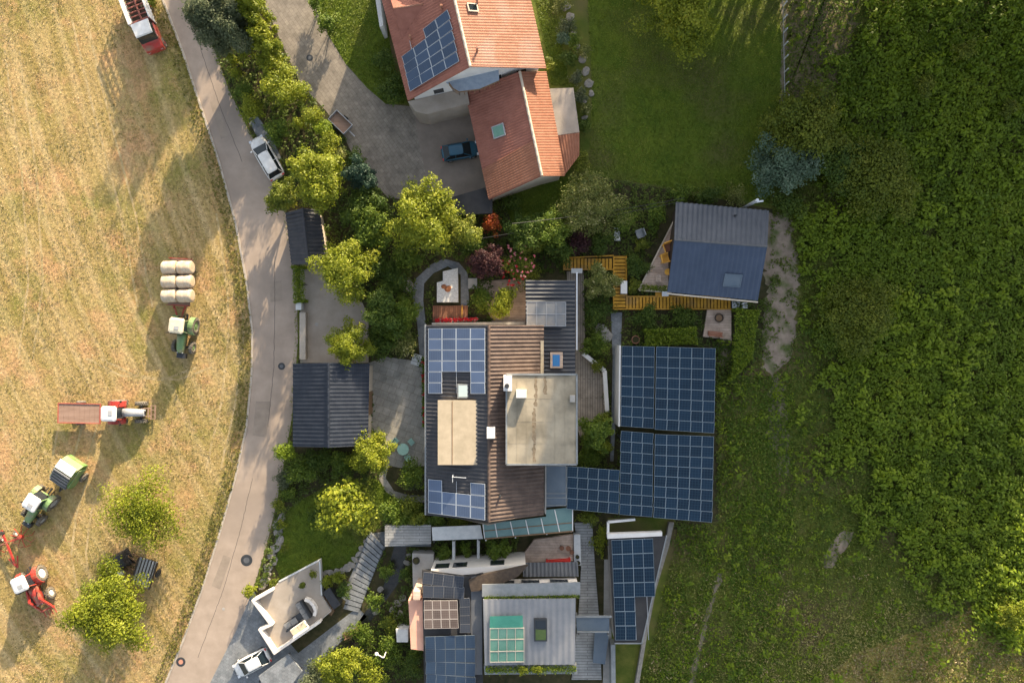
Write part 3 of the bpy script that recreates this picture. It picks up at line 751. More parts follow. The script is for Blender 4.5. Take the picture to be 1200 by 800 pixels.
flat(h, 'annexe', [(437, -20), (443, -22), (449, 30), (445, 32)], 0, 2.8, M['white'])
# wing
wl0, wl1, wr0, wr1, we0, we1 = (545, 108), (573, 234), (609, 84), (635, 206), (640, 84), (662, 206)
zw, zwr = 3.0, 5.6
wa, wb_, wm1, wc1, wc0, wm0 = gable(h, wl0, wl1, wr0, wr1, we0, we1, zw, zwr, zw, M['rosetile'], M['creamwall'], .27, .018, .34, .35, cap=M['creamwall'], roofm2=M['redtile2'])
A, B, C, D = V(*wr0, zwr), V(*wr1, zwr), V(*wl1, zw), V(*wl0, zw)
b = MB(); b.sheet(lerpq(A, B, C, D, .66, .02, .05), lerpq(A, B, C, D, .995, .02, .05), lerpq(A, B, C, D, .995, 1, .05), lerpq(A, B, C, D, .72, 1, .05), .27, .018, .03, .34)
tag(b.build('roof_patch', M['redtile2'], h), 'newer orange tiles on the lower end of the wing roof')
def skylight(parent, px, py, w, hgt, A, B, D, frame, pane, lift=.14):
    p = on_plane(px, py, A, B, D, lift); u = (Vector(B) - Vector(A)).normalized(); dn = (Vector(D) - Vector(A)); n = u.cross(dn).normalized(); n = n if n.z > 0 else -n
    v = n.cross(u)
    b = MB()
    for s in (-1, 1):
        b.bar(p + u * (s * w / 2) - v * (hgt / 2), p + u * (s * w / 2) + v * (hgt / 2), .1, .16, up=n)
        b.bar(p + v * (s * hgt / 2) - u * (w / 2 + .05), p + v * (s * hgt / 2) + u * (w / 2 + .05), .1, .158, up=n)
    o = b.build('skylight', frame, parent); g = MB(); q = p + n * .045
    cs = [q - u * (w / 2 - .05) - v * (hgt / 2 - .05), q + u * (w / 2 - .05) - v * (hgt / 2 - .05), q + u * (w / 2 - .05) + v * (hgt / 2 - .05), q - u * (w / 2 - .05) + v * (hgt / 2 - .05)]
    lo = [x - n * .03 for x in cs]
    g.add(cs + lo, [(0, 1, 2, 3), (7, 6, 5, 4), (0, 4, 5, 1), (1, 5, 6, 2), (2, 6, 7, 3), (3, 7, 4, 0)]); g.build('pane', pane, o)
    return o
skylight(h, 585, 154, 1.15, 1.25, A, B, D, M['greypaint'], M['greenglass'])
mA, mB, mD = V(*R0, zr), V(*R1, zr), V(*L0, zl); mE = V(*E0, zl)
skylight(h, 553, 10, .7, 1.0, mA, mB, mE, M['creamwall'], M['glass'])
for px, py, sl in ((560, 4, mE), (560, 60, mE), (517, 11, mD), (481, 46, mD)):
    p = on_plane(px, py, mA, mB, sl, -.1); b = MB(); b.cyl(p, p + Vector((0, 0, .75)), .09, n=10); b.cyl(p + Vector((0, 0, .75)), p + Vector((0, 0, .88)), .15, .1, n=10)
    b.build('vent_pipe', M['redtile'], h)
flat(h, 'flat_roof', [(642, 104), (672, 103), (679, 155), (651, 159)], 0, 2.7, M['pinkpave'])
b = MB(); b.sheet(V(651.5, 159.5, 2.75), V(679, 155.5, 2.75), V(679, 182, 2.4), V(661, 206, 2.4), .3, .02, .1); b.build('lean_to_roof', M['redtile2'], h)
flat(h, 'lean_to_wall', [(654, 163), (676, 160), (676, 180), (664, 198)], 0, 2.2, M['creamwall'])
q = [on_plane(470, 57, mA, mB, mD, .14), on_plane(526, 11, mA, mB, mD, .14), on_plane(539, 73, mA, mB, mD, .14), on_plane(481.5, 107.5, mA, mB, mD, .14)]
pv('solar_array', 'stepped array of silver framed panels on the west slope of the terracotta house', q, 4, 5, M['pvnavy'], cells=lambda i, j: not (i < 2 and j == 0) or False)
c = thing('carport', 'black flat roofed carport at the foot of the brown paved court', 'carport', W(553, 236))
flat(c, 'roof', [(526, 232), (568, 220), (577, 232), (577, 250), (535, 252)], 2.2, 2.4, M['bitumen'])
for x, y in ((530, 234), (567, 224), (574, 246), (538, 248)):
    b = MB(); p = W(x, y, 1); b.bar((p.x, p.y, 0), (p.x, p.y, 2.2), .14); b.build('post', M['timber'], c)

# ------------------------------------------------------------------ garages
g = thing('garage', 'small tiled garage beside the road, its east slope dappled with sun', 'garage', W(357, 278))
gable(g, (335, 249), (342, 310), (355, 244), (362, 310), (374, 246), (384, 310), 2.3, 3.5, 2.3, M['darktile'], M['creamwall'], .42, .045, .38, .25)
g = thing('garage', 'dark tiled double garage between the road and the flagstone patio', 'garage', W(388, 475))
ga = gable(g, (343.5, 426), (343.5, 523), (385, 425), (385, 524), (433, 426), (431, 522), 3.2, 5.3, 3.2, M['slateroof'], M['creamwall'], .40, .02, .42, .3)
b = MB(); p = ga[3].lerp(ga[4], .5); b.box((p.x + .03, p.y, 1.05), (.07, 2.4, 2.1)); b.build('door', M['timber'], g)

# ------------------------------------------------------------------ main tiled house
h = thing('house', 'long brown tiled house with beige flat roofed dormers at the centre of the gardens', 'house', W(575, 495))
zl, zr, ze = 4.2, 7.2, 4.7
A, B, Cl, Dl, Ce, De = V(573, 381, zr), V(573, 611, zr), V(500, 603, zl), V(500, 381, zl), V(637, 603, ze), V(637, 381, ze)
b = MB(); b.sheet(A, B, Cl, Dl, .385, .045, .16, .8, .025); b.build('roof_slope', M['darktile'], h)  # same brown tile as the east slope, shade put into a darker colour
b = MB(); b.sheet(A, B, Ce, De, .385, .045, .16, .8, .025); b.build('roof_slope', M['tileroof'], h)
b = MB(); b.tube([A.lerp(B, i / 60) + Vector((0, 0, .08 + .03 * (i % 2))) for i in range(61)], .14, 8); b.build('ridge_cap', M['tileroof'], h)
b = MB()
wp = [V(504, 385, 4), V(504, 599, 4), V(573, 606, 4), V(633, 599, 4), V(633, 385, 4), V(573, 385, 4)]
b.prism(wp, 0, [4.2, 4.2, 6.9, 4.6, 4.6, 6.9]); b.build('wall', M['creamwall'], h)
b = MB(); b.bar(V(498.6, 380, 4.15), V(498.6, 603, 4.15), .16, .12); b.build('gutter', M['zinc'], h)
dm = flat(h, 'dormer', [(515, 471), (557, 471), (557, 542), (515, 542)], 4.0, 6.5, M['creamwall'])
flat(dm, 'dormer_roof', [(513, 469), (559.5, 469), (559.5, 544.5), (513, 544.5)], 6.5, 6.7, M['felt2'])
b = MB(); b.bar(V(530, 470, 6.72), V(530, 544, 6.72), .06, .04); b.build('roof_seam', M['timber'], dm)
blk = flat(h, 'flat_roofed_block', [(596, 441), (673, 441), (673, 541), (596, 541)], 0, 7.4, M['creamwall'])
flat(blk, 'block_roof', [(593.5, 438.5), (676, 438.5), (676, 544), (593.5, 544)], 7.4, 7.62, M['felt'])
b = MB(); R_ = [V(593.5, 438.5, 7.66), V(676, 438.5, 7.66), V(676, 544, 7.66), V(593.5, 544, 7.66)]
for i in range(4):
    b.bar(R_[i], R_[(i + 1) % 4], .16, .10)
b.build('parapet', M['zinc'], blk)
b = MB(); rg = random.Random(3)
for y0, y1, x in ((441, 476, 628), (478, 541, 626), (441, 462, 639)):
    k = int((y1 - y0) / 3)
    l = [V(x - rg.uniform(.5, 3.2), y0 + (y1 - y0) * i / k, 7.626) for i in range(k + 1)]; r = [V(x + rg.uniform(.5, 2.4), y0 + (y1 - y0) * i / k, 7.626) for i in range(k + 1)]
    b.add(l + r, [(i, k + 1 + i, k + 2 + i, i + 1) for i in range(k)])
b.build('moss_streak', mat('roof_moss', (.13, .10, .065), (.24, .19, .13), 3, .95, .3), blk)
for y in (457, 474, 492, 509, 527):
    pass
b = MB()
for x in (606, 617, 650, 662):
    b.bar(V(x, 440, 7.625), V(x, 543, 7.625), .05, .03)
for y in (467, 494, 519):
    b.bar(V(595, y, 7.623), V(675, y, 7.623), .05, .022)
b.build('felt_seam', M['felt'], blk)
b = MB(); b.slab([(590, 440.5), (600, 440.5), (600, 458), (590, 458)], 5.6, 8.9); ch = b.build('chimney', M['white'], h)
b = MB(); p = V(594, 452, 8.9); b.cyl(p, p + Vector((0, 0, .3)), .22, n=12); b.build('flue', M['darksteel'], ch)
b = MB(); b.slab([(570.5, 501), (580, 501), (580, 513.5), (570.5, 513.5)], 6.4, 8.1); b.build('chimney', M['white'], h)
b = MB(); b.slab([(605, 457), (617, 457), (617, 466), (605, 466)], 7.63, 8.5); b.build('roof_vent', M['white'], h)
b = MB(); b.slab([(668, 463), (674, 463), (674, 471), (668, 471)], 7.63, 7.9); b.build('roof_hatch', M['concrete'], h)
b = MB(); b.slab([(536, 450), (549, 450), (549, 466.5), (536, 466.5)], 4.6, 6.3); d2 = b.build('rooflight', M['zinc'], h)
b = MB(); b.slab([(537.3, 451.5), (547.7, 451.5), (547.7, 465), (537.3, 465)], 6.3, 6.33); b.build('pane', mat('milky_glass', (.42, .50, .50), rough=.2), d2)
b = MB(); p = V(532, 555, 5.4); b.bar(p, p + Vector((0, 0, 1.7)), .06); b.bar(p + Vector((0, 0, 1.5)), p + Vector((1.3, -.1, 1.5)), .05); b.bar(p + Vector((0, .2, 1.55)), p + Vector((0, -.5, 1.55)), .05); b.build('aerial', M['aluminium'], h)
b = MB(); p = on_plane(586, 580, A, B, De, 0); b.cyl(p, p + Vector((0, 0, .6)), .1, n=8); b.build('vent_pipe', M['darksteel'], h)
# annexe on the north east
an = flat(h, 'annexe', [(619, 331), (671, 331), (671, 437), (619, 437)], 0, 3.05, M['creamwall'])
b = MB(); b.sheet(V(616, 328.5, 3.5), V(616, 380.5, 3.5), V(674, 380.5, 3.25), V(674, 328.5, 3.25), .40, .05, .12); b.build('annexe_roof', mat('black_seamed_metal', (.028, .032, .042), (.045, .05, .06), .7, .5, .05, spec=.35), an)
b = MB(); b.sheet(V(637.5, 381, 3.5), V(637.5, 438, 3.5), V(674, 438, 3.25), V(674, 381, 3.25), .40, .05, .12); b.build('annexe_roof', mat('black_seamed_metal', (.028, .032, .042), (.045, .05, .06), .7, .5, .05, spec=.35), an)
b = MB(); b.slab([(633.5, 399), (637.2, 399), (637.2, 438), (633.5, 438)], 0, 5.0); b.build('upstand', M['felt'], an)
b = MB(); b.bar(V(676, 319, 3.2), V(676, 410, 3.2), .13, .1); b.build('gutter', M['aluminium'], an)
s_ = MB(); s_.slab([(645, 412.5), (659.5, 412.5), (659.5, 431), (645, 431)], 3.2, 3.75); sk = s_.build('skylight', M['pinkboards'], an)
s_ = MB(); s_.slab([(647.5, 415.5), (656, 415.5), (656, 429), (647.5, 429)], 3.75, 3.78); s_.build('pane', M['blueglass'], sk)
cg = flat(h, 'glass_canopy', [(617.5, 354), (663, 354), (663, 382), (617.5, 382)], 3.95, 4.0, M['paleglass'])
b = MB()
for x in (617.5, 628.8, 640, 651.5, 663): b.bar(V(x, 354, 4.03), V(x, 382, 4.03), .05, .04)
for y in (354, 368, 382): b.bar(V(617.5, y, 4.028), V(663, y, 4.028), .05, .03)
b.build('glazing_bar', M['steel'], cg)
# west wall windows
for y in (400, 430, 505, 560):
    p = V(504, y, 4); window(h, (p.x, p.y, 2.2), (0, 1, 0), 1.3, 1.3, (-1, 0, 0))
nrm = lambda px, py: on_plane(px, py, A, B, Dl, .17)
q = [nrm(503, 384.5), nrm(569.5, 384.5), nrm(569.5, 461), nrm(503, 461)]
pv('solar_array', 'U shaped array of pale blue framed panels at the north end of the tiled house', q, 4, 6, M['pvblue'], cells=lambda i, j: j < 4 or i in (0, 3))
q = [nrm(503, 561), nrm(569.5, 566), nrm(569.5, 609), nrm(503, 600)]
pv('solar_array', 'small blue framed panel array at the south end of the tiled house', q, 4, 3, M['pvblue'], cells=lambda i, j: j > 0 or i in (0, 3))
# glass roofed passage on its south side
gp = thing('glass_roof', 'teal glass roof with white bars along the south end of the tiled house', 'glass roof', W(620, 612))
flat(gp, 'glazing', [(566, 614), (640, 605), (640, 597), (671, 594), (671, 622), (568, 631)], 2.96, 3.0, M['tealglass'])
b = MB()
for x0, y0, x1, y1 in ((580, 613, 583, 630), (598, 611, 602, 628), (616, 609, 620, 627), (634, 607, 638, 625), (650, 597, 656, 624), (566, 614, 568, 631), (671, 594, 671, 622)):
    b.bar(V(x0, y0, 3.03), V(x1, y1, 3.03), .09, .05)
b.build('glazing_bar', M['white'], gp)
b = MB(); b.bar(V(568, 631, 3.02), V(671, 622, 3.02), .12, .1); b.bar(V(566, 622, 3.025), V(671, 612, 3.025), .07, .05); b.build('edge_beam', M['timber'], gp)
for x, y in ((570, 628), (604, 625), (640, 621), (668, 618)):
    b = MB(); p = W(x, y, 1.5); b.bar((p.x, p.y, 0), (p.x, p.y, 2.95), .12); b.build('post', M['white'], gp)
gp = thing('conservatory', 'slate blue glass conservatory between the beige flat roof and the big solar roof', 'conservatory', W(652, 570))
flat(gp, 'roof', [(640, 546), (663.5, 546), (663.5, 592), (640, 594)], 3.2, 3.26, M['slateglass'])
b = MB()
for y in (546, 578, 583, 592): b.bar(V(640, y, 3.29), V(663.5, y, 3.29), .07, .05)
for x in (640, 663.5): b.bar(V(x, 546, 3.288), V(x, 592, 3.288), .08, .05)
b.build('glazing_bar', M['zinc'], gp)
flat(gp, 'wall', [(641, 548), (662.5, 548), (662.5, 590), (641, 592)], 0, 3.19, M['slateglass'])
b = MB(); b.slab([(638.5, 546), (640, 546), (640, 602), (638.5, 602)], 0, 4.3); b.build('upstand', M['concrete'], gp)

# ------------------------------------------------------------------ big solar roofs
def solar_roof(label, quad, z, nc, nr, group='solar roofs over the terraced garden'):
    q = [V(x, y, z_) for (x, y), z_ in zip(quad, z)]
    t = pv('solar_roof', label, q, nc, nr, M['pv'], group, rails=False, cat='solar roof')
    b = MB()
    for s in (.06, .5, .94):
        b.bar(q[0].lerp(q[1], s) - Vector((0, 0, .12)), q[3].lerp(q[2], s) - Vector((0, 0, .12)), .12, .16)
    for s in (.1, .5, .9):
        b.bar(q[0].lerp(q[3], s) - Vector((0, 0, .26)), q[1].lerp(q[2], s) - Vector((0, 0, .26)), .12, .12)
    b.build('frame', M['darksteel'], t)
    for s in (.06, .94):
        for r in (.1, .9):
            p = q[0].lerp(q[1], s).lerp(q[3].lerp(q[2], s), r); b = MB(); b.bar((p.x, p.y, 0), (p.x, p.y, p.z - .32), .14); b.build('post', M['darksteel'], t)
    return t
solar_roof('narrow solar roof of three columns beside the grey garden path', [(728.5, 405.5), (767, 406), (766, 502), (727.5, 499)], (3.3, 3.3, 3.3, 3.3), 3, 8)
solar_roof('wide solar roof of five columns next to the dirt patch, below the fire bowl platform', [(769, 406), (838.5, 408), (837, 507.5), (767.5, 503)], (3.3, 3.2, 3.2, 3.3), 5, 8)
solar_roof('narrow solar roof joining the wide southern panels to the long low wing of panels', [(727.5, 504.5), (765.5, 507.5), (764.5, 605.5), (726, 602.5)], (3.3, 3.3, 3.3, 3.3), 3, 8)
solar_roof('wide solar roof of five columns at the southern end by the meadow', [(767.5, 508.5), (836.5, 511), (834.5, 612), (766, 606)], (3.3, 3.2, 3.2, 3.3), 5, 8)
solar_roof('solar roof wing reaching west to the slate blue conservatory', [(664.5, 546), (725.8, 550.5), (725, 602), (664.5, 596)], (3.3, 3.3, 3.3, 3.3), 5, 4)
b = MB(); b.slab([(725.8, 404.5), (727.6, 404.5), (726.6, 499.5), (724.8, 499.5)], 0, 3.2); tag(b.build('screen_wall', M['white']), 'thin white screen along the west edge of the narrow solar roof', 'screen')

# ------------------------------------------------------------------ cabin
h = thing('cabin', 'timber cabin with navy seamed metal roof and triangular deck', 'cabin', W(840, 295))
A, B = V(790, 281, 4.7), V(899, 289, 4.7)
b = MB(); b.sheet(A, B, V(901, 247, 3.0), V(792, 237, 3.0), .5, .05, .12); b.build('roof_slope', mat('graphite_seamed_metal', (.06, .068, .085), (.09, .097, .115), .7, .45, .05, spec=.5), h)
b = MB(); b.sheet(A, B, V(888, 352, 2.5), V(782, 342, 2.5), .5, .03, .12); b.build('roof_slope', M['navyroof'], h)
b = MB(); b.tube([A + Vector((0, 0, .05)), B + Vector((0, 0, .05))], .1, 8); b.build('ridge_cap', M['steelroof'], h)
b = MB(); pp = [V(797, 242, 3), V(896, 251, 3), V(895, 288, 4.5), V(884, 346, 2.5), V(788, 337, 2.5), V(794, 281, 4.5)]
b.prism(pp, 0, [2.95, 2.95, 4.5, 2.45, 2.45, 4.5]); b.build('wall', M['darktimber'], h)
skylight(h, 858, 328, 1.7, 1.25, A, B, V(782, 342, 2.5), M['slateglass'], M['slateglass'])
b = MB(); b.bar(V(782, 344, 2.45), V(888, 354, 2.45), .14, .12); b.build('gutter', M['creamwall'], h)
b = MB(); p = W(878, 240, 2); b.cyl((p.x, p.y, 0), (p.x, p.y, 4.4), .16, n=10); b.bar((p.x, p.y, 3.2), (p.x + 1.0, p.y + .15, 3.2), .16); b.build('flue', M['aluminium'], h)
b = MB(); p = on_plane(861, 253, A, B, V(792, 237, 3.0), 0); b.cyl(p, p + Vector((0, 0, .5)), .12, n=8); b.build('vent_pipe', M['darksteel'], h)
p = V(836, 345, 1.2)
for s in (-2.6, 0, 2.4):
    window(h, Vector((V(836, 341.6, 2.5).x + s, V(836, 341.6, 2.5).y - s * .095, 1.4)), (1, -.095, 0), 1.5, 1.5, (-.095, -1, 0), M['darktimber'])
dk = flat(h, 'deck', [(749, 339.5), (790, 258), (795, 258), (787, 341)], .5, .6, M['pinkboards'])
b = MB(); b.bar(V(749, 340, .66), V(787, 342.5, .66), .14, .16); b.bar(V(748.5, 339.5, .66), V(790, 258, .66), .14, .15); b.build('deck_edge', M['creamwall'], dk)
flat(h, 'step', [(858, 353), (876, 355), (876, 361), (858, 361)], 0, .3, M['aluminium'])

# ------------------------------------------------------------------ ochre boardwalk
bw = thing('boardwalk', 'ochre yellow slatted boardwalk wrapping round the cabin garden', 'boardwalk', W(735, 340))
def planks(px0, py0, px1, py1, along, wpx=3.9, z=.55, gap=1.0):
    b = MB()
    n = int(abs((px1 - px0) if along == 'x' else (py1 - py0)) / wpx)
    for i in range(n):
        if along == 'x':
            x0 = px0 + (px1 - px0) * i / n; x1 = px0 + (px1 - px0) * (i + 1) / n - gap; q = [(x0, py0), (x1, py0), (x1, py1), (x0, py1)]
        else:
            y0 = py0 + (py1 - py0) * i / n; y1 = py0 + (py1 - py0) * (i + 1) / n - gap; q = [(px0, y0), (px1, y0), (px1, y1), (px0, y1)]
        b.slab(q, z - .05 - .02 * (i % 2), z + .02 * (i % 3) * .5)
    return b
planks(660, 303, 718, 315, 'x').build('deck', M['ochre'], bw)
planks(719, 300, 733, 361, 'y').build('deck', M['ochre'], bw)
planks(733.5, 348, 857, 361, 'x').build('deck', M['ochre'], bw)
planks(768, 341, 776, 347.5, 'y').build('deck', M['ochre'], bw)
b = MB()
for a_, c_ in (((719, 301), (719, 362)), ((719, 362), (857, 362)), ((733.8, 300), (733.8, 347)), ((733, 347.4), (857, 347.4)), ((660, 302.4), (719, 299.5)), ((660, 315.8), (718, 315.8))):
    b.bar(V(*a_, .50), V(*c_, .50), .13, .22)
b.build('edge_beam', M['ochre'], bw)
b = MB()
for x, y in ((664, 309), (690, 309), (722, 304), (726, 330), (722, 358), (745, 355), (775, 355), (805, 355), (835, 355), (854, 355)):
    p = W(x, y); b.bar((p.x, p.y, 0), (p.x, p.y, .42), .14)
b.build('stilts', M['timber'], bw)
pl = thing('platform', 'small pinkish timber platform below the yellow boardwalk, carrying a fire bowl and a bench', 'platform', W(840, 380))
flat(pl, 'deck', [(829, 362.8), (857, 362.8), (857, 398), (824, 394)], .28, .38, M['pinkboards'])
b = MB(); b.bar(V(829, 362.8, .2), V(824, 394, .2), .1, .2); b.bar(V(824, 394, .2), V(857, 398, .2), .1, .2); b.build('skirt', M['creamwall'], pl)

# ------------------------------------------------------------------ modern house at the bottom
h = thing('house', 'modern house with pale metal roof, mint green glazing and dark solar wing', 'house', W(600, 730))
flat(h, 'wall', [(572, 704), (671, 704), (671, 776), (572, 776)], 0, 5.35, M['creamwall'])
b = MB(); b.sheet(V(566, 702, 5.6), V(674.5, 701, 5.6), V(674, 778, 5.5), V(568, 779, 5.5), .62, .03, .16); b.build('roof', M['greyroof'], h)
gg = flat(h, 'roof_glazing', [(574, 724), (612.5, 722), (615, 775), (574.5, 776)], 5.66, 5.8, M['greenglass'])
flat(gg, 'blind', [(574, 721.8), (612.5, 720.8), (613, 735), (574, 736)], 5.8, 5.83, M['greensheet'])
b = MB()
for x in (574.2, 584, 594, 604, 614): b.bar(V(x, 735.5, 5.83), V(x, 775.5, 5.83), .05, .05)
for y in (736, 749, 763, 775.5): b.bar(V(574, y, 5.828), V(614.5, y - .6, 5.828), .08, .05)
b.build('glazing_bar', M['creamwall'], gg)
sk = flat(h, 'skylight', [(625.5, 725), (641, 725), (641.3, 751), (626, 751)], 5.6, 5.9, M['darksteel'])
flat(sk, 'pane', [(627.5, 727), (639.5, 727), (639.7, 736), (627.6, 736)], 5.9, 5.92, M['glass'])
flat(sk, 'pane', [(627.6, 737.5), (639.7, 737.5), (639.8, 749.5), (627.7, 749.5)], 5.9, 5.92, mat('mossy_green_glass', (.06, .10, .03), (.09, .13, .04), 3, .25))
flat(h, 'canopy', [(565, 684.5), (680, 682), (680, 697), (565, 699)], 5.2, 5.36, M['zinc'])
flat(h, 'canopy_gutter', [(565, 697.3), (680, 695.3), (680, 700), (566, 701.2)], 5.0, 5.28, M['darksteel'])
w2 = flat(h, 'upper_wall', [(578, 689), (678, 686.5), (678, 694), (578, 696)], 2.6, 5.1, M['whitewarm'])
for px in (592, 622, 656):
    p = V(px, 688 - (px - 578) * .025, 5.1); window(h, (p.x, p.y + .0, 4.1), (1, 0, 0), 1.75, 1.35, (0, 1, 0), M['darksteel'])
w1 = flat(h, 'side_wall', [(505, 667.5), (616, 661), (612, 668), (505, 676)], 0, 4.2, M['whitewarm'])
d_ = (V(616, 661, 4.2) - V(505, 667.5, 4.2)).normalized(); n_ = Vector((-d_.y, d_.x, 0))
for s in (.11, .30, .70):
    p = V(505, 667.5, 4.2).lerp(V(616, 661, 4.2), s); window(h, (p.x, p.y, 3.2), d_, 1.35, 1.35, n_, M['darksteel'])
b = MB(); b.prism([V(549, 680, 5.0), V(566, 673, 5.0), V(619, 662, 5.0), V(607, 675, 5.0), V(572, 691, 5.0), V(552, 693, 5.0)], 4.6, 5.0); b.build('overhang', M['darktimber'], h)
b = MB(); b.sheet(V(678, 675, 3.0), V(613, 675.5, 3.0), V(613, 659, 2.7), V(677, 658, 2.7), .40, .05, .1); b.build('awning', M['steelroof'], h)
# dark wing
flat(h, 'wing_wall', [(500, 682), (560, 684), (560, 796), (502, 796)], 0, 4.3, M['creamwall'])
flat(h, 'wing_roof', [(494.5, 667.5), (547, 675), (566, 671), (566, 850), (498, 850), (496, 742)], 4.35, 4.55, M['bitumen'])
flat(h, 'roof_walkway', [(552, 676), (565, 674), (565, 790), (552, 790)], 4.56, 4.7, M['steelroof'])
def flatq(pts, z): return [V(x, y, zz) for (x, y), zz in zip(pts, z if isinstance(z, (list, tuple)) else [z] * 4)]
pv('solar_array', 'dusky slate panel array at the north end of the dark wing', flatq([(495.5, 668.5), (543, 676), (544.5, 701), (496, 700.5)], (4.9, 4.9, 4.8, 4.8)), 4, 2, M['pvblack'])
pv('solar_array', 'middle panel array coloured sunlit brown beside the salmon wall', flatq([(497, 703), (536, 703), (537.5, 735.5), (497, 736.5)], (4.9, 5.2, 5.2, 4.9)), 4, 3, panelmat('solar_cells_sunlit_brown', (.10, .075, .065), (.17, .14, .12), (.42, .37, .33), 4, 4, .04), None)  # sun falling on these panels is put into the cell colour as brown
pv('solar_array', 'dark blue panel array at the bottom edge of the picture on the dark wing', flatq([(498, 746), (557, 743), (557, 826), (500, 818)], 4.85), 5, 5, panelmat('solar_cells_midnight', (.018, .032, .058), (.035, .055, .085), (.12, .145, .17), 6, 6, .02))
pv('solar_array', 'slim black panel array between the middle array and the roof walkway', flatq([(538.5, 701), (551, 700), (551.5, 741), (539, 741)], 4.8), 1, 4, M['pvblack'])
flat(h, 'salmon_wing', [(478.5, 703), (496.3, 703), (496.3, 762), (481.5, 760)], 0, 4.2, M['pinkwall'])
b = MB(); b.slab([(484, 692.5), (492, 693), (492, 702.6), (484.5, 702.6)], 0, 5.2); b.build('chimney', M['pinkboards'], h)
flat(h, 'bin_store', [(464, 737), (478, 737), (478, 752), (465, 752)], 0, 1.4, M['greywhite'])
flat(h, 'low_terrace', [(483, 648), (508, 649), (508, 666), (495, 667), (495, 692), (484, 692)], 0, 1.4, M['concrete'])
# planted gutters
for nm, pl_, z in (('planter', [(566, 779.6), (675, 778.6), (676, 784), (568, 786)], 5.2), ('planter', [(566, 694), (590, 693.5), (590, 695.5), (566, 696)], 5.5)):
    pass
ptr = flat(h, 'planter', [(567, 780), (676, 778.8), (677, 789), (568, 790)], 4.6, 5.2, M['zinc'])
terr = thing('terrace_deck', 'pinkish boarded terrace with red bench under the teal glass roof', 'deck', W(640, 640))
flat(terr, 'boards', [(626, 632), (672, 626), (672, 657), (606, 659)], 0, .45, M['pinkboards'])
flat(terr, 'step', [(672.5, 626), (680, 626), (681, 662), (673, 662)], 0, .8, M['greywhite'])
wk = thing('boardwalk', 'grey boarded walkway running down the east side of the modern house', 'boardwalk', W(690, 700))
flat(wk, 'boards', [(673, 612), (694, 612), (697, 660), (702, 722), (705, 796), (670, 796), (678, 720), (681, 664)], 0, .3, M['greyboards'])
b = MB()
for y in (636, 640, 644, 648): b.bar(V(680.5, y, .34), V(696, y, .34), .12, .08)
b.build('step_edge', M['greyboards_v'], wk)
gl = thing('glass_bridge', 'slate glass canopy bridging the walkway to the solar carport', 'canopy', W(698, 730))
flat(gl, 'roof', [(675, 721), (714, 722), (714, 740), (676, 740)], 2.7, 2.76, M['slateglass'])
b = MB(); b.bar(V(675, 722, 2.82), V(717, 722, 2.82), .2, .12); b.bar(V(676, 740, 2.82), V(714, 740, 2.82), .12, .12); b.build('beam', M['zinc'], gl)
for x, y in ((677, 724), (677, 738), (711, 724), (711, 738)):
    b = MB(); p = W(x, y, 1.4); b.bar((p.x, p.y, 0), (p.x, p.y, 2.69), .12); b.build('post', M['zinc'], gl)
b = MB(); b.slab([(697, 741), (714, 741), (709, 778), (695, 776)], 0, 1.1); tag(b.build('log_store', M['slateglass']), 'dark slate topped store under the end of the glass bridge', 'store')
cp = thing('carport', 'solar carport with black roof and white front beam, bottom right of the houses', 'carport', W(745, 690))
flat(cp, 'roof', [(713.5, 631.5), (780, 628), (776, 650), (764, 700), (751, 752), (720, 752)], 2.75, 2.95, M['bitumen'])
flat(cp, 'front_beam', [(711.5, 625.5), (776, 623), (776, 627.8), (712, 631)], 2.4, 3.0, M['white'])
b = MB(); b.bar(V(712.5, 624, 2.7), V(712.5, 611, 2.7), .22, .4); b.bar(V(712.5, 611, 2.7), V(744, 608, 2.7), .22, .4); b.build('frame_beam', M['white'], cp)
flat(cp, 'back_wall', [(716, 636), (720, 636), (724, 748), (720, 748)], 0, 2.74, M['concrete'])
b = MB(); b.bar(V(781, 627, 2.9), V(752, 753, 2.9), .12, .2); b.bar(V(720, 753, 2.9), V(752, 753, 2.9), .12, .2); b.build('edge_trim', M['zinc'], cp)
for x, y in ((774, 632), (762, 690), (749, 747)):
    b = MB(); p = W(x, y, 1.4); b.bar((p.x, p.y, 0), (p.x, p.y, 2.74), .14); b.build('post', M['darksteel'], cp)
pv('solar_array', 'panel array of four tapering columns on the black carport roof', flatq([(716.5, 632.5), (765, 630.5), (770, 749.5), (721.5, 749.5)], 3.04), 4, 7, M['pv'], cells=lambda i, j: i < 2 or (i == 2 and j < 4) or (i == 3 and j < 4))
b = MB(); b.slab([(716, 755), (721, 755), (722, 850), (717, 850)], 0, 1.5); tag(b.build('retaining_wall', M['zinc']), 'bluish grey retaining wall running down from the solar carport', 'wall')
b = MB(); b.slab([(784, 612), (790, 612), (784, 640), (769, 690), (757, 752), (741, 850), (736, 850), (752, 756), (765, 690), (779, 640)], 0, .5); tag(b.build('retaining_wall', M['rock']), 'pale concrete retaining wall slanting between the carport and the meadow', 'wall')

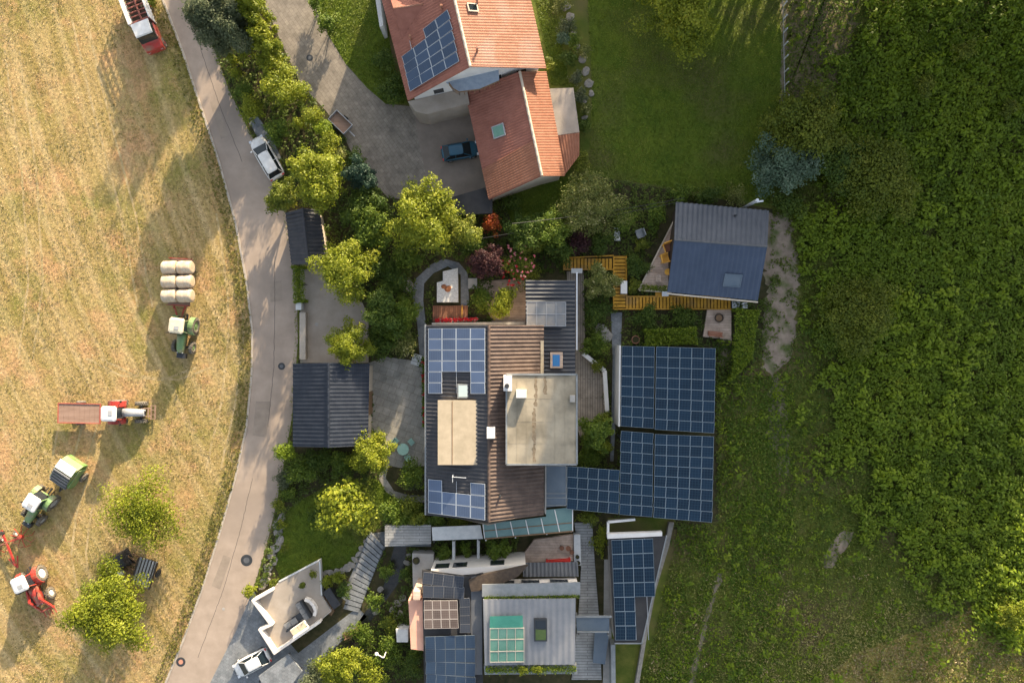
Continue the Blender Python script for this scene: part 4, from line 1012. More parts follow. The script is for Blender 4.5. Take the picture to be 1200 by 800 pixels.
# ------------------------------------------------------------------ white terrace garage by the road
h = thing('garage', 'white garage with a sunny roof terrace and stepped parapet beside the parking area', 'garage', W(345, 712))
FL = [(298, 702), (319, 690), (327, 681), (374.5, 656), (377, 697), (388, 716), (374, 728), (323, 763), (306, 736), (319, 730)]
flat(h, 'wall', FL, 0, .8, M['whitewarm'])
cc = (345, 712)
flat(h, 'terrace_floor', [(cc[0] + (x - cc[0]) * .985, cc[1] + (y - cc[1]) * .985) for x, y in FL], .8, .86, M['pinkpave'])
b = MB()
for k_, (a_, c_) in enumerate((((319, 690), (298, 702)), ((298, 702), (319, 730)), ((319, 730), (306, 736)), ((306, 736), (323, 763)), ((323, 763), (375, 727)))):
    d = (V(*c_, 1.2) - V(*a_, 1.2)).normalized() * .12
    b.bar(V(*a_, 1.15 + .004 * k_) - d, V(*c_, 1.15 + .004 * k_) + d, .27, .75)
b.build('parapet', M['whitewarm'], h)
b = MB()
for a_, c_ in (((327, 681), (374.5, 656)), ((374.5, 656), (377, 697))):
    b.bar(V(*a_, .85), V(*c_, .85), .14, .12)
b.build('edge_trim', M['greywhite'], h)
cu = thing('curved_stair', 'white curved stair wall at the east corner of the roof terrace', 'stairs', W(372, 712))
b = MB(); pts = [V(358, 701, 1.15), V(364, 703.5, 1.15), V(368, 708, 1.15), V(370.5, 714, 1.15), V(369, 720, 1.15)]
for p, q in zip(pts, pts[1:]): b.bar(p, q, .3, .6)
b.build('wall', M['whitewarm'], cu)
b = MB()
for k in range(5):
    b.slab([(372 + k * 2.6, 700 + k * 1.6), (377 + k * 2.6, 697 + k * 1.6), (383 + k * 2.2, 711 + k * 1.2), (379 + k * 2.2, 716 + k * 1.4)], 0, .8 - k * .13)
b.build('steps', M['timber'], cu)
b = MB(); b.slab([(378, 694), (386, 688), (399, 708), (391, 714)], 0, 1.1); tag(b.build('screen', M['tarp']), 'dark slatted screen beside the curved white stair', 'screen')
c = thing('carport', 'slate grey flat carport roof below the parked white hatchback', 'carport', W(332, 785))
flat(c, 'roof', [(303, 792), (338, 766), (354, 786), (320, 830)], 2.0, 2.2, M['slate'])
for x, y in ((308, 793), (336, 770), (350, 787), (321, 822)):
    b = MB(); p = W(x, y, 1); b.bar((p.x, p.y, 0), (p.x, p.y, 2.0), .15); b.build('post', M['darksteel'], c)
# ------------------------------------------------------------------ walls, steps, decks in the gardens
st = thing('stairway', 'blue grey steps with shadowed risers climbing beside the stream', 'stairs', W(425, 680))
b = MB(); n = 15
for k in range(n):
    t = k / n; t1 = (k + 1) / n - .012
    l0 = (432 + (402 - 432) * t, 622 + (714 - 622) * t); r0 = (450 + (420 - 450) * t, 640 + (718 - 640) * t)
    l1 = (432 + (402 - 432) * t1, 622 + (714 - 622) * t1); r1 = (450 + (420 - 450) * t1, 640 + (718 - 640) * t1)
    b.slab([l0, r0, r1, l1], 0, .12 + .02 * (n - k))
b.build('treads', M['slate'], st)
b = MB(); b.slab([(451, 616), (505, 615), (505, 637), (451, 640)], 0, 2.0); tag(b.build('landing', M['greyboards']), 'grey landing at the head of the blue grey steps', 'landing')
cn = thing('porch_canopy', 'pale grey boarded porch canopy south of the blue panels', 'canopy', W(533, 624))
flat(cn, 'roof', [(506, 617.5), (563, 615), (566, 631), (507, 633)], 2.4, 2.5, M['greywhite'])
for x, y in ((509, 619), (560, 617), (562, 629), (510, 631)):
    b = MB(); p = W(x, y, 1.2); b.bar((p.x, p.y, 0), (p.x, p.y, 2.4), .12); b.build('post', M['darksteel'], cn)
wl = MB()
for a_, c_ in (((683, 414), (708, 434)), ((708, 434), (711, 482))): wl.bar(V(*a_, .45), V(*c_, .45), .42, .9)
tag(wl.build('garden_wall', M['white']), 'white rendered bent wall between the weathered terrace and the path', 'wall')
wl = MB(); wl.slab([(351, 366), (358, 366), (358, 421), (351, 421)], 0, .75); tag(wl.build('garden_wall', M['kerb']), 'pale low wall between the road and the gravel court', 'wall')
wl = MB(); wl.slab([(506, 378), (615, 377), (615, 380.4), (506, 380.4)], 0, 1.2); tag(wl.build('garden_wall', M['concrete']), 'grey low wall along the north gable of the tiled house', 'wall')
wl = MB(); wl.slab([(559, 632), (562, 632), (562, 662), (559, 662)], 0, 1.4); wl.slab([(530, 634), (533, 634), (533, 660), (530, 660)], 0, 1.39); 
tag(wl.build('pergola_beams', M['greywhite']), 'pale grey beams over the shrub bed north of the modern house', 'pergola')
dk = thing('deck', 'red brown slatted deck north of the U shaped solar array', 'deck', W(527, 368))
flat(dk, 'boards', [(507, 358), (548, 358), (548, 377), (507, 377)], 0, .35, M['redwood'])
b = MB(); b.bar(V(541.5, 357, .6), V(541.5, 377, .6), .1, .1); b.build('rail', M['ochre'], dk)
pd = thing('plunge_basin', 'white speckled stone basin beside the flagstone garden path', 'basin', W(525, 336))
flat(pd, 'rim', [(519, 318), (536.5, 314), (537, 354), (512, 354), (512, 331), (519, 329)], 0, .5, mat('speckled_white', (.48, .48, .46), (.72, .72, .70), 6, .7, .2))
b = MB(); rg = random.Random(5)
for k in range(5): p = V(523 + rg.uniform(-3, 3), 336 + rg.uniform(-4, 4), .5); b.dome(p, .3, .24, .16)
b.build('rusty_ornament', mat('rust', (.30, .11, .05), (.38, .16, .07), 4, .9, .3), pd)
b = MB(); b.slab([(548.5, 326), (559, 326), (559, 338), (548.5, 338)], 0, .5); tag(b.build('stone_block', M['concrete']), 'pale square stone block east of the speckled basin', 'stone')
pg = thing('planter_box', 'grey planter strip of red geraniums on the edge of the red brown deck', 'planter', W(535, 378))
flat(pg, 'trough', [(510, 374), (560, 372), (560, 375.6), (510, 377.6)], .36, .75, M['concrete'])
# ------------------------------------------------------------------ wheels, tractors, trailers, cars (x forward, y left)
def wheel(parent, c, r, w, rim=None, tyre=None, lug=False):
    c = Vector(c)
    b = MB(); b.smooth = True; b.torus(c, (0, 1, 0), r - w * .32, w * .5, 22, 8, 1.0); b.smooth = False
    if lug:
        for k in range(18):
            t = 2 * math.pi * k / 18; d = Vector((math.cos(t), 0, math.sin(t)))
            for s in (-1, 1):
                q = c + d * (r + w * .12); b.bar(q + Vector((0, s * w * .03, 0)), q + Vector((-d.z * .08, s * w * .46, d.x * .08)), .05, .07, up=d)
    o = b.build('wheel', tyre or M['rubber'], parent, local=True)
    b = MB(); b.cyl(c - Vector((0, w * .28, 0)), c + Vector((0, w * .28, 0)), r - w * .55, n=16); b.cyl(c - Vector((0, w * .38, 0)), c + Vector((0, w * .38, 0)), (r - w * .5) * .35, n=10)
    b.build('rim', rim or M['greypaint'], o, local=True)
    return o
def tractor(label, px, py, dx, dy, body, roofm, rimm=None, loader=False, group=None, extra=None, wb=2.3, k=1.0, tyre=None, bonm=None):
    p = W(px, py); t = thing('tractor', label, 'tractor', (p.x, p.y, .0), math.atan2(-dy, dx), group)
    R, r = .82, .56
    for s in (-1, 1):
        wheel(t, (0, s * .98, R), R, .50, rimm, tyre, True); wheel(t, (wb, s * .92, r), r, .38, rimm, tyre, True)
    b = MB(); b.box((wb * .5, 0, .75), (wb + .5, .5, .45)); b.bar((0, -.95, R), (0, .95, R), .22); b.bar((wb, -.9, r), (wb, .9, r), .18); b.build('chassis', M['darksteel'], t, local=True)
    # bonnet: loft with a rounded top
    def ring(x, hw, zt, zb=.85):
        return [Vector((x, -hw, zb)), Vector((x, hw, zb)), Vector((x, hw, zt - .16)), Vector((x, hw * .72, zt - .03)), Vector((x, 0, zt)), Vector((x, -hw * .72, zt - .03)), Vector((x, -hw, zt - .16))]
    b = MB(); b.smooth = True; b.loft([ring(.85, .42, 1.72), ring(1.5, .40, 1.68), ring(wb + .3, .36, 1.52), ring(wb + .62, .31, 1.32, .95), ring(wb + .68, .24, 1.15, 1.0)]); bn = b.build('bonnet', bonm or body, t, local=True)
    g = MB(); g.box((wb + .69, 0, 1.12), (.05, .4, .28)); g.build('grille', M['blackplastic'], bn, local=True)
    for s in (-1, 1):
        g = MB(); g.box((wb + .63, s * .26, 1.28), (.06, .1, .08)); g.build('headlight', M['aluminium'], bn, local=True)
    # fenders
    for s in (-1, 1):
        b = MB(); n = 9
        for i in range(n):
            a0 = math.radians(12 + 150 * i / n); a1 = math.radians(12 + 150 * (i + 1) / n); rr = R + .13
            b.bar((rr * math.cos(a0), s * .93, R + rr * math.sin(a0)), (rr * math.cos(a1), s * .93, R + rr * math.sin(a1)), .55, .05, up=(0, 1, 0) if False else (math.cos((a0 + a1) / 2), 0, math.sin((a0 + a1) / 2)))
        b.build('fender', body, t, local=True)
    # cab
    b = MB(); ct, cb = 2.62, 1.15
    for x0, x1 in ((-.55, -.42), (.85, .62)):
        for s in (-1, 1): b.bar((x0, s * .68, cb), (x1, s * .62, ct), .09)
    b.box((.15, 0, cb - .1), (1.4, 1.3, .3)); cabo = b.build('cab', body, t, local=True)
    g = MB(); g.add([(-.56, -.66, cb), (.84, -.66, cb), (.84, .66, cb), (-.56, .66, cb), (-.43, -.60, ct), (.61, -.60, ct), (.61, .60, ct), (-.43, .60, ct)], [(3, 2, 1, 0), (4, 5, 6, 7), (0, 1, 5, 4), (1, 2, 6, 5), (2, 3, 7, 6), (3, 0, 4, 7)])
    g.build('glazing', M['glass'], cabo, local=True)
    b = MB(); b.smooth = False
    def rr(x0, x1, hw, z, c=.16): return [Vector(q) for q in ((x0 + c, -hw, z), (x1 - c, -hw, z), (x1, -hw + c, z), (x1, hw - c, z), (x1 - c, hw, z), (x0 + c, hw, z), (x0, hw - c, z), (x0, -hw + c, z))]
    b.loft([rr(-.66, .84, .74, ct), rr(-.70, .90, .78, ct + .08), rr(-.66, .84, .74, ct + .2), rr(-.5, .66, .58, ct + .25)]); ro = b.build('roof', roofm, t, local=True)
    b = MB(); b.box((.32, .1, ct + .27), (.38, .5, .04)); b.build('roof_hatch', M['greypaint'], ro, local=True)
    b = MB(); b.cyl((.95, -.48, 1.5), (.95, -.48, 2.75), .06, n=8); b.build('exhaust', M['darksteel'], t, local=True)
    for s in (-1, 1):
        b = MB(); b.bar((.75, s * .7, 2.2), (.95, s * 1.15, 2.2), .04); b.box((.95, s * 1.18, 2.1), (.05, .2, .3)); b.build('mirror', M['blackplastic'], t, local=True)
    b = MB(); b.bar((-.3, 0, .6), (-1.15, 0, .55), .14); b.bar((-.4, -.35, .7), (-1.0, -.35, .55), .08); b.bar((-.4, .35, .7), (-1.0, .35, .55), .08); b.build('hitch', M['darksteel'], t, local=True)
    if extra: extra(t)
    return t
def front_frame(t):
    b = MB()
    for s in (-1, 1): b.bar((2.4, s * .42, .9), (3.3, s * .42, .55), .09)
    b.bar((3.3, -.75, .55), (3.3, .75, .55), .09); b.bar((3.7, -.75, .5), (3.7, .75, .5), .09)
    for s in (-.7, -.25, .25, .7): b.bar((3.3, s, .55), (3.7, s, .5), .06)
    b.bar((3.1, -.5, .75), (3.1, .5, .75), .1); b.build('front_linkage', M['bedbrown'], t, local=True)
def front_weight(t):
    b = MB(); b.box((3.25, 0, .75), (.5, .9, .5)); b.bar((2.6, 0, .75), (3.1, 0, .75), .25); b.build('front_weight', M['darksteel'], t, local=True)
def loader(t):
    for s in (-1, 1):
        b = MB(); b.bar((.95, s * .55, 1.45), (2.35, s * .58, 1.75), .17, .24); b.bar((2.3, s * .58, 1.78), (3.55, s * .62, .75), .16, .22); b.bar((3.5, s * .62, .85), (3.8, s * .62, .55), .15)
        b.bar((1.0, s * .55, 1.5), (1.0, s * .55, .8), .2)
        b.build('loader_arm', M['redpaint'], t, local=True)
    b = MB(); b.bar((2.9, -.62, 1.25), (2.9, .62, 1.25), .1); b.bar((3.7, -.7, .6), (3.7, .7, .6), .14, .3)
    for s in (-.6, -.2, .2, .6): b.bar((3.7, s, .5), (4.45, s, .42), .06)
    b.build('fork', M['redpaint'], t, local=True)
tractor('red tractor with white cab roof, hitched to the brown flatbed in the hayfield', 144, 481.5, 1, .02, M['redpaint'], M['whitepaint'], M['greypaint'], extra=front_frame, tyre=M['dustyrubber'], bonm=M['greypaint'])
tractor('light green tractor with a cream domed roof, pulling the trailer of bales', 221.5, 381, -.12, .99, M['greenpaint'], M['creampaint'], M['greenpaint'], extra=front_weight, tyre=M['dustyrubber'])
tractor('green tractor with a grey white roof, pulling the round baler', 58.5, 581, -.55, .835, M['greenpaint'], M['whitepaint'], M['greypaint'], extra=front_weight, tyre=M['dustyrubber'])
tractor('red tractor with front loader fork, nearest the bottom left corner', 44, 673, .40, .92, M['redpaint'], M['whitepaint'], M['whitepaint'], extra=loader, tyre=M['dustyrubber'])

def placed(name, label, cat, px, py, dx, dy, group=None):
    p = W(px, py); return thing(name, label, cat, (p.x, p.y, 0), math.atan2(-dy, dx), group)
# flatbed trailer behind the red tractor
t = placed('trailer', 'low rusty brown flatbed trailer hitched behind the red tractor', 'trailer', 100, 483, 1, .02)
b = MB()
for k in range(8): b.box((-1.9 + k * .545, 0, 1.0), (.53, 2.0, .07))
b.build('bed', M['bedbrown'], t, local=True)
b = MB()
for s in (-1, 1): b.bar((-2.2, s * 1.02, 1.02), (2.2, s * 1.02, 1.02), .08, .16)
for s in (-1, 1): b.bar((s * 2.2, -1.06, 1.02), (s * 2.2, 1.06, 1.02), .08, .158)
b.bar((2.2, -.5, .8), (3.1, 0, .6), .1); b.bar((2.2, .5, .8), (3.1, 0, .6), .1); b.bar((-2.1, 0, .82), (2.2, 0, .82), .5, .2); b.build('frame', mat('faded_red_paint', (.40, .09, .055), (.33, .10, .07), 3, .6), t, local=True)
for s in (-1, 1): wheel(t, (-.2, s * 1.12, .42), .42, .3, M['redpaint'], M['dustyrubber'])
# bale trailer
t = placed('trailer', 'bale trailer with red drawbar under the wrapped hay bales', 'trailer', 216.5, 331.5, -.06, 1)
b = MB(); b.box((0, 0, .95), (5.0, 2.3, .1)); b.build('bed', M['bedbrown'], t, local=True)
b = MB(); b.bar((2.7, -.5, .8), (4.4, 0, .6), .12); b.bar((2.7, .5, .8), (4.4, 0, .6), .12)
for s in (-1, 1): b.bar((-2.5, s * .6, .82), (2.8, s * .6, .82), .12, .18); b.bar((s * 2.45, -1.15, 1.4), (s * 2.45, 1.15, 1.4), .08); b.bar((s * 2.45, -1.1, .95), (s * 2.45, -1.1, 1.4), .08); b.bar((s * 2.45, 1.1, .95), (s * 2.45, 1.1, 1.4), .08)
b.build('frame', M['redpaint'], t, local=True)
for x in (-1.5, -.4):
    for s in (-1, 1): wheel(t, (x, s * 1.0, .42), .42, .3, M['greypaint'], M['dustyrubber'])
def bale_mb(r=.70, l=1.5):
    b = MB(); b.smooth = True; n = 26; rg = random.Random(2); rings = []
    prof = [(-l / 2, .0), (-l / 2, .62), (-l / 2 + .02, .86), (-l / 2 + .10, .97), (-l / 4, 1.0), (-.03, .985), (.0, .975), (.03, .985), (l / 4, 1.0), (l / 2 - .10, .97), (l / 2 - .02, .86), (l / 2, .62), (l / 2, .0)]
    for x, f in prof:
        rings.append([Vector((x, (r * f + .0001) * math.cos(2 * math.pi * k / n) * (1 + rg.uniform(-.015, .015)), (r * f + .0001) * math.sin(2 * math.pi * k / n) * (1 + rg.uniform(-.015, .015)))) for k in range(n)])
    b.loft(rings, cap=False); return b
first = None
spots = []
for row, yy in enumerate((313.5, 330, 346.5)):
    for colm in (0, 1):
        spots.append((row, yy, colm, 0))
rows = ('rear', 'middle', 'front'); sides = ('left hand', 'right hand')
for row, yy, colm, lay in spots:
    lab = 'pale wrapped round hay bale, %s row, %s side%s of the trailer' % (('top', 'middle', 'bottom')[row], ('left', 'right')[colm], '')
    tb = MB() if first else bale_mb()
    if first is None:
        first = tb.build('hay_bale', M['bale']); o = first
        # recentre so that the origin is the bale's middle
        me = first.data; zz = min(v.co.z for v in me.vertices); off = .70
        for v in me.vertices: v.co.z -= off
    else:
        o = first.copy(); COL.objects.link(o)
    z = 1.0 + .70 + lay * 1.36
    p = W(0, 0, 0); k_ = (1 - z / H) / S
    gx = 600 - (600 - (199.2 + colm * 18)) * (1 - 1.75 / H); gy = 400 - (400 - yy) * (1 - 1.75 / H)
    q = W(gx, gy); o.location = (q.x, q.y, z); o.rotation_euler = (random.uniform(-.3, .3), 0, random.uniform(-.04, .04) + .06 + (math.pi if colm else 0))
    tag(o, lab, 'hay bale', 'hay bales on the trailer')
# round baler
t = placed('baler', 'green round baler with a white top panel, towed by the green tractor', 'baler', 88, 553, -.55, .835)
b = MB(); b.smooth = True
def bring(y):
    return [Vector((x, y, z)) for x, z in ((-1.7, .7), (-1.75, 1.5), (-1.35, 2.15), (-.5, 2.35), (.4, 2.2), (1.0, 1.7), (1.2, 1.1), (1.0, .5), (-1.1, .45))]
b.smooth = False; b.loft([bring(-1.05), bring(1.05)]); b.build('drum_housing', M['limepaint'], t, local=True)
b = MB(); b.box((-1.05, 0, 2.40), (.95, 2.0, .08), ry=-.12); b.build('top_panel', M['whitepaint'], t, local=True)
b = MB()
for k in range(5): b.cyl((-.32 + .33 * k, -1.0, 2.42 - .10 * k - (.12 if k > 3 else 0)), (-.32 + .33 * k, 1.0, 2.42 - .10 * k - (.12 if k > 3 else 0)), .12, n=10)
b.build('rollers', M['steelroof'], t, local=True)
for s in (-1, 1):
    b = MB(); b.box((-.25, s * 1.12, 1.35), (2.1, .1, 1.2)); b.build('side_guard', M['greenpaint'], t, local=True)
    wheel(t, (-.3, s * 1.32, .5), .5, .35, M['greypaint'], M['dustyrubber'])
b = MB(); b.bar((1.0, -.35, .8), (2.3, 0, .6), .12); b.bar((1.0, .35, .8), (2.3, 0, .6), .12); b.box((1.2, 0, 1.3), (.3, 1.0, .5)); b.build('drawbar', M['darksteel'], t, local=True)
# rotary rake
t = placed('rotary_rake', 'red rotary hay rake at the left edge behind the loader tractor', 'hay rake', 17, 640, .35, .93)
b = MB(); b.bar((-2.1, 0, .9), (1.9, 0, .75), .16); b.bar((-.7, -1.3, .8), (-.7, 1.3, .8), .14); b.bar((1.0, -.5, .7), (2.2, 0, .6), .1); b.bar((1.0, .5, .7), (2.2, 0, .6), .1); b.build('frame', M['redpaint'], t, local=True)
for cx, cy in ((-.7, -1.5), (-.7, 1.5)):
    b = MB(); b.cyl((cx, cy, .45), (cx, cy, .95), .2, n=12)
    for k in range(9):
        a = 2 * math.pi * k / 9; d = Vector((math.cos(a), math.sin(a), 0)); e = Vector((cx, cy, .6)) + d * 1.15
        b.bar((cx, cy, .65), e, .05); b.bar(e, e + Vector((-d.y * .3, d.x * .3, -.5)), .05)
    b.build('rotor', M['redpaint'], t, local=True)
b = MB(); b.cyl((-1.9, 0, .9), (-1.9, 0, 1.9), .13, n=10); b.box((-1.75, 0, 1.35), (.25, .28, 1.2)); b.cyl((-1.9, 0, 1.9), (-1.9, 0, 2.0), .2, n=10); b.build('hydraulic_post', M['tarp'], t, local=True)
for s in (-1, 1): wheel(t, (-1.2, s * .8, .3), .3, .2, M['greywhite'], M['dustyrubber'])
# lorry
t = placed('lorry', 'red lorry with white cab roof and white sided slatted load bed', 'lorry', 181.5, 47, .36, .93)
b = MB(); b.box((-2.6, 0, .85), (6.6, .9, .3)); b.build('chassis', M['darksteel'], t, local=True)
b = MB(); b.smooth = False
def lr(x, hw, z0, z1): return [Vector(q) for q in ((x, -hw, z0), (x, hw, z0), (x, hw, z1 - .1), (x, hw - .12, z1), (x, -hw + .12, z1), (x, -hw, z1 - .1))]
b.loft([lr(-.75, 1.0, .7, 1.75), lr(.75, 1.0, .7, 1.7), lr(1.05, 1.0, .6, 1.45), lr(1.62, .92, .55, 1.28), lr(1.72, .8, .6, 1.0)]); cab = b.build('cab', M['redpaint'], t, local=True)
g = MB(); g.add([(-.7, -.92, 1.7), (.95, -.92, 1.6), (.95, .92, 1.6), (-.7, .92, 1.7), (-.68, -.86, 2.5), (.55, -.86, 2.5), (.55, .86, 2.5), (-.68, .86, 2.5)], [(3, 2, 1, 0), (4, 5, 6, 7), (0, 1, 5, 4), (1, 2, 6, 5), (2, 3, 7, 6), (3, 0, 4, 7)]); g.build('glazing', M['glass'], cab, local=True)
b = MB(); b.loft([rr_ for rr_ in ([Vector((x, s, 2.5)) for x, s in ((-.78, -.95), (.68, -.9), (.68, .9), (-.78, .95))], [Vector((x, s, 2.64)) for x, s in ((-.76, -.93), (.6, -.85), (.6, .85), (-.76, .93))])]); b.build('cab_roof', M['whitepaint'], cab, local=True)
for s in (-1, 1):
    g = MB(); g.box((1.68, s * .68, .95), (.08, .22, .14)); g.build('headlight', M['aluminium'], cab, local=True)
b = MB()
for k in range(9): b.box((-5.6 + k * .58, 0, 1.12), (.5, 2.1, .06))
b.build('load_floor', M['darktimber'], t, local=True)
for s in (-1, 1):
    b = MB(); b.bar((-5.9, s * 1.12, 2.45), (-.95, s * 1.12, 2.45), .13, .14)
    for z in (1.3, 1.6, 1.9, 2.2): b.bar((-5.9, s * 1.12, z), (-.95, s * 1.12, z), .06, .12)
    for k in range(8): b.bar((-5.9 + k * .707, s * 1.12, 1.05), (-5.9 + k * .707, s * 1.12, 2.4), .08)
    b.build('side_rail', M['whitepaint'], t, local=True)
b = MB()
for k in range(10): b.bar((-5.6 + k * .5, -1.0, 1.5 + .06 * (k % 2)), (-5.6 + k * .5, 1.0, 1.5 + .06 * (k % 2)), .12)
b.bar((-5.7, 0, 1.6), (-1.0, 0, 1.6), .14); b.box((-.98, 0, 1.75), (.08, 2.1, 1.3)); b.build('loading_rack', mat('dull_brown_red_paint', (.20, .06, .045), (.26, .10, .075), 3, .6), t, local=True)
for x in (.9, -3.4, -4.5):
    for s in (-1, 1): wheel(t, (x, s * .92, .48), .48, .32, M['redpaint'], M['dustyrubber'])
# slatted hay trailer under the trees, drum and poles
t = placed('trailer', 'old dark slatted trailer parked between the two field trees', 'trailer', 176, 667, .30, -.95)
b = MB()
for k in range(6): b.box((0, -.85 + k * .34, 1.05), (2.9, .2, .07))
b.build('slatted_bed', M['greypaint'], t, local=True)
b = MB(); b.box((0, 0, .95), (2.9, 1.9, .1))
for s in (-1, 1): b.bar((-1.45, s * 1.0, 1.2), (1.45, s * 1.0, 1.2), .1, .3)
b.bar((-1.4, 0, .8), (-2.4, 0, .6), .12); b.build('frame', M['darktimber'], t, local=True)
for s in (-1, 1): wheel(t, (.1, s * 1.1, .42), .42, .28, M['darksteel'])
b = MB(); b.smooth = True; p = W(144, 669); b.cyl(p, p + Vector((0, 0, .95)), .32, .36, 18); b.cyl(p + Vector((0, 0, .95)), p + Vector((0, 0, 1.02)), .36, .28, 18)
tag(b.build('barrel', M['whitepaint']), 'white plastic barrel between the two field trees', 'barrel')
b = MB(); b.smooth = False
for k in range(5): p = W(150 + k * 3.2, 668 - k * 4, .3); b.cyl(p + Vector((-.9, .5, .1 * (k % 2))), p + Vector((.9, -.6, .12)), .1, n=8)
tag(b.build('log_pile', M['timber']), 'brown logs lying beside the old slatted trailer', 'logs')
b = MB(); p = W(143, 656); b.box((p.x, p.y, .6), (2.4, 1.8, 1.2), .5, taper=.7); tag(b.build('covered_heap', M['tarp']), 'black covered heap between the field trees', 'tarpaulin')

# ------------------------------------------------------------------ cars
def car(name, label, px, py, dx, dy, paint, L=4.5, Wd=1.78, estate=False, group=None):
    p = W(px, py); t = thing(name, label, 'car', (p.x, p.y, 0), math.atan2(-dy, dx), group)
    h = L / 2; q = Wd / 2
    def ring(x, hw, zt, zb=.28):
        return [Vector((x, -hw * .9, zb)), Vector((x, hw * .9, zb)), Vector((x, hw, zb + .2)), Vector((x, hw, zt - .18)), Vector((x, hw * .93, zt - .05)), Vector((x, hw * .6, zt)), Vector((x, 0, zt + .02)), Vector((x, -hw * .6, zt)), Vector((x, -hw * .93, zt - .05)), Vector((x, -hw, zt - .18)), Vector((x, -hw, zb + .2))]
    b = MB(); b.smooth = True
    b.loft([ring(-h, q * .50, .70, .45), ring(-h + .05, q * .74, .84, .38), ring(-h + .16, q * .87, .93, .32), ring(-h + .45, q * .96, .98), ring(-h * .4, q, .98), ring(h * .1, q, .96), ring(h * .42, q * .99, .94), ring(h * .62, q * .96, .88), ring(h - .55, q * .90, .83), ring(h - .32, q * .80, .76), ring(h - .15, q * .66, .68, .34), ring(h - .05, q * .5, .6, .38), ring(h, q * .3, .54, .44)])
    body = b.build('body', paint, t, local=True)
    rb, rf = (-h + .2, h * .56); tb, tf = (-h + (.55 if estate else .85), h * .16)
    b = MB(); wb, wt = q * .88, q * .64; zb, zt = .94, 1.40
    P = [(rb, -wb, zb), (rf, -wb, zb), (rf, wb, zb), (rb, wb, zb), (tb, -wt, zt), (tf, -wt, zt), (tf, wt, zt), (tb, wt, zt)]
    # windscreen, rear window and side windows as panes of their own on a body-coloured pillar frame
    for nm, idx in (('windscreen', (1, 2, 6, 5)), ('rear_window', (3, 0, 4, 7)), ('side_window', (0, 1, 5, 4)), ('side_window', (2, 3, 7, 6))):
        a = [Vector(P[i]) for i in idx]; c = sum(a, Vector()) / 4; n = (a[1] - a[0]).cross(a[3] - a[0]).normalized()
        if n.dot(c - Vector((0, 0, 1.1))) < 0: n = -n
        o_ = [x - n * .04 for x in a]
        g = MB(); g.add(a + o_, [(0, 1, 2, 3), (7, 6, 5, 4), (0, 4, 5, 1), (1, 5, 6, 2), (2, 6, 7, 3), (3, 7, 4, 0)]); g.build(nm, M['carglass'], t, local=True)
    b = MB()
    for i, j in ((0, 4), (1, 5), (2, 6), (3, 7)): b.bar(P[i], P[j], .055)
    for s in (-1, 1): b.bar(((rb + rf) / 2 - .25, s * wb, zb), ((tb + tf) / 2 - .1, s * wt, zt), .05)
    b.build('pillars', paint, t, local=True)
    b = MB(); b.smooth = True
    def rt(z, e): return [Vector(k) for k in ((tb - e + .12, -wt - e, z), (tf + e - .1, -wt - e, z), (tf + e, -wt - e + .12, z), (tf + e + .03, 0, z), (tf + e, wt + e - .12, z), (tf + e - .1, wt + e, z), (tb - e + .12, wt + e, z), (tb - e, wt + e - .12, z), (tb - e, -wt - e + .12, z))]
    b.loft([rt(zt - .02, .0), rt(zt + .03, .01), rt(zt + .07, -.06), rt(zt + .09, -.2)]); b.build('roof', paint, t, local=True)
    for x in (-h * .60, h * .62):
        for s in (-1, 1): wheel(t, (x, s * (q - .1), .32), .32, .2, M['steel'])
    for s in (-1, 1):
        g = MB(); g.box((h - .2, s * q * .72, .68), (.24, .26, .1)); g.build('headlight', M['aluminium'], t, local=True)
        g = MB(); g.box((-h + .08, s * q * .74, .80), (.1, .24, .14)); g.build('tail_light', M['redplastic'], t, local=True)
        g = MB(); g.box((rf - .2, s * (q + .1), 1.0), (.12, .2, .13)); g.build('mirror', paint, t, local=True)
    return t
car('car', 'white estate car parked on the bay at the roadside under the trees', 315, 187, -.50, -.866, M['whitepaint'], 4.9, 1.85, True)
car('car', 'white hatchback on the blue grey setts at the bottom of the picture', 298, 773, -.88, .47, M['whitepaint'], 4.1, 1.75)
car('car', 'petrol blue car on the brown court in front of the red wing', 540, 179, .98, -.17, M['bluecar'], 4.0, 1.74)
t = placed('car_trailer', 'small silver car trailer with brown load floor by the hedge', 'trailer', 401, 146, .72, .69)
b = MB(); b.box((0, 0, .5), (2.2, 1.25, .05)); b.build('floor', M['bedbrown'], t, local=True)
b = MB()
for s in (-1, 1): b.box((0, s * .66, .68), (2.3, .06, .4)); b.box((s * 1.13, 0, .68), (.06, 1.26, .4))
b.build('side_panels', M['steel'], t, local=True)
b = MB(); b.bar((1.1, 0, .45), (2.0, 0, .42), .09); b.build('drawbar', M['steel'], t, local=True)
for s in (-1, 1): wheel(t, (-.1, s * .82, .28), .28, .18, M['steel'])

# ------------------------------------------------------------------ manholes
for px, py, r, lab in ((289, 656, .62, 'large round manhole with a pale centre on the road above the parking area'), (212, 775, .5, 'rusty centred round manhole on the road near the bottom edge'), (330, 429, .38, 'small pale manhole on the road beside the double garage'), (363, 68, .36, 'manhole cover in the cobbled driveway'), (262, 713, .16, 'tiny valve cover near the middle of the road'), (371, 380, .2, 'small dark drain in the gravel court')):
    p = W(px, py); t = thing('manhole', lab, 'manhole', (p.x, p.y, 0))
    b = MB(); b.torus((p.x, p.y, .02), (0, 0, 1), r * .72, r * .28, 24, 6, .1); b.build('ring', M['darksteel'] if r > .3 else M['concrete'], t)
    b = MB(); b.cyl((p.x, p.y, .0), (p.x, p.y, .034), r * .5, n=20); b.build('cover', M['concrete'] if r < .3 else M['steelroof'] if r != .5 else mat('rusty_cover', (.5, .24, .16), (.42, .2, .14), 4), t)

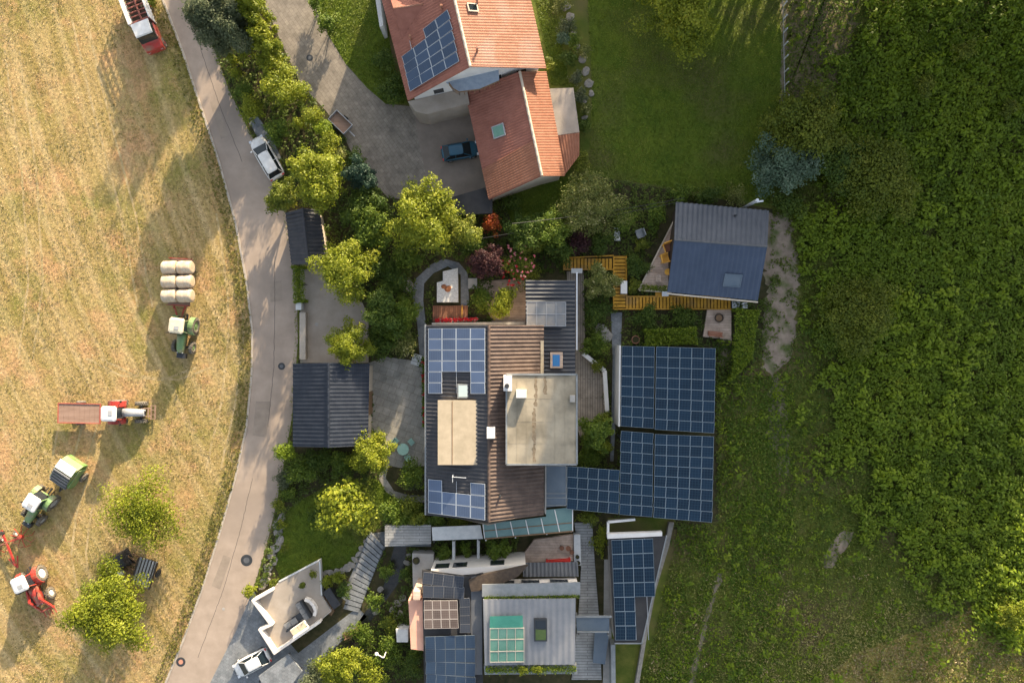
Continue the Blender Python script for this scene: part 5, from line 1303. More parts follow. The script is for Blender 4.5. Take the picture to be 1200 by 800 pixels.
# ------------------------------------------------------------------ furniture
def chair(label, px, py, z, rz, m, s=1.0, group=None, arm=True, cat='chair', name='chair', cush=None):
    p = W(px, py, z); t = thing(name, label, cat, (p.x, p.y, z), rz, group)
    b = MB(); b.box((0, 0, .42 * s), (.55 * s, .55 * s, .07 * s)); b.build('seat', cush or m, t, local=True)
    b = MB(); b.box((-.29 * s, 0, .7 * s), (.06 * s, .55 * s, .5 * s), ry=-.15); b.build('backrest', m, t, local=True)
    for x in (-1, 1):
        for y in (-1, 1):
            b = MB(); b.bar((x * .24 * s, y * .24 * s, 0), (x * .24 * s, y * .24 * s, .39 * s), .06 * s); b.build('leg', m, t, local=True)
    if arm:
        for y in (-1, 1):
            b = MB(); b.box((0, y * .3 * s, .62 * s), (.55 * s, .07 * s, .05 * s)); b.bar((.24 * s, y * .3 * s, .4 * s), (.24 * s, y * .3 * s, .6 * s), .05 * s); b.build('armrest', m, t, local=True)
    return t
def rtable(label, px, py, z, r, hgt, m, name='table'):
    p = W(px, py, z); t = thing(name, label, 'table', (p.x, p.y, z))
    b = MB(); b.cyl((0, 0, hgt - .05), (0, 0, hgt), r, n=24); b.build('table_top', m, t, local=True)
    b = MB(); b.cyl((0, 0, 0), (0, 0, hgt - .05), .07, n=10); b.cyl((0, 0, 0), (0, 0, .05), r * .5, n=16); b.build('pedestal', m, t, local=True)
    return t
def sofa(label, px, py, z, rz, L, m, cush, D=.85, name='sofa', cat='sofa'):
    p = W(px, py, z); t = thing(name, label, cat, (p.x, p.y, z), rz)
    b = MB(); b.box((0, 0, .2), (D, L, .3)); b.build('base', m, t, local=True)
    b = MB(); b.box((-D / 2 + .1, 0, .5), (.2, L, .36)); b.build('backrest', m, t, local=True)
    n = max(1, round(L / .75))
    for k in range(n):
        b = MB(); b.box((.1, -L / 2 + (k + .5) * L / n, .40), (D - .26, L / n - .04, .12)); b.build('seat_cushion', cush, t, local=True)
    return t
rtable('pale turquoise round table on the flagstone patio', 473.5, 525, .02, .62, .74, M['turquoise'])
for k, (dx, dy, lb) in enumerate(((9, -8, 'beside the upper right of'), (-9, -9, 'beside the upper left of'), (5, 10, 'just below'))):
    chair('turquoise garden chair %s the round patio table' % lb, 473.5 + dx, 525 + dy, .02, math.atan2(dy, -dx), M['turquoise'], .95, 'chairs round the patio table')
# cabin deck
chair('amber armchair with orange cushion, uppermost on the cabin deck', 781, 291, .6, math.radians(-70), M['yellowwood'], 1.6, None, cush=M['redtile2'])
chair('second amber armchair on the cabin deck, nearer the middle', 777.5, 303.5, .6, math.radians(15), M['yellowwood'], 1.5, None)
rtable('small round amber table on the cabin deck', 781.5, 319, .6, .34, .45, M['yellowwood'])
b = MB(); b.slab([(768, 321), (775, 321), (775, 330), (768, 330)], .95, 1.02); tb = thing('low_table', 'square pale orange low table in the lower corner of the cabin deck', 'table', W(771.5, 325.5, .6))
b.build('table_top', M['pinkboards'], tb); b = MB()
for x, y in ((769, 322), (774, 322), (774, 329), (769, 329)): b.bar(V(x, y, .6), V(x, y, .95), .08)
b.build('legs', M['yellowwood'], tb)
# fire bowl and bench
p = W(841.5, 372.5, .38); t = thing('fire_bowl', 'round rusty fire bowl on the pinkish timber platform', 'fire bowl', (p.x, p.y, .38))
b = MB(); b.smooth = True; b.torus((0, 0, .36), (0, 0, 1), .42, .07, 22, 8); b.cyl((0, 0, .1), (0, 0, .34), .22, .4, 20); b.build('bowl', M['darktimber'], t, local=True)
b = MB(); b.cyl((0, 0, .3), (0, 0, .345), .34, n=18); b.build('ash', M['timber'], t, local=True)
for k in range(3):
    a = k * 2.094; b = MB(); b.bar((.18 * math.cos(a), .18 * math.sin(a), .15), (.34 * math.cos(a), .34 * math.sin(a), 0), .05); b.build('leg', M['darksteel'], t, local=True)
def bench(label, px, py, z, rz, L, m):
    p = W(px, py, z); t = thing('bench', label, 'bench', (p.x, p.y, z), rz)
    b = MB()
    for k in range(3): b.box((0, -.16 + .16 * k, .44), (L, .13, .05))
    b.build('seat', m, t, local=True)
    b = MB()
    for k in range(2): b.box((0, -.3, .62 + .17 * k), (L, .05, .12))
    b.build('backrest', m, t, local=True)
    for s in (-1, 1):
        b = MB(); b.box((s * (L / 2 - .12), 0, .21), (.1, .42, .42)); b.bar((s * (L / 2 - .12), -.27, .4), (s * (L / 2 - .12), -.33, .85), .07); b.build('leg', m, t, local=True)
    return t
bench('orange brown bench at the lower edge of the fire bowl platform', 837, 391, .38, math.radians(-6), 1.5, M['redtile2'])
bench('red bench against the awning on the pinkish boarded terrace', 654, 655.5, .45, math.radians(4), 2.6, M['redplastic'])
rtable('small dark red table on the pinkish boarded terrace', 665.5, 640.5, .45, .27, .6, M['redwood'])
for dx, dy, lb in ((-7.5, 0, 'left of'), (4, 4.8, 'lower right of')):
    p = W(665.5 + dx, 640.5 + dy, .45); t = thing('stool', 'dark red stool %s the small terrace table' % lb, 'stool', (p.x, p.y, .45), 0, 'stools round the small terrace table')
    b = MB(); b.cyl((0, 0, .4), (0, 0, .46), .24, n=16); b.build('seat', M['redwood'], t, local=True)
    b = MB()
    for k in range(3):
        a = k * 2.094; b.bar((.08 * math.cos(a), .08 * math.sin(a), .4), (.2 * math.cos(a), .2 * math.sin(a), 0), .05)
    b.build('legs', M['darksteel'], t, local=True)
def pot(label, px, py, z, r, hgt, m, name='plant_pot', soil=True):
    p = W(px, py, z); t = thing(name, label, 'pot', (p.x, p.y, z))
    b = MB(); b.smooth = True; b.loft([[Vector((rr * math.cos(2 * math.pi * k / 16), rr * math.sin(2 * math.pi * k / 16), zz)) for k in range(16)] for rr, zz in ((r * .7, 0), (r, hgt * .8), (r * 1.06, hgt), (r * .88, hgt), (r * .85, hgt * .85))]); b.build('pot', m, t, local=True)
    b = MB(); b.cyl((0, 0, hgt * .8), (0, 0, hgt * .88), r * .84, n=14); b.build('soil', M['soil'], t, local=True)
    return t
pot('black round planter by the east steps of the boarded terrace, upper one', 676.3, 651, .8, .2, .4, M['blackplastic'])
pot('black round planter by the east steps of the boarded terrace, lower one', 677.5, 658, .8, .2, .4, M['blackplastic'])
pot('black round tub on the low concrete terrace left of the modern house', 488.5, 655, 1.4, .36, .5, M['blackplastic'], 'tub')
pot('terracotta pot beside the grey path north of the narrow solar roof', 744, 398, .01, .42, .5, M['redtile'])
# roof terrace of the white garage
ang = math.radians(32)
sofa('grey corner lounge on the roof terrace, furthest from the road', 357, 713, .86, math.radians(212), 2.0, M['darksteel'], M['cushion'])
sofa('short grey lounge facing the road on the roof terrace', 343, 729, .86, math.radians(122), 1.5, M['darksteel'], M['cushion'])
sofa('lounge with beige cushions along the lower parapet of the roof terrace', 352, 735, 2.56, ang + math.pi / 2 + .05, 1.7, M['white'], M['sand'])
t = thing('coffee_table', 'dark low table amid the grey lounges of the roof terrace', 'table', W(350, 722, .86), ang)
b = MB(); b.box((0, 0, .36), (1.1, .7, .05)); b.build('table_top', M['darksteel'], t, local=True)
b = MB()
for x in (-1, 1):
    for y in (-1, 1): b.bar((x * .48, y * .28, 0), (x * .48, y * .28, .34), .06)
b.build('legs', M['darksteel'], t, local=True)
for px, py, lb in ((355.5, 684, 'left'), (367, 671.5, 'right')):
    pot('%s hand planted dark pot on the pale upper part of the roof terrace' % lb, px, py, .86, .3, .35, M['blackplastic'])
# garden oddments
def lounger(label, px, py, z, rz, m, L=1.7):
    p = W(px, py, z); t = thing('sun_lounger', label, 'lounger', (p.x, p.y, z), rz)
    b = MB(); b.box((.2, 0, .32), (L * .62, .62, .06)); b.build('seat', m, t, local=True)
    b = MB(); b.box((-L * .30, 0, .45), (L * .4, .62, .06), ry=.5); b.build('backrest', m, t, local=True)
    for x in (-.45, .65):
        for y in (-1, 1):
            b = MB(); b.bar((x, y * .27, 0), (x, y * .27, .3), .05); b.build('leg', M['steel'], t, local=True)
    return t
lounger('pale grey sun lounger in the garden above the yellow boardwalk', 722.5, 275, .02, math.pi / 2, M['greywhite'], 1.5)
chair('dark wire garden chair right of the pale sun lounger', 748.5, 275, .02, math.radians(200), M['zinc'], 1.35)
def locker(label, px0, py0, px1, py1, z0, z1, m):
    t = thing('storage_box', label, 'box', W((px0 + px1) / 2, (py0 + py1) / 2, z0))
    b = MB(); b.slab([(px0 + .4, py0 + .4), (px1 - .4, py0 + .4), (px1 - .4, py1 - .4), (px0 + .4, py1 - .4)], z0, z1 - .06); b.build('box', m, t)
    b = MB(); b.slab([(px0, py0), (px1, py0), (px1, py1), (px0, py1)], z1 - .06, z1); b.build('lid', m, t); return t
locker('white storage box on the corner of the yellow boardwalk', 727.5, 329, 735, 344, .57, 1.15, M['white'])
locker('pale grey box at the north end of the weathered terrace', 669.5, 314.5, 682.5, 320, .03, .9, M['greywhite'])
locker('whitish meter box beside the road at the end of the clipped hedge', 346.5, 354, 353, 363, .02, 1.1, M['greywhite'])
locker('small pale cabinet by the gutter of the cabin', 776, 341.5, 783.5, 347, .57, 1.0, M['aluminium'])
bench('timber bench in front of the stone wall beside the roof terrace', 412, 708 + 31, .02, math.radians(25), 1.6, M['timber'])
t = thing('steps', 'pale stone steps between the flagstone patio and the garden path', 'steps', W(488, 423))
b = MB()
for k in range(3):
    b.slab([(481 + k * 1.5, 426 - k * 4.2), (494 + k * 1.2, 430 - k * 4.2), (495 + k * 1.2, 426.4 - k * 4.2), (482 + k * 1.5, 422.2 - k * 4.2)], 0, .15 + .12 * k)
b.build('treads', M['greywhite'], t)
t = thing('lamp_post', 'white swan necked garden lamp beside the stream bed', 'lamp', W(455, 757))
b = MB(); b.smooth = True; p = W(455, 757)
b.tube([(p.x, p.y, 0), (p.x, p.y, 2.6), (p.x - .1, p.y + .25, 3.0), (p.x - .35, p.y + .5, 3.15), (p.x - .6, p.y + .55, 3.1)], [.07, .06, .06, .055, .05], 8); b.build('pole', M['white'], t)
b = MB(); b.cyl((p.x - .65, p.y + .56, 2.98), (p.x - .62, p.y + .56, 3.14), .2, .1, 12); b.build('lamp_head', M['white'], t)
# boulders along the lawn edge
rg = random.Random(11)
def boulder(px, py, r, lab, grp, z=0):
    b = MB(); n = 10; p = W(px, py); rings = []
    sx, sy = rg.uniform(.65, 1.3), rg.uniform(.7, 1.2); rot = rg.uniform(0, 3)
    for j, (f, zz) in enumerate(((.95, -.1), (1.08, .2), (.98, .36), (.7, .42), (.05, .45))):
        ring = []
        for k in range(n):
            a = 2 * math.pi * k / n; q = r * f * (1 + rg.uniform(-.24, .2)); x, y = q * math.cos(a) * sx, q * math.sin(a) * sy
            ring.append(Vector((p.x + x * math.cos(rot) - y * math.sin(rot), p.y + x * math.sin(rot) + y * math.cos(rot), r * zz * (1 + rg.uniform(-.1, .1)))))
        rings.append(ring)
    b.loft(rings); return tag(b.build('boulder', M['rock']), lab, 'boulder', grp)
for px, py, r in ((330, 606, .45), (327, 614, .6), (326, 623, .5), (328, 631, .55), (326, 640, .5), (321, 643, .45), (318, 651, .4), (321, 657, .45), (315, 664, .5), (314, 672, .45), (311, 680, .55), (308, 686, .5)):
    boulder(px, py, r, 'limestone boulder in the row edging the lawn by the road', 'boulders between lawn and road')
for px, py, r in ((381, 671, .35), (387, 670, .4), (394, 669, .35), (401, 668, .4), (407, 665, .4), (412, 661, .35), (416, 655, .35), (420, 649, .35), (424, 642, .3), (428, 634, .3)):
    boulder(px, py, r, 'pale stone in the low dry wall below the lawn', 'stones of the low wall below the lawn')
for px, py, r in ((479, 650, .3), (477, 659, .3), (472, 700, .4), (466, 706, .35), (461, 714, .4), (470, 718, .3), (463, 722, .35), (441, 716, .35), (436, 708, .3), (446, 690, .3)):
    boulder(px, py, r, 'pale rock on the bank of the dark stream', 'rocks along the stream')
for px, py, r in ((672, 40, .3), (676, 55, .3), (682, 70, .35), (686, 84, .45), (690, 98, .4), (693, 110, .35), (684, 118, .3), (686, 128, .3), (685, 138, .3), (668, 20, .4), (662, 8, .45)):
    boulder(px, py, r, 'stone in the rockery strip beside the red roofed house', 'stones of the rockery strip')
boulder(478, 335, .7, 'flat brown boulder left of the garden path fork', None)
boulder(705, 391, .9, 'large pale boulder among shrubs west of the grey path', None)
# overhead cables
for a_, c_, lb in (((470, 294, 4.5), (800, 236, 4.6), 'lower thin black overhead cable sagging across the garden to the cabin'), ((600, 262, 6), (802, 232, 4.9), 'upper thin black overhead cable running from the trees to the cabin')):
    A_ = V(*a_); B_ = V(*c_); b = MB(); b.tube([A_.lerp(B_, i / 16) - Vector((0, 0, 1.2 * (1 - (2 * i / 16 - 1) ** 2))) for i in range(17)], .022, 5); tag(b.build('overhead_cable', M['blackplastic']), lb, 'cable')
# fence on the meadow boundary
t = thing('wire_fence', 'thin weathered post fence on the boundary of lawn and dry meadow', 'fence', W(918, 60))
b = MB()
for z in (.5, .9): b.bar(V(917, -10, z), V(920, 118, z), .03)
b.build('wire', M['steel'], t)
for k in range(9):
    b = MB(); p = W(917 + k * .35, -8 + k * 15.5); b.bar((p.x, p.y, 0), (p.x, p.y, 1.1), .1); b.build('post', M['greywhite'], t)
# ------------------------------------------------------------------ trees and shrubs
RNG = np.random.default_rng(42)
def crown(cx, cy, z0, R, hgt, n, size, lobes, rng, flat=1.0, spread=.58, lr=(.34, .52)):
    """leaf positions and facing, gathered in lobes round (cx, cy); crown fills z0..z0+hgt"""
    rz = hgt / 2; cz = z0 + rz; ph0 = rng.uniform(0, 6.28)
    L = []
    for k in range(lobes):
        d = rng.normal(size=3); d /= np.linalg.norm(d)
        if d[2] < -.5: d[2] = -d[2]
        a = spread * (rng.uniform(.55, 1.22) + .16 * math.sin(3 * math.atan2(d[1], d[0]) + ph0))
        L.append((np.array([d[0] * R * a, d[1] * R * a, d[2] * rz * a]), rng.uniform(*lr)))
    L.append((np.array([0, 0, 0.1 * rz]), .6))
    w = np.array([l[1] ** 2 for l in L]); w /= w.sum()
    idx = rng.choice(len(L), size=n, p=w)
    c = np.array([l[0] for l in L])[idx]; r = np.array([l[1] for l in L])[idx]
    d = rng.normal(size=(n, 3)); d /= np.linalg.norm(d, axis=1, keepdims=True)
    d[:, 2] = np.where(d[:, 2] < -.35, -d[:, 2], d[:, 2])
    rad = r * (1.08 - .62 * rng.random(n) ** 1.3) * (1 + .3 * (rng.random(n) > .88))
    P = d * rad[:, None]; cn = c / np.maximum(np.linalg.norm(c, axis=1, keepdims=True), .1)
    P = P + cn * ((P * cn).sum(1, keepdims=True) * .45)
    P = c + P * np.array([R, R, rz])
    nrm = d * .7 + rng.normal(size=(n, 3)) * .55 + np.array([0, 0, .55])
    lobe_rnd = rng.random(len(L))[idx]
    P += np.array([cx, cy, cz]); P[:, 2] = np.maximum(P[:, 2], .12)
    s = size * rng.uniform(.6, 1.35, n)
    V_, rnd = leafmesh(P, nrm, s, rng)
    rnd = np.clip(.62 * rnd + .38 * lobe_rnd, 0, 1)
    return V_, rnd, [np.array([cx, cy, cz]) + l[0] for l in L]
def tree(name, label, px, py, rpx, hgt, lm, n=5000, size=.26, lobes=16, base=.28, group=None, spread=.58, cat='tree', lr=(.17, .30)):
    lobes = int(lobes * 2.6); n = int(n * 1.15); spread = max(spread, .76); size *= .98; n = int(n * 1.5)
    zc = hgt * .62; k = 1 - zc / H
    g = W(px, py, zc); R = rpx / S * k
    t = thing(name, label, cat, (g.x, g.y, 0), 0, group)
    V_, rnd, Ls = crown(g.x, g.y, hgt * base, R, hgt * (1 - base), n, size, lobes, RNG, spread=spread, lr=lr)
    b = MB(); b.smooth = True; r0 = .05 + hgt * .022
    top = Vector((g.x + .1, g.y - .05, hgt * .7))
    b.tube([(g.x, g.y, 0), (g.x + .04, g.y, hgt * base), tuple(Vector((g.x, g.y, hgt * .5))), tuple(top)], [r0 * 1.25, r0, r0 * .7, r0 * .25], 8)
    for l in Ls[:-1][:9]:
        e = Vector(l); s0 = Vector((g.x + .03, g.y, hgt * (base + .08))); m_ = s0.lerp(e, .55) + Vector((0, 0, .2))
        b.tube([tuple(s0), tuple(m_), tuple(e)], [r0 * .5, r0 * .32, r0 * .12], 6)
    b.build('trunk', M['bark'], t)
    npobj('crown', V_, rnd, M[lm], t)
    return t
def shrub(label, px, py, rpx, hgt, lm, n=1500, size=.19, lobes=9, name='shrub', cat='shrub', group=None, ry=None, spread=.55):
    lobes = int(lobes * 1.6); rpx *= 1.06
    zc = hgt * .6; k = 1 - zc / H; g = W(px, py, zc); R = rpx / S * k
    V_, rnd, Ls = crown(g.x, g.y, 0.05, R, hgt, n, size, lobes, RNG, spread=spread + .12, lr=(.22, .38))
    if ry:
        V_[:, 1] = g.y + (V_[:, 1] - g.y) * ry
    b = MB()
    for l in Ls[:5]:
        e = Vector(l); 
        if ry: e.y = g.y + (e.y - g.y) * ry
        b.tube([(g.x, g.y, 0), tuple(Vector((g.x, g.y, 0)).lerp(e, .6)), tuple(e)], [.05, .035, .012], 5)
    o = npobj(name, V_, rnd, [M[lm], M['bark']], None, b)
    return tag(o, label, cat, group)
def hedge(label, quad, hgt, lm, n, size=.2, name='hedge', cat='hedge'):
    """clipped hedge: leaves through a box-like volume with an uneven skin"""
    q = [W(x, y, hgt * .8) for x, y in quad]; rng = RNG
    u = rng.random(n); v = rng.random(n); side = rng.random(n) < .45
    v = np.where(side, np.where(rng.random(n) < .5, .02, .98), v); u = np.where(side & (rng.random(n) < .3), np.where(rng.random(n) < .5, .01, .99), u)
    A, B, C, D = [np.array(p) for p in q]
    P = (A[None] * (1 - u)[:, None] + B[None] * u[:, None]) * (1 - v)[:, None] + (D[None] * (1 - u)[:, None] + C[None] * u[:, None]) * v[:, None]
    top = hgt * (.82 + .3 * fbm(P[:, 0] * 1.1, P[:, 1] * 1.1, 5))
    P[:, 2] = np.where(side, rng.random(n) * top, top - .25 * rng.random(n) ** 2)
    P += rng.normal(size=(n, 3)) * .07; P[:, 2] = np.maximum(P[:, 2], .08)
    Nn = rng.normal(size=(n, 3)) * .6 + np.array([0, 0, .8])
    V_, rnd = leafmesh(P, Nn, size * rng.uniform(.6, 1.3, n), rng)
    c = sum(q, Vector()) / 4; b = MB()
    for k in range(6):
        p = q[0].lerp(q[1], (k + .5) / 6).lerp(q[3].lerp(q[2], (k + .5) / 6), .5); b.bar((p.x, p.y, 0), (p.x, p.y, hgt * .8), .05)
    return tag(npobj(name, V_, rnd, [M[lm], M['bark']], None, b), label, cat)
def flowers(o_label, px, py, rpx, z0, z1, lm, n, size, parent=None, ry=1.0):
    g = W(px, py, (z0 + z1) / 2); a = RNG.random(n) * 6.283; r = np.sqrt(RNG.random(n)) * rpx / S
    P = np.stack([g.x + r * np.cos(a), g.y + r * np.sin(a) * ry, z0 + (z1 - z0) * RNG.random(n)], 1)
    V_, rnd = leafmesh(np.repeat(P, 3, 0) + RNG.normal(size=(n * 3, 3)) * size * .2, RNG.normal(size=(n * 3, 3)) * .5 + np.array([0, 0, 1]), size * RNG.uniform(.7, 1.2, n * 3), RNG, asp=.9)
    return npobj('blossoms', V_, rnd, M[lm], parent)

# field trees
tree('tree', 'pale green spreading tree above the old slatted trailer in the hayfield', 168, 600, 43, 4.5, 'lm_lime', 8000, .20, 26, .15, spread=.7, lr=(.22, .36))
tree('tree', 'big leafy green tree below the white barrel in the hayfield', 131, 714, 47, 6.0, 'lm_lime', 12000, .23, 20, .22)
shrub('small green bush beside the lorry at the top edge of the hayfield', 178, 3, 8, 1.2, 'lm_yellow', 700, .18)
# roadside row
tree('tree', 'rounded grey green tree at the head of the roadside row', 262, 30, 34, 8.2, 'lm_grey', 22000, .22, 20, .08)
tree('tree', 'yellow green tree right of the grey green one at the top edge', 297, 10, 22, 8.0, 'lm_lime', 7000, .22, 10, .15)
tree('tree', 'slender yellow green tree beside the driveway, above the clipped domes', 311, 46, 18, 6.0, 'lm_lime', 3500, .22, 10, .15)
shrub('bright little round bush between the road and the slender tree', 290, 60, 12, 3.2, 'lm_lime', 1300, .2)
shrub('small olive dome bush closest to the road edge', 274, 71, 8, 2.4, 'lm_lime', 800, .18)
shrub('second small olive dome bush below the first near the road', 278, 87, 8, 2.4, 'lm_lime', 800, .18)
shrub('lime green domed bush on the driveway side of the row', 320, 76, 17, 4.0, 'lm_lime', 2200, .2)
shrub('large olive domed bush in the middle of the roadside row', 326, 99, 21, 4.6, 'lm_lime', 3200, .2)
shrub('large darker domed bush leaning over the driveway edge', 342, 108, 19, 4.6, 'lm_lime', 2800, .2)
shrub('dull green bush on the road side behind the bright bush', 286, 108, 13, 2.6, 'lm_mid', 1300, .2)
shrub('bright yellow green bush above the parked estate car', 295, 128, 15, 3.2, 'lm_lime', 1800, .2)
shrub('clipped golden ball bush next to the small car trailer', 365, 137, 14, 3.4, 'lm_lime', 2200, .17, 14, spread=.4)
shrub('dull green loose bush right of the parked estate car', 325, 153, 17, 2.6, 'lm_mid', 1700, .2)
shrub('narrow lime bush below the golden ball', 349, 146, 9, 3.0, 'lm_lime', 900, .18)
shrub('green mounded bush just below the car trailer', 380, 152, 12, 2.8, 'lm_hedge', 1200, .2)
shrub('golden shrub below the car trailer beside the driveway', 386, 170, 16, 3.4, 'lm_lime', 1800, .2)
shrub('pale flowering shrub at the driveway edge above the dark conifer', 400, 183, 11, 2.6, 'lm_flower', 1100, .2)
tree('tree', 'large golden green tree over the small tiled garage by the road', 377, 213, 35, 8.0, 'lm_lime', 9000, .25, 18, .2)
tree('tree', 'lower mid green tree at the road edge beside the small tiled garage', 332, 230, 20, 4.6, 'lm_yellow', 3000, .22, 10, .15)
tree('conifer', 'dark blue green conifer by the driveway bend', 424, 207, 19, 6.5, 'lm_conifer', 4500, .2, 12, .05)
shrub('dark green shrub above the conifer at the driveway edge', 417, 186, 14, 2.4, 'lm_dark', 1400, .2)
tree('tree', 'dark green tree south of the conifer', 428, 240, 24, 5.0, 'lm_dark', 3500, .24, 12, .12)
tree('tree', 'mid green tree between the two golden garden trees', 432, 268, 27, 5.0, 'lm_mid', 4200, .24, 12, .12)
tree('tree', 'broad golden green tree below the cobbled driveway', 497, 257, 43, 8.5, 'lm_lime', 10000, .26, 20, .2, spread=.64)
tree('tree', 'olive green tree merging into the broad golden tree on its right', 540, 272, 22, 6.0, 'lm_yellow', 3000, .24, 10, .15)
tree('tree', 'golden green tree over the gravel court', 405, 316, 36, 7.0, 'lm_lime', 7500, .23, 18, .2, spread=.64)
hedge('clipped dark green hedge strip between the road and the gravel court', [(343, 312), (357, 312), (357, 353), (345, 355)], 1.5, 'lm_hedge', 2600, .16)
shrub('dark shrub below the golden court tree', 440, 312, 22, 3.2, 'lm_dark', 2200, .22)
shrub('wide dark shrub left of the garden path', 462, 328, 24, 3.0, 'lm_dark', 2400, .22)
shrub('mid green shrub under the broad golden tree', 478, 304, 20, 3.2, 'lm_mid', 2000, .22)
tree('tree', 'small bright leaved tree at the corner of the double garage', 408, 404, 28, 5.4, 'lm_lime', 5600, .2, 14, .2)
tree('tree', 'tall narrow dark tree in the bed west of the garden path', 450, 368, 27, 5.2, 'lm_dark', 4200, .22, 12, .1)
tree('tree', 'mid green tree nearest the garden path bend', 474, 368, 20, 4.2, 'lm_mid', 2800, .22, 10, .1)
shrub('dark shrub at the patio edge under the small bright tree', 444, 402, 22, 2.8, 'lm_dark', 2000, .22)
shrub('mid green shrub with pale flecks above the patio', 472, 402, 19, 2.6, 'lm_flower', 1900, .2)
shrub('dark green shrub at the end of the garden steps', 462, 388, 18, 2.8, 'lm_mid', 1700, .22)
# south of double garage
tree('tree', 'bushy light green tree on the patio corner of the double garage', 434, 530, 26, 4.8, 'lm_lime', 5200, .22, 14, .1)
shrub('dense clipped dark bush at the road corner of the double garage', 334, 528, 14, 3.6, 'lm_hedge', 2400, .16, 12, spread=.45)
shrub('grey green shrub below the clipped corner bush', 351, 551, 20, 2.6, 'lm_mid', 2000, .2)
shrub('silvery shrub at the road edge below the corner bush', 333, 560, 13, 1.5, 'lm_grey', 1200, .18)
shrub('green shrub behind the double garage', 374, 540, 18, 2.4, 'lm_dark', 1700, .2)
shrub('leafy shrub between the garage and the light green tree', 401, 545, 17, 2.6, 'lm_mid', 1800, .2)
tree('tree', 'round bright yellow tree with large leaves on the lower lawn', 405, 594, 27, 5.4, 'lm_lime', 3400, .40, 16, .2, lr=(.3, .45))
shrub('small yellow green shrub on the boulder row', 328, 592, 9, 1.2, 'lm_yellow', 700, .16)
shrub('lime tuft beside the boulders', 331, 614, 6, .8, 'lm_lime', 400, .14)
shrub('low olive tuft among the boulders near the terrace', 333, 642, 6, .8, 'lm_yellow', 350, .14)
shrub('dim green shrub at the left of the lawn', 340, 578, 10, 1.2, 'lm_mid', 700, .18)
shrub('low dark shrub on the lawn left of the yellow tree', 370, 606, 10, 1.0, 'lm_dark', 600, .18)
shrub('rounded shrub in the bed south of the patio', 483, 556, 19, 2.4, 'lm_mid', 2000, .2)
shrub('greyish lavender mound below the patio shrub', 488, 567, 12, 1.4, 'lm_grey', 900, .16)
shrub('broad green shrub right of the lower lawn', 456, 598, 18, 2.4, 'lm_mid', 1900, .2)
shrub('olive shrub under the south west corner of the blue panels', 480, 592, 17, 2.4, 'lm_yellow', 1500, .2)
shrub('dark green shrub left of the grey landing', 470, 608, 18, 2.2, 'lm_mid', 1700, .2)
shrub('green shrub overhanging the grey landing', 492, 608, 14, 2.4, 'lm_yellow', 1300, .2)
shrub('yellowish shrub beside the blue grey steps at the lawn corner', 430, 623, 6, 1.2, 'lm_yellow', 450, .16)
shrub('olive shrub below the small blue panel array', 535, 612, 14, 2.0, 'lm_yellow', 1200, .2)
shrub('leafy shrub at the south wall of the blue panels', 512, 609, 13, 2.0, 'lm_mid', 1100, .2)
# around the white terrace
shrub('bright yellow bush at the road corner of the parking area', 293, 692, 9, 1.8, 'lm_lime', 900, .17)
shrub('yellow green clump beside the roof terrace edge, left one', 383, 681, 8, 1.6, 'lm_lime', 650, .17)
shrub('bright lime clump beside the roof terrace edge, right one', 396, 678, 8, 1.6, 'lm_lime', 650, .17)
shrub('dark shrub between the roof terrace and the steps', 402, 690, 11, 1.5, 'lm_dark', 900, .18)
shrub('olive tuft beside the terrace boulders', 321, 683, 7, 1.0, 'lm_yellow', 450, .15)
shrub('small dark potted plant on the left of the roof terrace', 355.5, 684, 5, 3.5, 'lm_mid', 10, .14) if False else None
tree('tree', 'golden feathery tree at the bottom edge by the stream', 398, 776, 23, 4.2, 'lm_lime', 5000, .2, 14, .15)
tree('tree', 'pale olive tree in the bottom left corner of the lower garden', 370, 798, 20, 3.6, 'lm_grey', 2600, .2, 10, .15)
shrub('golden shrub right of the feathery tree at the bottom edge', 436, 792, 20, 2.6, 'lm_lime', 2000, .2)
shrub('dim green shrub by the bench near the stream', 422, 742, 16, 1.5, 'lm_mid', 1300, .18)
shrub('green shrub on the east bank of the stream', 441, 704, 13, 1.4, 'lm_mid', 1100, .18)
shrub('low bank shrub at the head of the stream', 452, 668, 10, 1.3, 'lm_mid', 900, .18)
shrub('small green shrub beside the low concrete terrace', 474, 672, 9, 1.2, 'lm_dark', 800, .18)
shrub('olive shrub below the low concrete terrace', 457, 730, 12, 1.3, 'lm_yellow', 900, .18)
shrub('wide flowering shrub in the lower garden with white blooms', 455, 768, 22, 1.4, 'lm_mid', 1900, .18)
shrub('dark leafy shrub below the white flowering one', 480, 778, 18, 1.4, 'lm_dark', 1500, .18)
shrub('green shrub at the wall of the dark solar wing', 484, 766, 9, 1.3, 'lm_mid', 700, .18)
flowers('', 470, 768, 26, 1.2, 1.55, 'petal_white', 18, .22, bpy.data.objects['shrub']) if False else None
# lit tree tops and beds north of the tiled house
tree('tree', 'cream flowering elder tree below the upper lawn', 692, 240, 38, 5.0, 'lm_flower', 6500, .2, 18, .15, spread=.66)
shrub('orange and red leaved shrub right of the broad golden tree', 577, 262, 14, 3.0, 'lm_red', 1500, .2)
tree('tree', 'dark purple leaved tree west of the roses', 571, 308, 22, 4.2, 'lm_purple', 3600, .2, 12, .12)
r_ = shrub('rose bush with pink and red blooms north of the tiled house', 606, 309, 25, 2.6, 'lm_yellow', 4200, .18)
flowers('', 606, 306, 21, 2.0, 2.8, 'petal_pink', 46, .24, r_); flowers('', 600, 318, 16, 1.9, 2.7, 'petal_red', 20, .26, r_)
shrub('yellow green shrub beside the pinkish boarded corner', 592, 352, 15, 2.6, 'lm_lime', 2600, .18, ry=1.6)
shrub('dark green shrub south of the purple tree', 566, 352, 17, 2.0, 'lm_mid', 1700, .2)
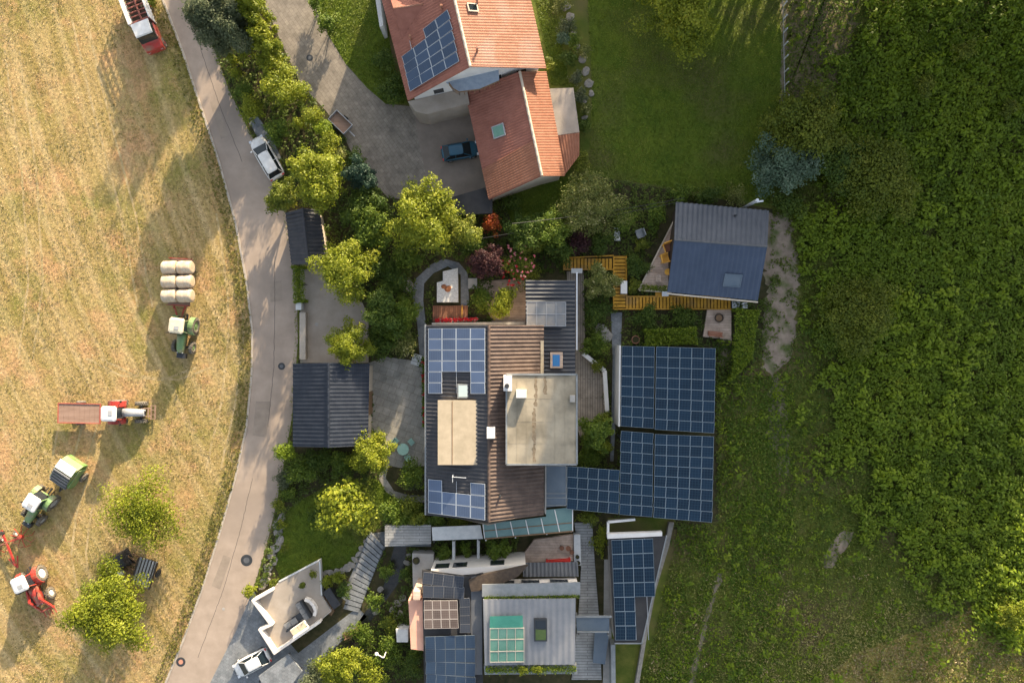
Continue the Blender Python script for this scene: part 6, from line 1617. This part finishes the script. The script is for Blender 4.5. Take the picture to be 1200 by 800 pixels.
shrub('dark evergreen left of the orange leaved shrub', 556, 290, 16, 2.8, 'lm_dark', 1500, .22)
tree('tree', 'dark tree behind the roses under the cable', 615, 272, 24, 4.2, 'lm_dark', 3200, .22, 12, .1)
tree('tree', 'mid green tree right of the roses under the cable', 646, 268, 24, 4.0, 'lm_mid', 3200, .22, 12, .1)
shrub('very dark shrub north of the weathered terrace', 655, 292, 19, 2.4, 'lm_dark', 1700, .22)
shrub('light green shrub behind the rose bush', 628, 288, 14, 2.8, 'lm_yellow', 1300, .2)
shrub('dark maroon shrub under the elder tree', 680, 283, 17, 2.4, 'lm_purple', 1500, .2)
tree('tree', 'pale leaved small tree inside the bend of the yellow boardwalk', 703, 332, 21, 3.8, 'lm_flower', 3200, .19, 12, .12)
shrub('dark green shrub west of the boardwalk corner', 697, 362, 20, 2.2, 'lm_dark', 1800, .2)
shrub('leafy green shrub beside the bent white wall', 700, 402, 16, 1.8, 'lm_mid', 1500, .2)
shrub('yellow green shrub at the foot of the bent white wall', 701, 430, 10, 1.2, 'lm_yellow', 700, .18)
tree('tree', 'green tree south of the weathered terrace', 699, 508, 21, 3.8, 'lm_mid', 3200, .22, 12, .12)
shrub('golden round bush against the white wall end', 710, 523, 8, 2.4, 'lm_lime', 900, .17)
shrub('light green shrub by the white wall', 706, 490, 11, 2.2, 'lm_yellow', 1000, .18)
shrub('leafy shrub between the block and the long solar wing', 690, 535, 16, 2.0, 'lm_mid', 1400, .2)
shrub('green shrub at the elbow of the long solar wing', 690, 604, 13, 2.2, 'lm_yellow', 1300, .2)
shrub('grassy lime tuft in the gap beside the grey walkway', 704, 634, 9, .7, 'lm_lime', 600, .16, ry=2.0)
shrub('dark shrub left of the sun lounger', 706, 282, 16, 2.0, 'lm_dark', 1300, .2)
shrub('green shrub beyond the sun lounger', 735, 258, 16, 2.2, 'lm_mid', 1400, .2)
shrub('yellowish shrub right of the wire garden chair', 752, 287, 9, 1.4, 'lm_yellow', 700, .18)
shrub('tall green shrub at the corner of the cabin', 770, 252, 17, 2.2, 'lm_mid', 1500, .2)
shrub('dark shrub below the sun lounger beside the boardwalk', 748, 312, 16, 1.8, 'lm_dark', 1400, .2)
shrub('mid green shrub beside the cabin deck point', 743, 333, 9, 1.4, 'lm_yellow', 700, .18)
shrub('green shrub north west of the cabin under the cable', 798, 228, 14, 1.8, 'lm_mid', 1100, .2)
shrub('dark shrub along the north side of the cabin', 832, 230, 17, 1.8, 'lm_dark', 1400, .2)
shrub('shrub with white specks behind the cabin', 862, 228, 15, 1.8, 'lm_flower', 1200, .18)
shrub('low green shrub under the yellow boardwalk, left part', 755, 375, 18, 1.3, 'lm_dark', 1400, .2)
shrub('dark low shrub under the yellow boardwalk, right part', 800, 373, 20, 1.3, 'lm_dark', 1500, .2)
hedge('bright green clipped hedge along the top of the solar roofs', [(755, 387), (815, 384), (816, 402), (756, 405)], 1.5, 'lm_hedge', 4200, .2)
hedge('bright green clipped hedge beside the dirt patch', [(862, 361), (889, 364), (880, 420), (856, 447)], 1.8, 'lm_hedge', 5200, .22)
hedge('planted box hedge on the lower edge of the cabin deck', [(753, 334.5), (781, 335.5), (781, 341), (751, 340)], 1.0, 'lm_hedge', 900, .14)
g_ = hedge('narrow green strip planted along the bottom roof edge of the modern house', [(569, 781), (672, 780), (673, 787), (570, 788.5)], 5.5, 'lm_hedge', 900, .14, 'roof_planting', 'plants') if False else None
n_ = 1500; u_ = RNG.random(n_); P_ = np.stack([W(569, 0, 5.3).x + u_ * (W(675, 0, 5.3).x - W(569, 0, 5.3).x), W(0, 784, 5.3).y + RNG.normal(size=n_) * .2 + u_ * .08, 5.2 + RNG.random(n_) * .35], 1)
V_, rr_ = leafmesh(P_, RNG.normal(size=(n_, 3)) * .6 + np.array([0, 0, .7]), .17, RNG); tag(npobj('roof_planting', V_, rr_, M['lm_hedge']), 'green planting in the gutter trough along the bottom roof edge', 'plants')
n_ = 900; u_ = RNG.random(n_); P_ = np.stack([W(567, 0, 5.2).x + u_ * (W(679, 0, 5.2).x - W(567, 0, 5.2).x), W(0, 699, 5.2).y + RNG.normal(size=n_) * .1 + u_ * .14, 5.3 + RNG.random(n_) * .3], 1)
V_, rr_ = leafmesh(P_, RNG.normal(size=(n_, 3)) * .6 + np.array([0, 0, .7]), .15, RNG); tag(npobj('roof_planting', V_, rr_, M['lm_mid']), 'green planting strip behind the grey canopy of the modern house', 'plants')
shrub('golden feathery plant rising at the bottom edge of the pale metal roof, left one', 612, 783, 5, 5.9, 'lm_lime', 10, .1) if False else None
for px, lb in ((612, 'left'), (628, 'right')):
    p = W(px, 783, 5.5); V_, rr_, _ = crown(p.x, p.y, 5.2, .55, .8, 420, .2, 6, RNG); tag(npobj('grass_tuft', V_, rr_, M['lm_lime']), 'golden tuft on the bottom roof edge, the %s one of two' % lb, 'plant')
for px, py, lb in ((355.5, 684, 'left'), (367, 671.5, 'right')):
    p = W(px, py, 1.3); V_, rr_, _ = crown(p.x, p.y, 1.15, .45, .5, 300, .15, 6, RNG); tag(npobj('pot_plant', V_, rr_, M['lm_yellow']), 'small bush growing in the %s hand pot on the roof terrace' % lb, 'plant')
p_ = W(535, 375, .8); u_ = RNG.random(260); P_ = np.stack([W(510, 0, .8).x + u_ * (W(560, 0, .8).x - W(510, 0, .8).x), W(0, 375.5, .8).y + RNG.normal(size=260) * .1 + u_ * .16, .75 + RNG.random(260) * .3], 1)
V_, rr_ = leafmesh(P_, RNG.normal(size=(260, 3)) * .5 + np.array([0, 0, 1]), .2, RNG, asp=.9); tag(npobj('geraniums', V_, rr_, M['petal_red']), 'red geraniums in the planter strip of the red brown deck', 'flowers')
n_ = 1500; u_ = RNG.random(n_); P_ = np.stack([W(497.2, 0, .6).x + RNG.normal(size=n_) * .12, W(0, 418, .6).y + u_ * (W(0, 500, .6).y - W(0, 418, .6).y), .1 + RNG.random(n_) * .7], 1)
V_, rr_ = leafmesh(P_, RNG.normal(size=(n_, 3)) * .6 + np.array([0, 0, .7]), .19, RNG, asp=.8); fb = tag(npobj('flower_border', V_, rr_, M['lm_mid']), 'red flower border along the west wall of the tiled house', 'flowers')
for y_ in (426, 440, 447, 462, 478, 486, 495): flowers('', 497.0, y_, 2.2, .6, .9, 'petal_red', 7, .22, fb)
# bed shrubs by the pergola
shrub('round shrub under the left end of the pale pergola beams', 520, 648, 12, 1.4, 'lm_mid', 1100, .18)
tree('tree', 'small green tree between the pergola beams', 583, 643, 14, 3.0, 'lm_mid', 1800, .2, 10, .12)
shrub('leafy shrub beside the grey landing and the pergola', 545, 642, 9, 1.4, 'lm_mid', 900, .18)
# red house surroundings
shrub('dark shrub along the west eave of the terracotta house, lower', 458, 105, 20, 2.4, 'lm_dark', 2200, .22)
shrub('dark shrub along the west eave of the terracotta house, middle', 450, 72, 15, 2.2, 'lm_dark', 1500, .22)
shrub('green shrub on the driveway edge at the corner of the upper left lawn', 383, 28, 15, 2.4, 'lm_mid', 1500, .2)
shrub('small green shrub at the top edge beside the driveway', 370, 4, 12, 2.2, 'lm_mid', 1100, .2)
for px, py, r, lm, lb in ((680, 112, 9, 'lm_grey', 'blue grey shrub beside the flat grey roof'), (686, 128, 8, 'lm_flower', 'pale flowering shrub above the red lean to'), (683, 148, 9, 'lm_dark', 'dark shrub against the lean to roof edge'), (660, 45, 9, 'lm_blue', 'blue green shrub on the house side near the rockery top')):
    shrub(lb, px, py, r, 1.2, lm, 900, .17)
for k, (px, py, r, lm) in enumerate(((657, 5, 12, 'lm_flower'), (664, 30, 12, 'lm_grey'), (672, 50, 11, 'lm_mid'), (684, 60, 9, 'lm_flower'), (664, 68, 11, 'lm_dark'), (676, 92, 10, 'lm_grey'))):
    shrub(('cream flecked shrub at the top of the rockery', 'silvery shrub second from the top of the rockery', 'green shrub halfway down the rockery', 'white flowering shrub on the lawn side of the rockery', 'dark shrub on the house side of the rockery', 'grey shrub at the foot of the rockery')[k], px, py, r, 1.2, lm, 900, .17)
shrub('yellow green shrub at the right eave of the terracotta house', 643, 78, 9, 1.6, 'lm_yellow', 700, .18)
shrub('green shrub at the corner of the red lean to', 682, 192, 14, 1.8, 'lm_yellow', 1100, .18)
shrub('shadowed shrub below the red wing', 600, 238, 13, 1.6, 'lm_dark', 900, .2)
tree('tree', 'large green tree at the top edge of the upper lawn', 797, 14, 47, 7.5, 'lm_lime', 9500, .25, 18, .15)
# meadow edge
tree('tree', 'broad mid green tree at the meadow edge above the blue green one', 945, 146, 48, 5.0, 'lm_yellow', 7500, .28, 20, .08)
tree('tree', 'blue green bushy tree above the dirt patch', 918, 198, 35, 4.2, 'lm_blue', 5500, .26, 16, .06)
tree('tree', 'wide green bush tree in the meadow right of the blue green one', 1033, 205, 48, 4.0, 'lm_yellow', 7000, .28, 20, .06)
tree('tree', 'dark green tree between the meadow trees', 985, 190, 32, 3.6, 'lm_dark', 4500, .28, 14, .06)
tree('tree', 'yellow topped tree in the middle of the meadow', 1008, 365, 46, 3.6, 'lm_yellow', 6500, .26, 20, .05)
shrub('yellow green bush in the meadow left of the yellow topped tree', 968, 395, 22, 1.8, 'lm_mid', 1800, .24)
shrub('shrub near the top of the meadow, its leaf colour a sun fleck yellow', 1128, 60, 12, 2.4, 'lm_yellow', 1000, .24)  # sun fleck on tall plants, painted as yellow leaves
shrub('bright shrub high in the meadow between darker herbs', 1082, 98, 13, 2.2, 'lm_yellow', 1000, .24)
shrub('olive shrub at the right edge of the meadow', 1183, 128, 10, 2.2, 'lm_yellow', 900, .24)
shrub('golden shrub in the lower right corner of the meadow', 1185, 718, 20, 2.2, 'lm_lime', 1800, .24)
shrub('dark tangled shrub beside the dirt patch', 925, 238, 22, 1.6, 'lm_dark', 1900, .24)

# ------------------------------------------------------------------ ground vegetation, uncountable
def scatter(poly, n, rng):
    xs = [p[0] for p in poly]; ys = [p[1] for p in poly]
    x = rng.uniform(min(xs), max(xs), n * 3); y = rng.uniform(min(ys), max(ys), n * 3)
    m = inpoly(x, y, poly); x = x[m][:n]; y = y[m][:n]
    return x, y
def pxw(x, y): return (x - 600) / S, (400 - y) / S
def blades(name, poly, n, size, lm, zmax=.15, mask=None, up=.9, rndf=None, asp=.35, kind='stuff'):
    x, y = scatter(poly, n, RNG)
    if mask is not None:
        k = mask(x, y) > RNG.random(len(x)); x, y = x[k], y[k]
    wx, wy = pxw(x, y); m = len(x)
    P = np.stack([wx, wy, .02 + RNG.random(m) * zmax], 1)
    Nn = RNG.normal(size=(m, 3)) * .75 + np.array([0, 0, up])
    r = RNG.random(m) if rndf is None else np.clip(rndf(x, y) + RNG.normal(size=m) * .18, 0, 1)
    V_, rnd = leafmesh(P, Nn, size * RNG.uniform(.5, 1.4, m), RNG, r, asp)
    V_[:, 2] = np.maximum(V_[:, 2], .022)
    return tag(npobj(name, V_, rnd, M[lm]), kind=kind)
FIELD = [(-20, -20)] + [(x - 3, y) for x, y in ROAD_L if -20 < y < 820] + [(-20, 820)]
blades('hay_stubble', FIELD, 60000, .20, 'hay', .06, rndf=lambda x, y: .15 + .8 * fbm(flow(x, y) * .8, y / S * .05, 3), asp=.2)
blades('hay_regrowth', FIELD, 46000, .17, 'haygreen', .07, mask=lambda x, y: np.clip((fbm(x / 45, y / 45, 9) - .45) * 3.0 + .12, 0, 1), asp=.4)
blades('verge_grass', [(x - 3, y) for x, y in ROAD_R if -20 < y < 690] + [(x + 7, y) for x, y in reversed(ROAD_R) if -20 < y < 690], 4500, .24, 'grass', .2, asp=.4)
blades('verge_grass', [(x - 1, y) for x, y in ROAD_L if -20 < y < 820] + [(x - 16, y) for x, y in reversed(ROAD_L) if -20 < y < 820], 9000, .3, 'haygreen', .25, asp=.35)
LAWNS = [[(362, -20), (372, 5), (385, 42), (405, 75), (430, 103), (452, 122), (478, 122), (460, 70), (445, -20)], [(622, -20), (628, 0), (640, 60), (646, 100), (668, 100), (655, 40), (645, -20)], [(686, -20), (694, 100), (690, 205), (800, 222), (900, 240), (918, 190), (916, 90), (922, -20)], [(336, 600), (345, 590), (372, 575), (392, 560), (440, 560), (462, 580), (450, 605), (430, 640), (415, 662), (380, 668), (330, 680), (322, 662)], [(580, 210), (600, 262), (690, 262), (690, 205), (664, 208), (640, 208)]]
for L_, n_ in zip(LAWNS, (9000, 3500, 38000, 10000, 5000)):
    blades('lawn_grass', L_, n_, .17, 'grass', .07, rndf=lambda x, y: .1 + .75 * fbm(x / 30, y / 60, 4), asp=.4)
MEADOW = [(835, 400), (905, 400), (905, 245), (918, 100), (924, -20), (1220, -20), (1220, 820), (740, 820), (770, 730), (795, 615), (842, 612)]
PATCHES = [[(896, 250), (926, 252), (932, 290), (936, 340), (932, 390), (922, 425), (905, 440), (893, 430), (896, 380), (900, 340), (893, 300)], [(985, 622), (1000, 623), (997, 634), (982, 655), (976, 666), (964, 664), (966, 648), (976, 634)]]
def notpatch(x, y, keep=.2):
    m = np.ones(len(x))
    for q in PATCHES: m = np.where(inpoly(x, y, q), keep, m)
    t = np.abs(x - (845 - (y - 672) * .29)); m = np.where((y > 672) & (t < 3.5), .25, m)
    return m
blades('meadow_grass', MEADOW, 120000, .30, 'drygrass', .22, mask=lambda x, y: notpatch(x, y, 0) + (notpatch(x, y, 0) < .5) * np.clip((fbm(x / 7, y / 9, 41) - .48) * 5, 0, 1), rndf=lambda x, y: .05 + .8 * fbm(x / 40, y / 55, 6) + .3 * np.clip((y - 640) / 100, 0, 1), asp=.38)
def herbs(name, poly, n, lm, size, mask, hmax, leaves=9, seed=1):
    x, y = scatter(poly, n, RNG); k = mask(x, y) > RNG.random(len(x)); x, y = x[k], y[k]
    wx, wy = pxw(x, y); m = len(x); hh = hmax * (.35 + .9 * fbm(wx * .35, wy * .35, seed))
    a = RNG.random((m, leaves)) * 6.283; rad = size * RNG.uniform(.35, 1.1, (m, leaves))
    P = np.stack([wx[:, None] + rad * np.cos(a), wy[:, None] + rad * np.sin(a), hh[:, None] * RNG.uniform(.55, 1.05, (m, leaves))], -1).reshape(-1, 3)
    out = np.stack([np.cos(a), np.sin(a), np.zeros_like(a)], -1).reshape(-1, 3)
    T = out + np.array([0, 0, -.35]) + RNG.normal(size=(m * leaves, 3)) * .25
    Nn = out * .45 + np.array([0, 0, 1.0]) + RNG.normal(size=(m * leaves, 3)) * .3
    r = np.clip(np.repeat(fbm(wx * .22, wy * .22, seed + 3), leaves) * .7 + RNG.random(m * leaves) * .35 - .02, 0, 1)
    V_, rnd = leafmesh(P, Nn, size * RNG.uniform(.7, 1.3, m * leaves), RNG, r, .5, T)
    return tag(npobj(name, V_, rnd, M[lm]), kind='stuff')
def herbmask(x, y):
    # thick herbs right of a wandering line, thinning towards the lower left
    edge = np.interp(y, [-20, 60, 130, 250, 420, 520, 620, 700, 760, 820], [1010, 1000, 960, 945, 950, 985, 1015, 1095, 1190, 1290])
    d = (x - edge) / 45 + (fbm(x / 26, y / 26, 12) - .5) * 3.2
    return np.clip(d + .3, .03, 1) * notpatch(x, y, 0)
herbs('meadow_herbs', MEADOW, 21000, 'herb_deep', .36, herbmask, 1.0, 9)
LUSH = [(842, 440), (925, 440), (932, 600), (890, 800), (765, 820), (795, 615), (842, 612)]
DRYC = [(930, 820), (1000, 765), (1090, 735), (1130, 715), (1175, 690), (1215, 675), (1215, 820)]
blades('dry_meadow_grass', DRYC, 17000, .26, 'hay', .16, mask=lambda x, y: np.clip((fbm(x / 14, y / 14, 61) - .25) * 2.2, 0, 1))
blades('bleached_grass', [(790, 640), (1090, 640), (1120, 720), (930, 820), (745, 820)], 9000, .26, 'hay', .2, mask=lambda x, y: np.clip((fbm(x / 22, y / 30, 71) - .5) * 4, 0, 1) * np.clip((y - 620) / 110, .1, 1))
blades('track_grass', LUSH, 26000, .28, 'lush', .2, mask=lambda x, y: np.clip((fbm(x / 18, y / 40, 51) - .32) * 4, 0, 1) * notpatch(x, y, .1))
def grassmask(x, y): return np.where((x < 960) & (y > 420), .8, .12) * np.clip((fbm(x / 22, y / 22, 33) - .35) * 3, 0, 1) * notpatch(x, y, .1)
def scrubmask(x, y): return herbmask(x, y) * np.clip((fbm(x / 16, y / 16, 77) - .47) * 8, 0, 1)
herbs('meadow_scrub', MEADOW, 5200, 'herb', .46, scrubmask, 1.7, 12, 8)
herbs('meadow_clover', MEADOW, 9000, 'herb', .26, grassmask, .4, 7, 5)
def bedmask(x, y):
    m = np.ones(len(x))
    for q in HARD: m = np.where(inpoly(x, y, q), 0, m)
    return m
HARD = [[(300, -60), (312, 10), (335, 62), (352, 98), (382, 130), (402, 158), (420, 195), (455, 232), (505, 236), (575, 240), (548, 105), (484, 125), (452, 122), (362, -60)],
        [(350, 300), (388, 308), (402, 340), (425, 355), (434, 372), (434, 530), (340, 530), (340, 424), (350, 424)],
        [(432, 418), (482, 418), (490, 428), (500, 428), (502, 590), (472, 590), (450, 576), (444, 540)], LAWNS[3], LAWNS[4], [(500, 378), (575, 378), (575, 326), (684, 316), (686, 412), (708, 440), (708, 484), (678, 512), (676, 590), (640, 615), (500, 612)],
        [(485, 345), (487, 325), (508, 308), (525, 300), (542, 308), (550, 326), (550, 378), (505, 378), (511, 330), (499, 335), (501, 420), (490, 420)],
        [(298, 690), (380, 655), (432, 620), (505, 612), (505, 640), (452, 642), (420, 722), (380, 765), (350, 850), (220, 850)], [(714, 364), (730, 364), (728, 420), (722, 545), (713, 545)], [(492, 655), (720, 640), (720, 820), (490, 820)], [(660, 302), (733, 298), (733, 346), (858, 346), (858, 363), (720, 363), (717, 316), (660, 317)],
        [(780, 240), (902, 235), (902, 350), (748, 342)], [(726, 404), (840, 404), (838, 612), (726, 606)], [(288, 138), (300, 132), (333, 186), (318, 196)], [(606, 600), (720, 600), (720, 660), (606, 660)], [(824, 360), (860, 360), (858, 400), (822, 396)], [(455, 640), (478, 640), (474, 680), (430, 735), (410, 772), (400, 768)], [(700, 606), (792, 606), (742, 850), (700, 850)], [(333, 244), (374, 244), (386, 310), (341, 312)]]
herbs('bed_planting', BED, 17000, 'cover', .26, bedmask, .55, 8, 9)
blades('bed_grass', BED, 26000, .22, 'cover', .25, mask=bedmask)

# ------------------------------------------------------------------ the wooded slope beyond the picture that shades the right-hand side
def crest(x):
    return float(np.interp(x, [-60, -34, -26, -24, 7, 9, 12, 15, 17.5, 20, 22, 22.8, 24.0, 34, 60, 71, 74, 77, 80, 110, 150], [9, 9, 8, 0, 0, 4, 8, 9.5, 12, 14, 16, 20, 28, 28.5, 29.0, 29, 27, 21, 15, 13, 13]))  # unseen tree heights shaped by the shade wanted; west end added to shade driveway
rng = np.random.default_rng(5); VV = []; RR = []; b = MB()
for row, (y0, step) in enumerate(((47, 5.0), (53, 5.4), (60, 6.0))):
    x = -30 + row * 2.2
    while x < 150:
        yy = y0 + rng.uniform(-1.2, 1.2); xs = x - .362 * (yy - 50)
        top = min(crest(xs - 1.5), crest(xs), crest(xs + 1.5)); top += (yy - 50) * .32 if top > 5 else 0
        top *= rng.uniform(.97, 1.02)
        if top > 4.5:
            R_ = min(4.6, top * .34)
            V_, r_, _ = crown(x, yy, 1.0 if row else .6, R_, top - .6, int(1400 + 60 * top), .95, 26, rng, spread=.66, lr=(.30, .46))
            VV.append(V_); RR.append(r_); b.tube([(x, yy, 0), (x, yy, top * .5), (x, yy, top * .85)], [.35, .25, .06], 6)
        x += step * rng.uniform(.9, 1.1) * (.75 if x < 30 else 1)
x = 12.5  # out-of-view bush row, added to block sun leaking between the trunks
while x < 160:
    yy = 43.6 + rng.uniform(-.5, .5); tp = float(np.interp(x, [12, 16, 20, 160], [3.0, 5.5, 9, 10])); R_ = 2.6
    V_, r_, _ = crown(x, yy, .1, R_, tp, 900, .9, 20, rng, spread=.7, lr=(.3, .5)); VV.append(V_); RR.append(r_)
    x += 2.6
tag(npobj('woodland', np.concatenate(VV), np.concatenate(RR), [M['lm_mid'], M['bark']], None, b), kind='stuff')
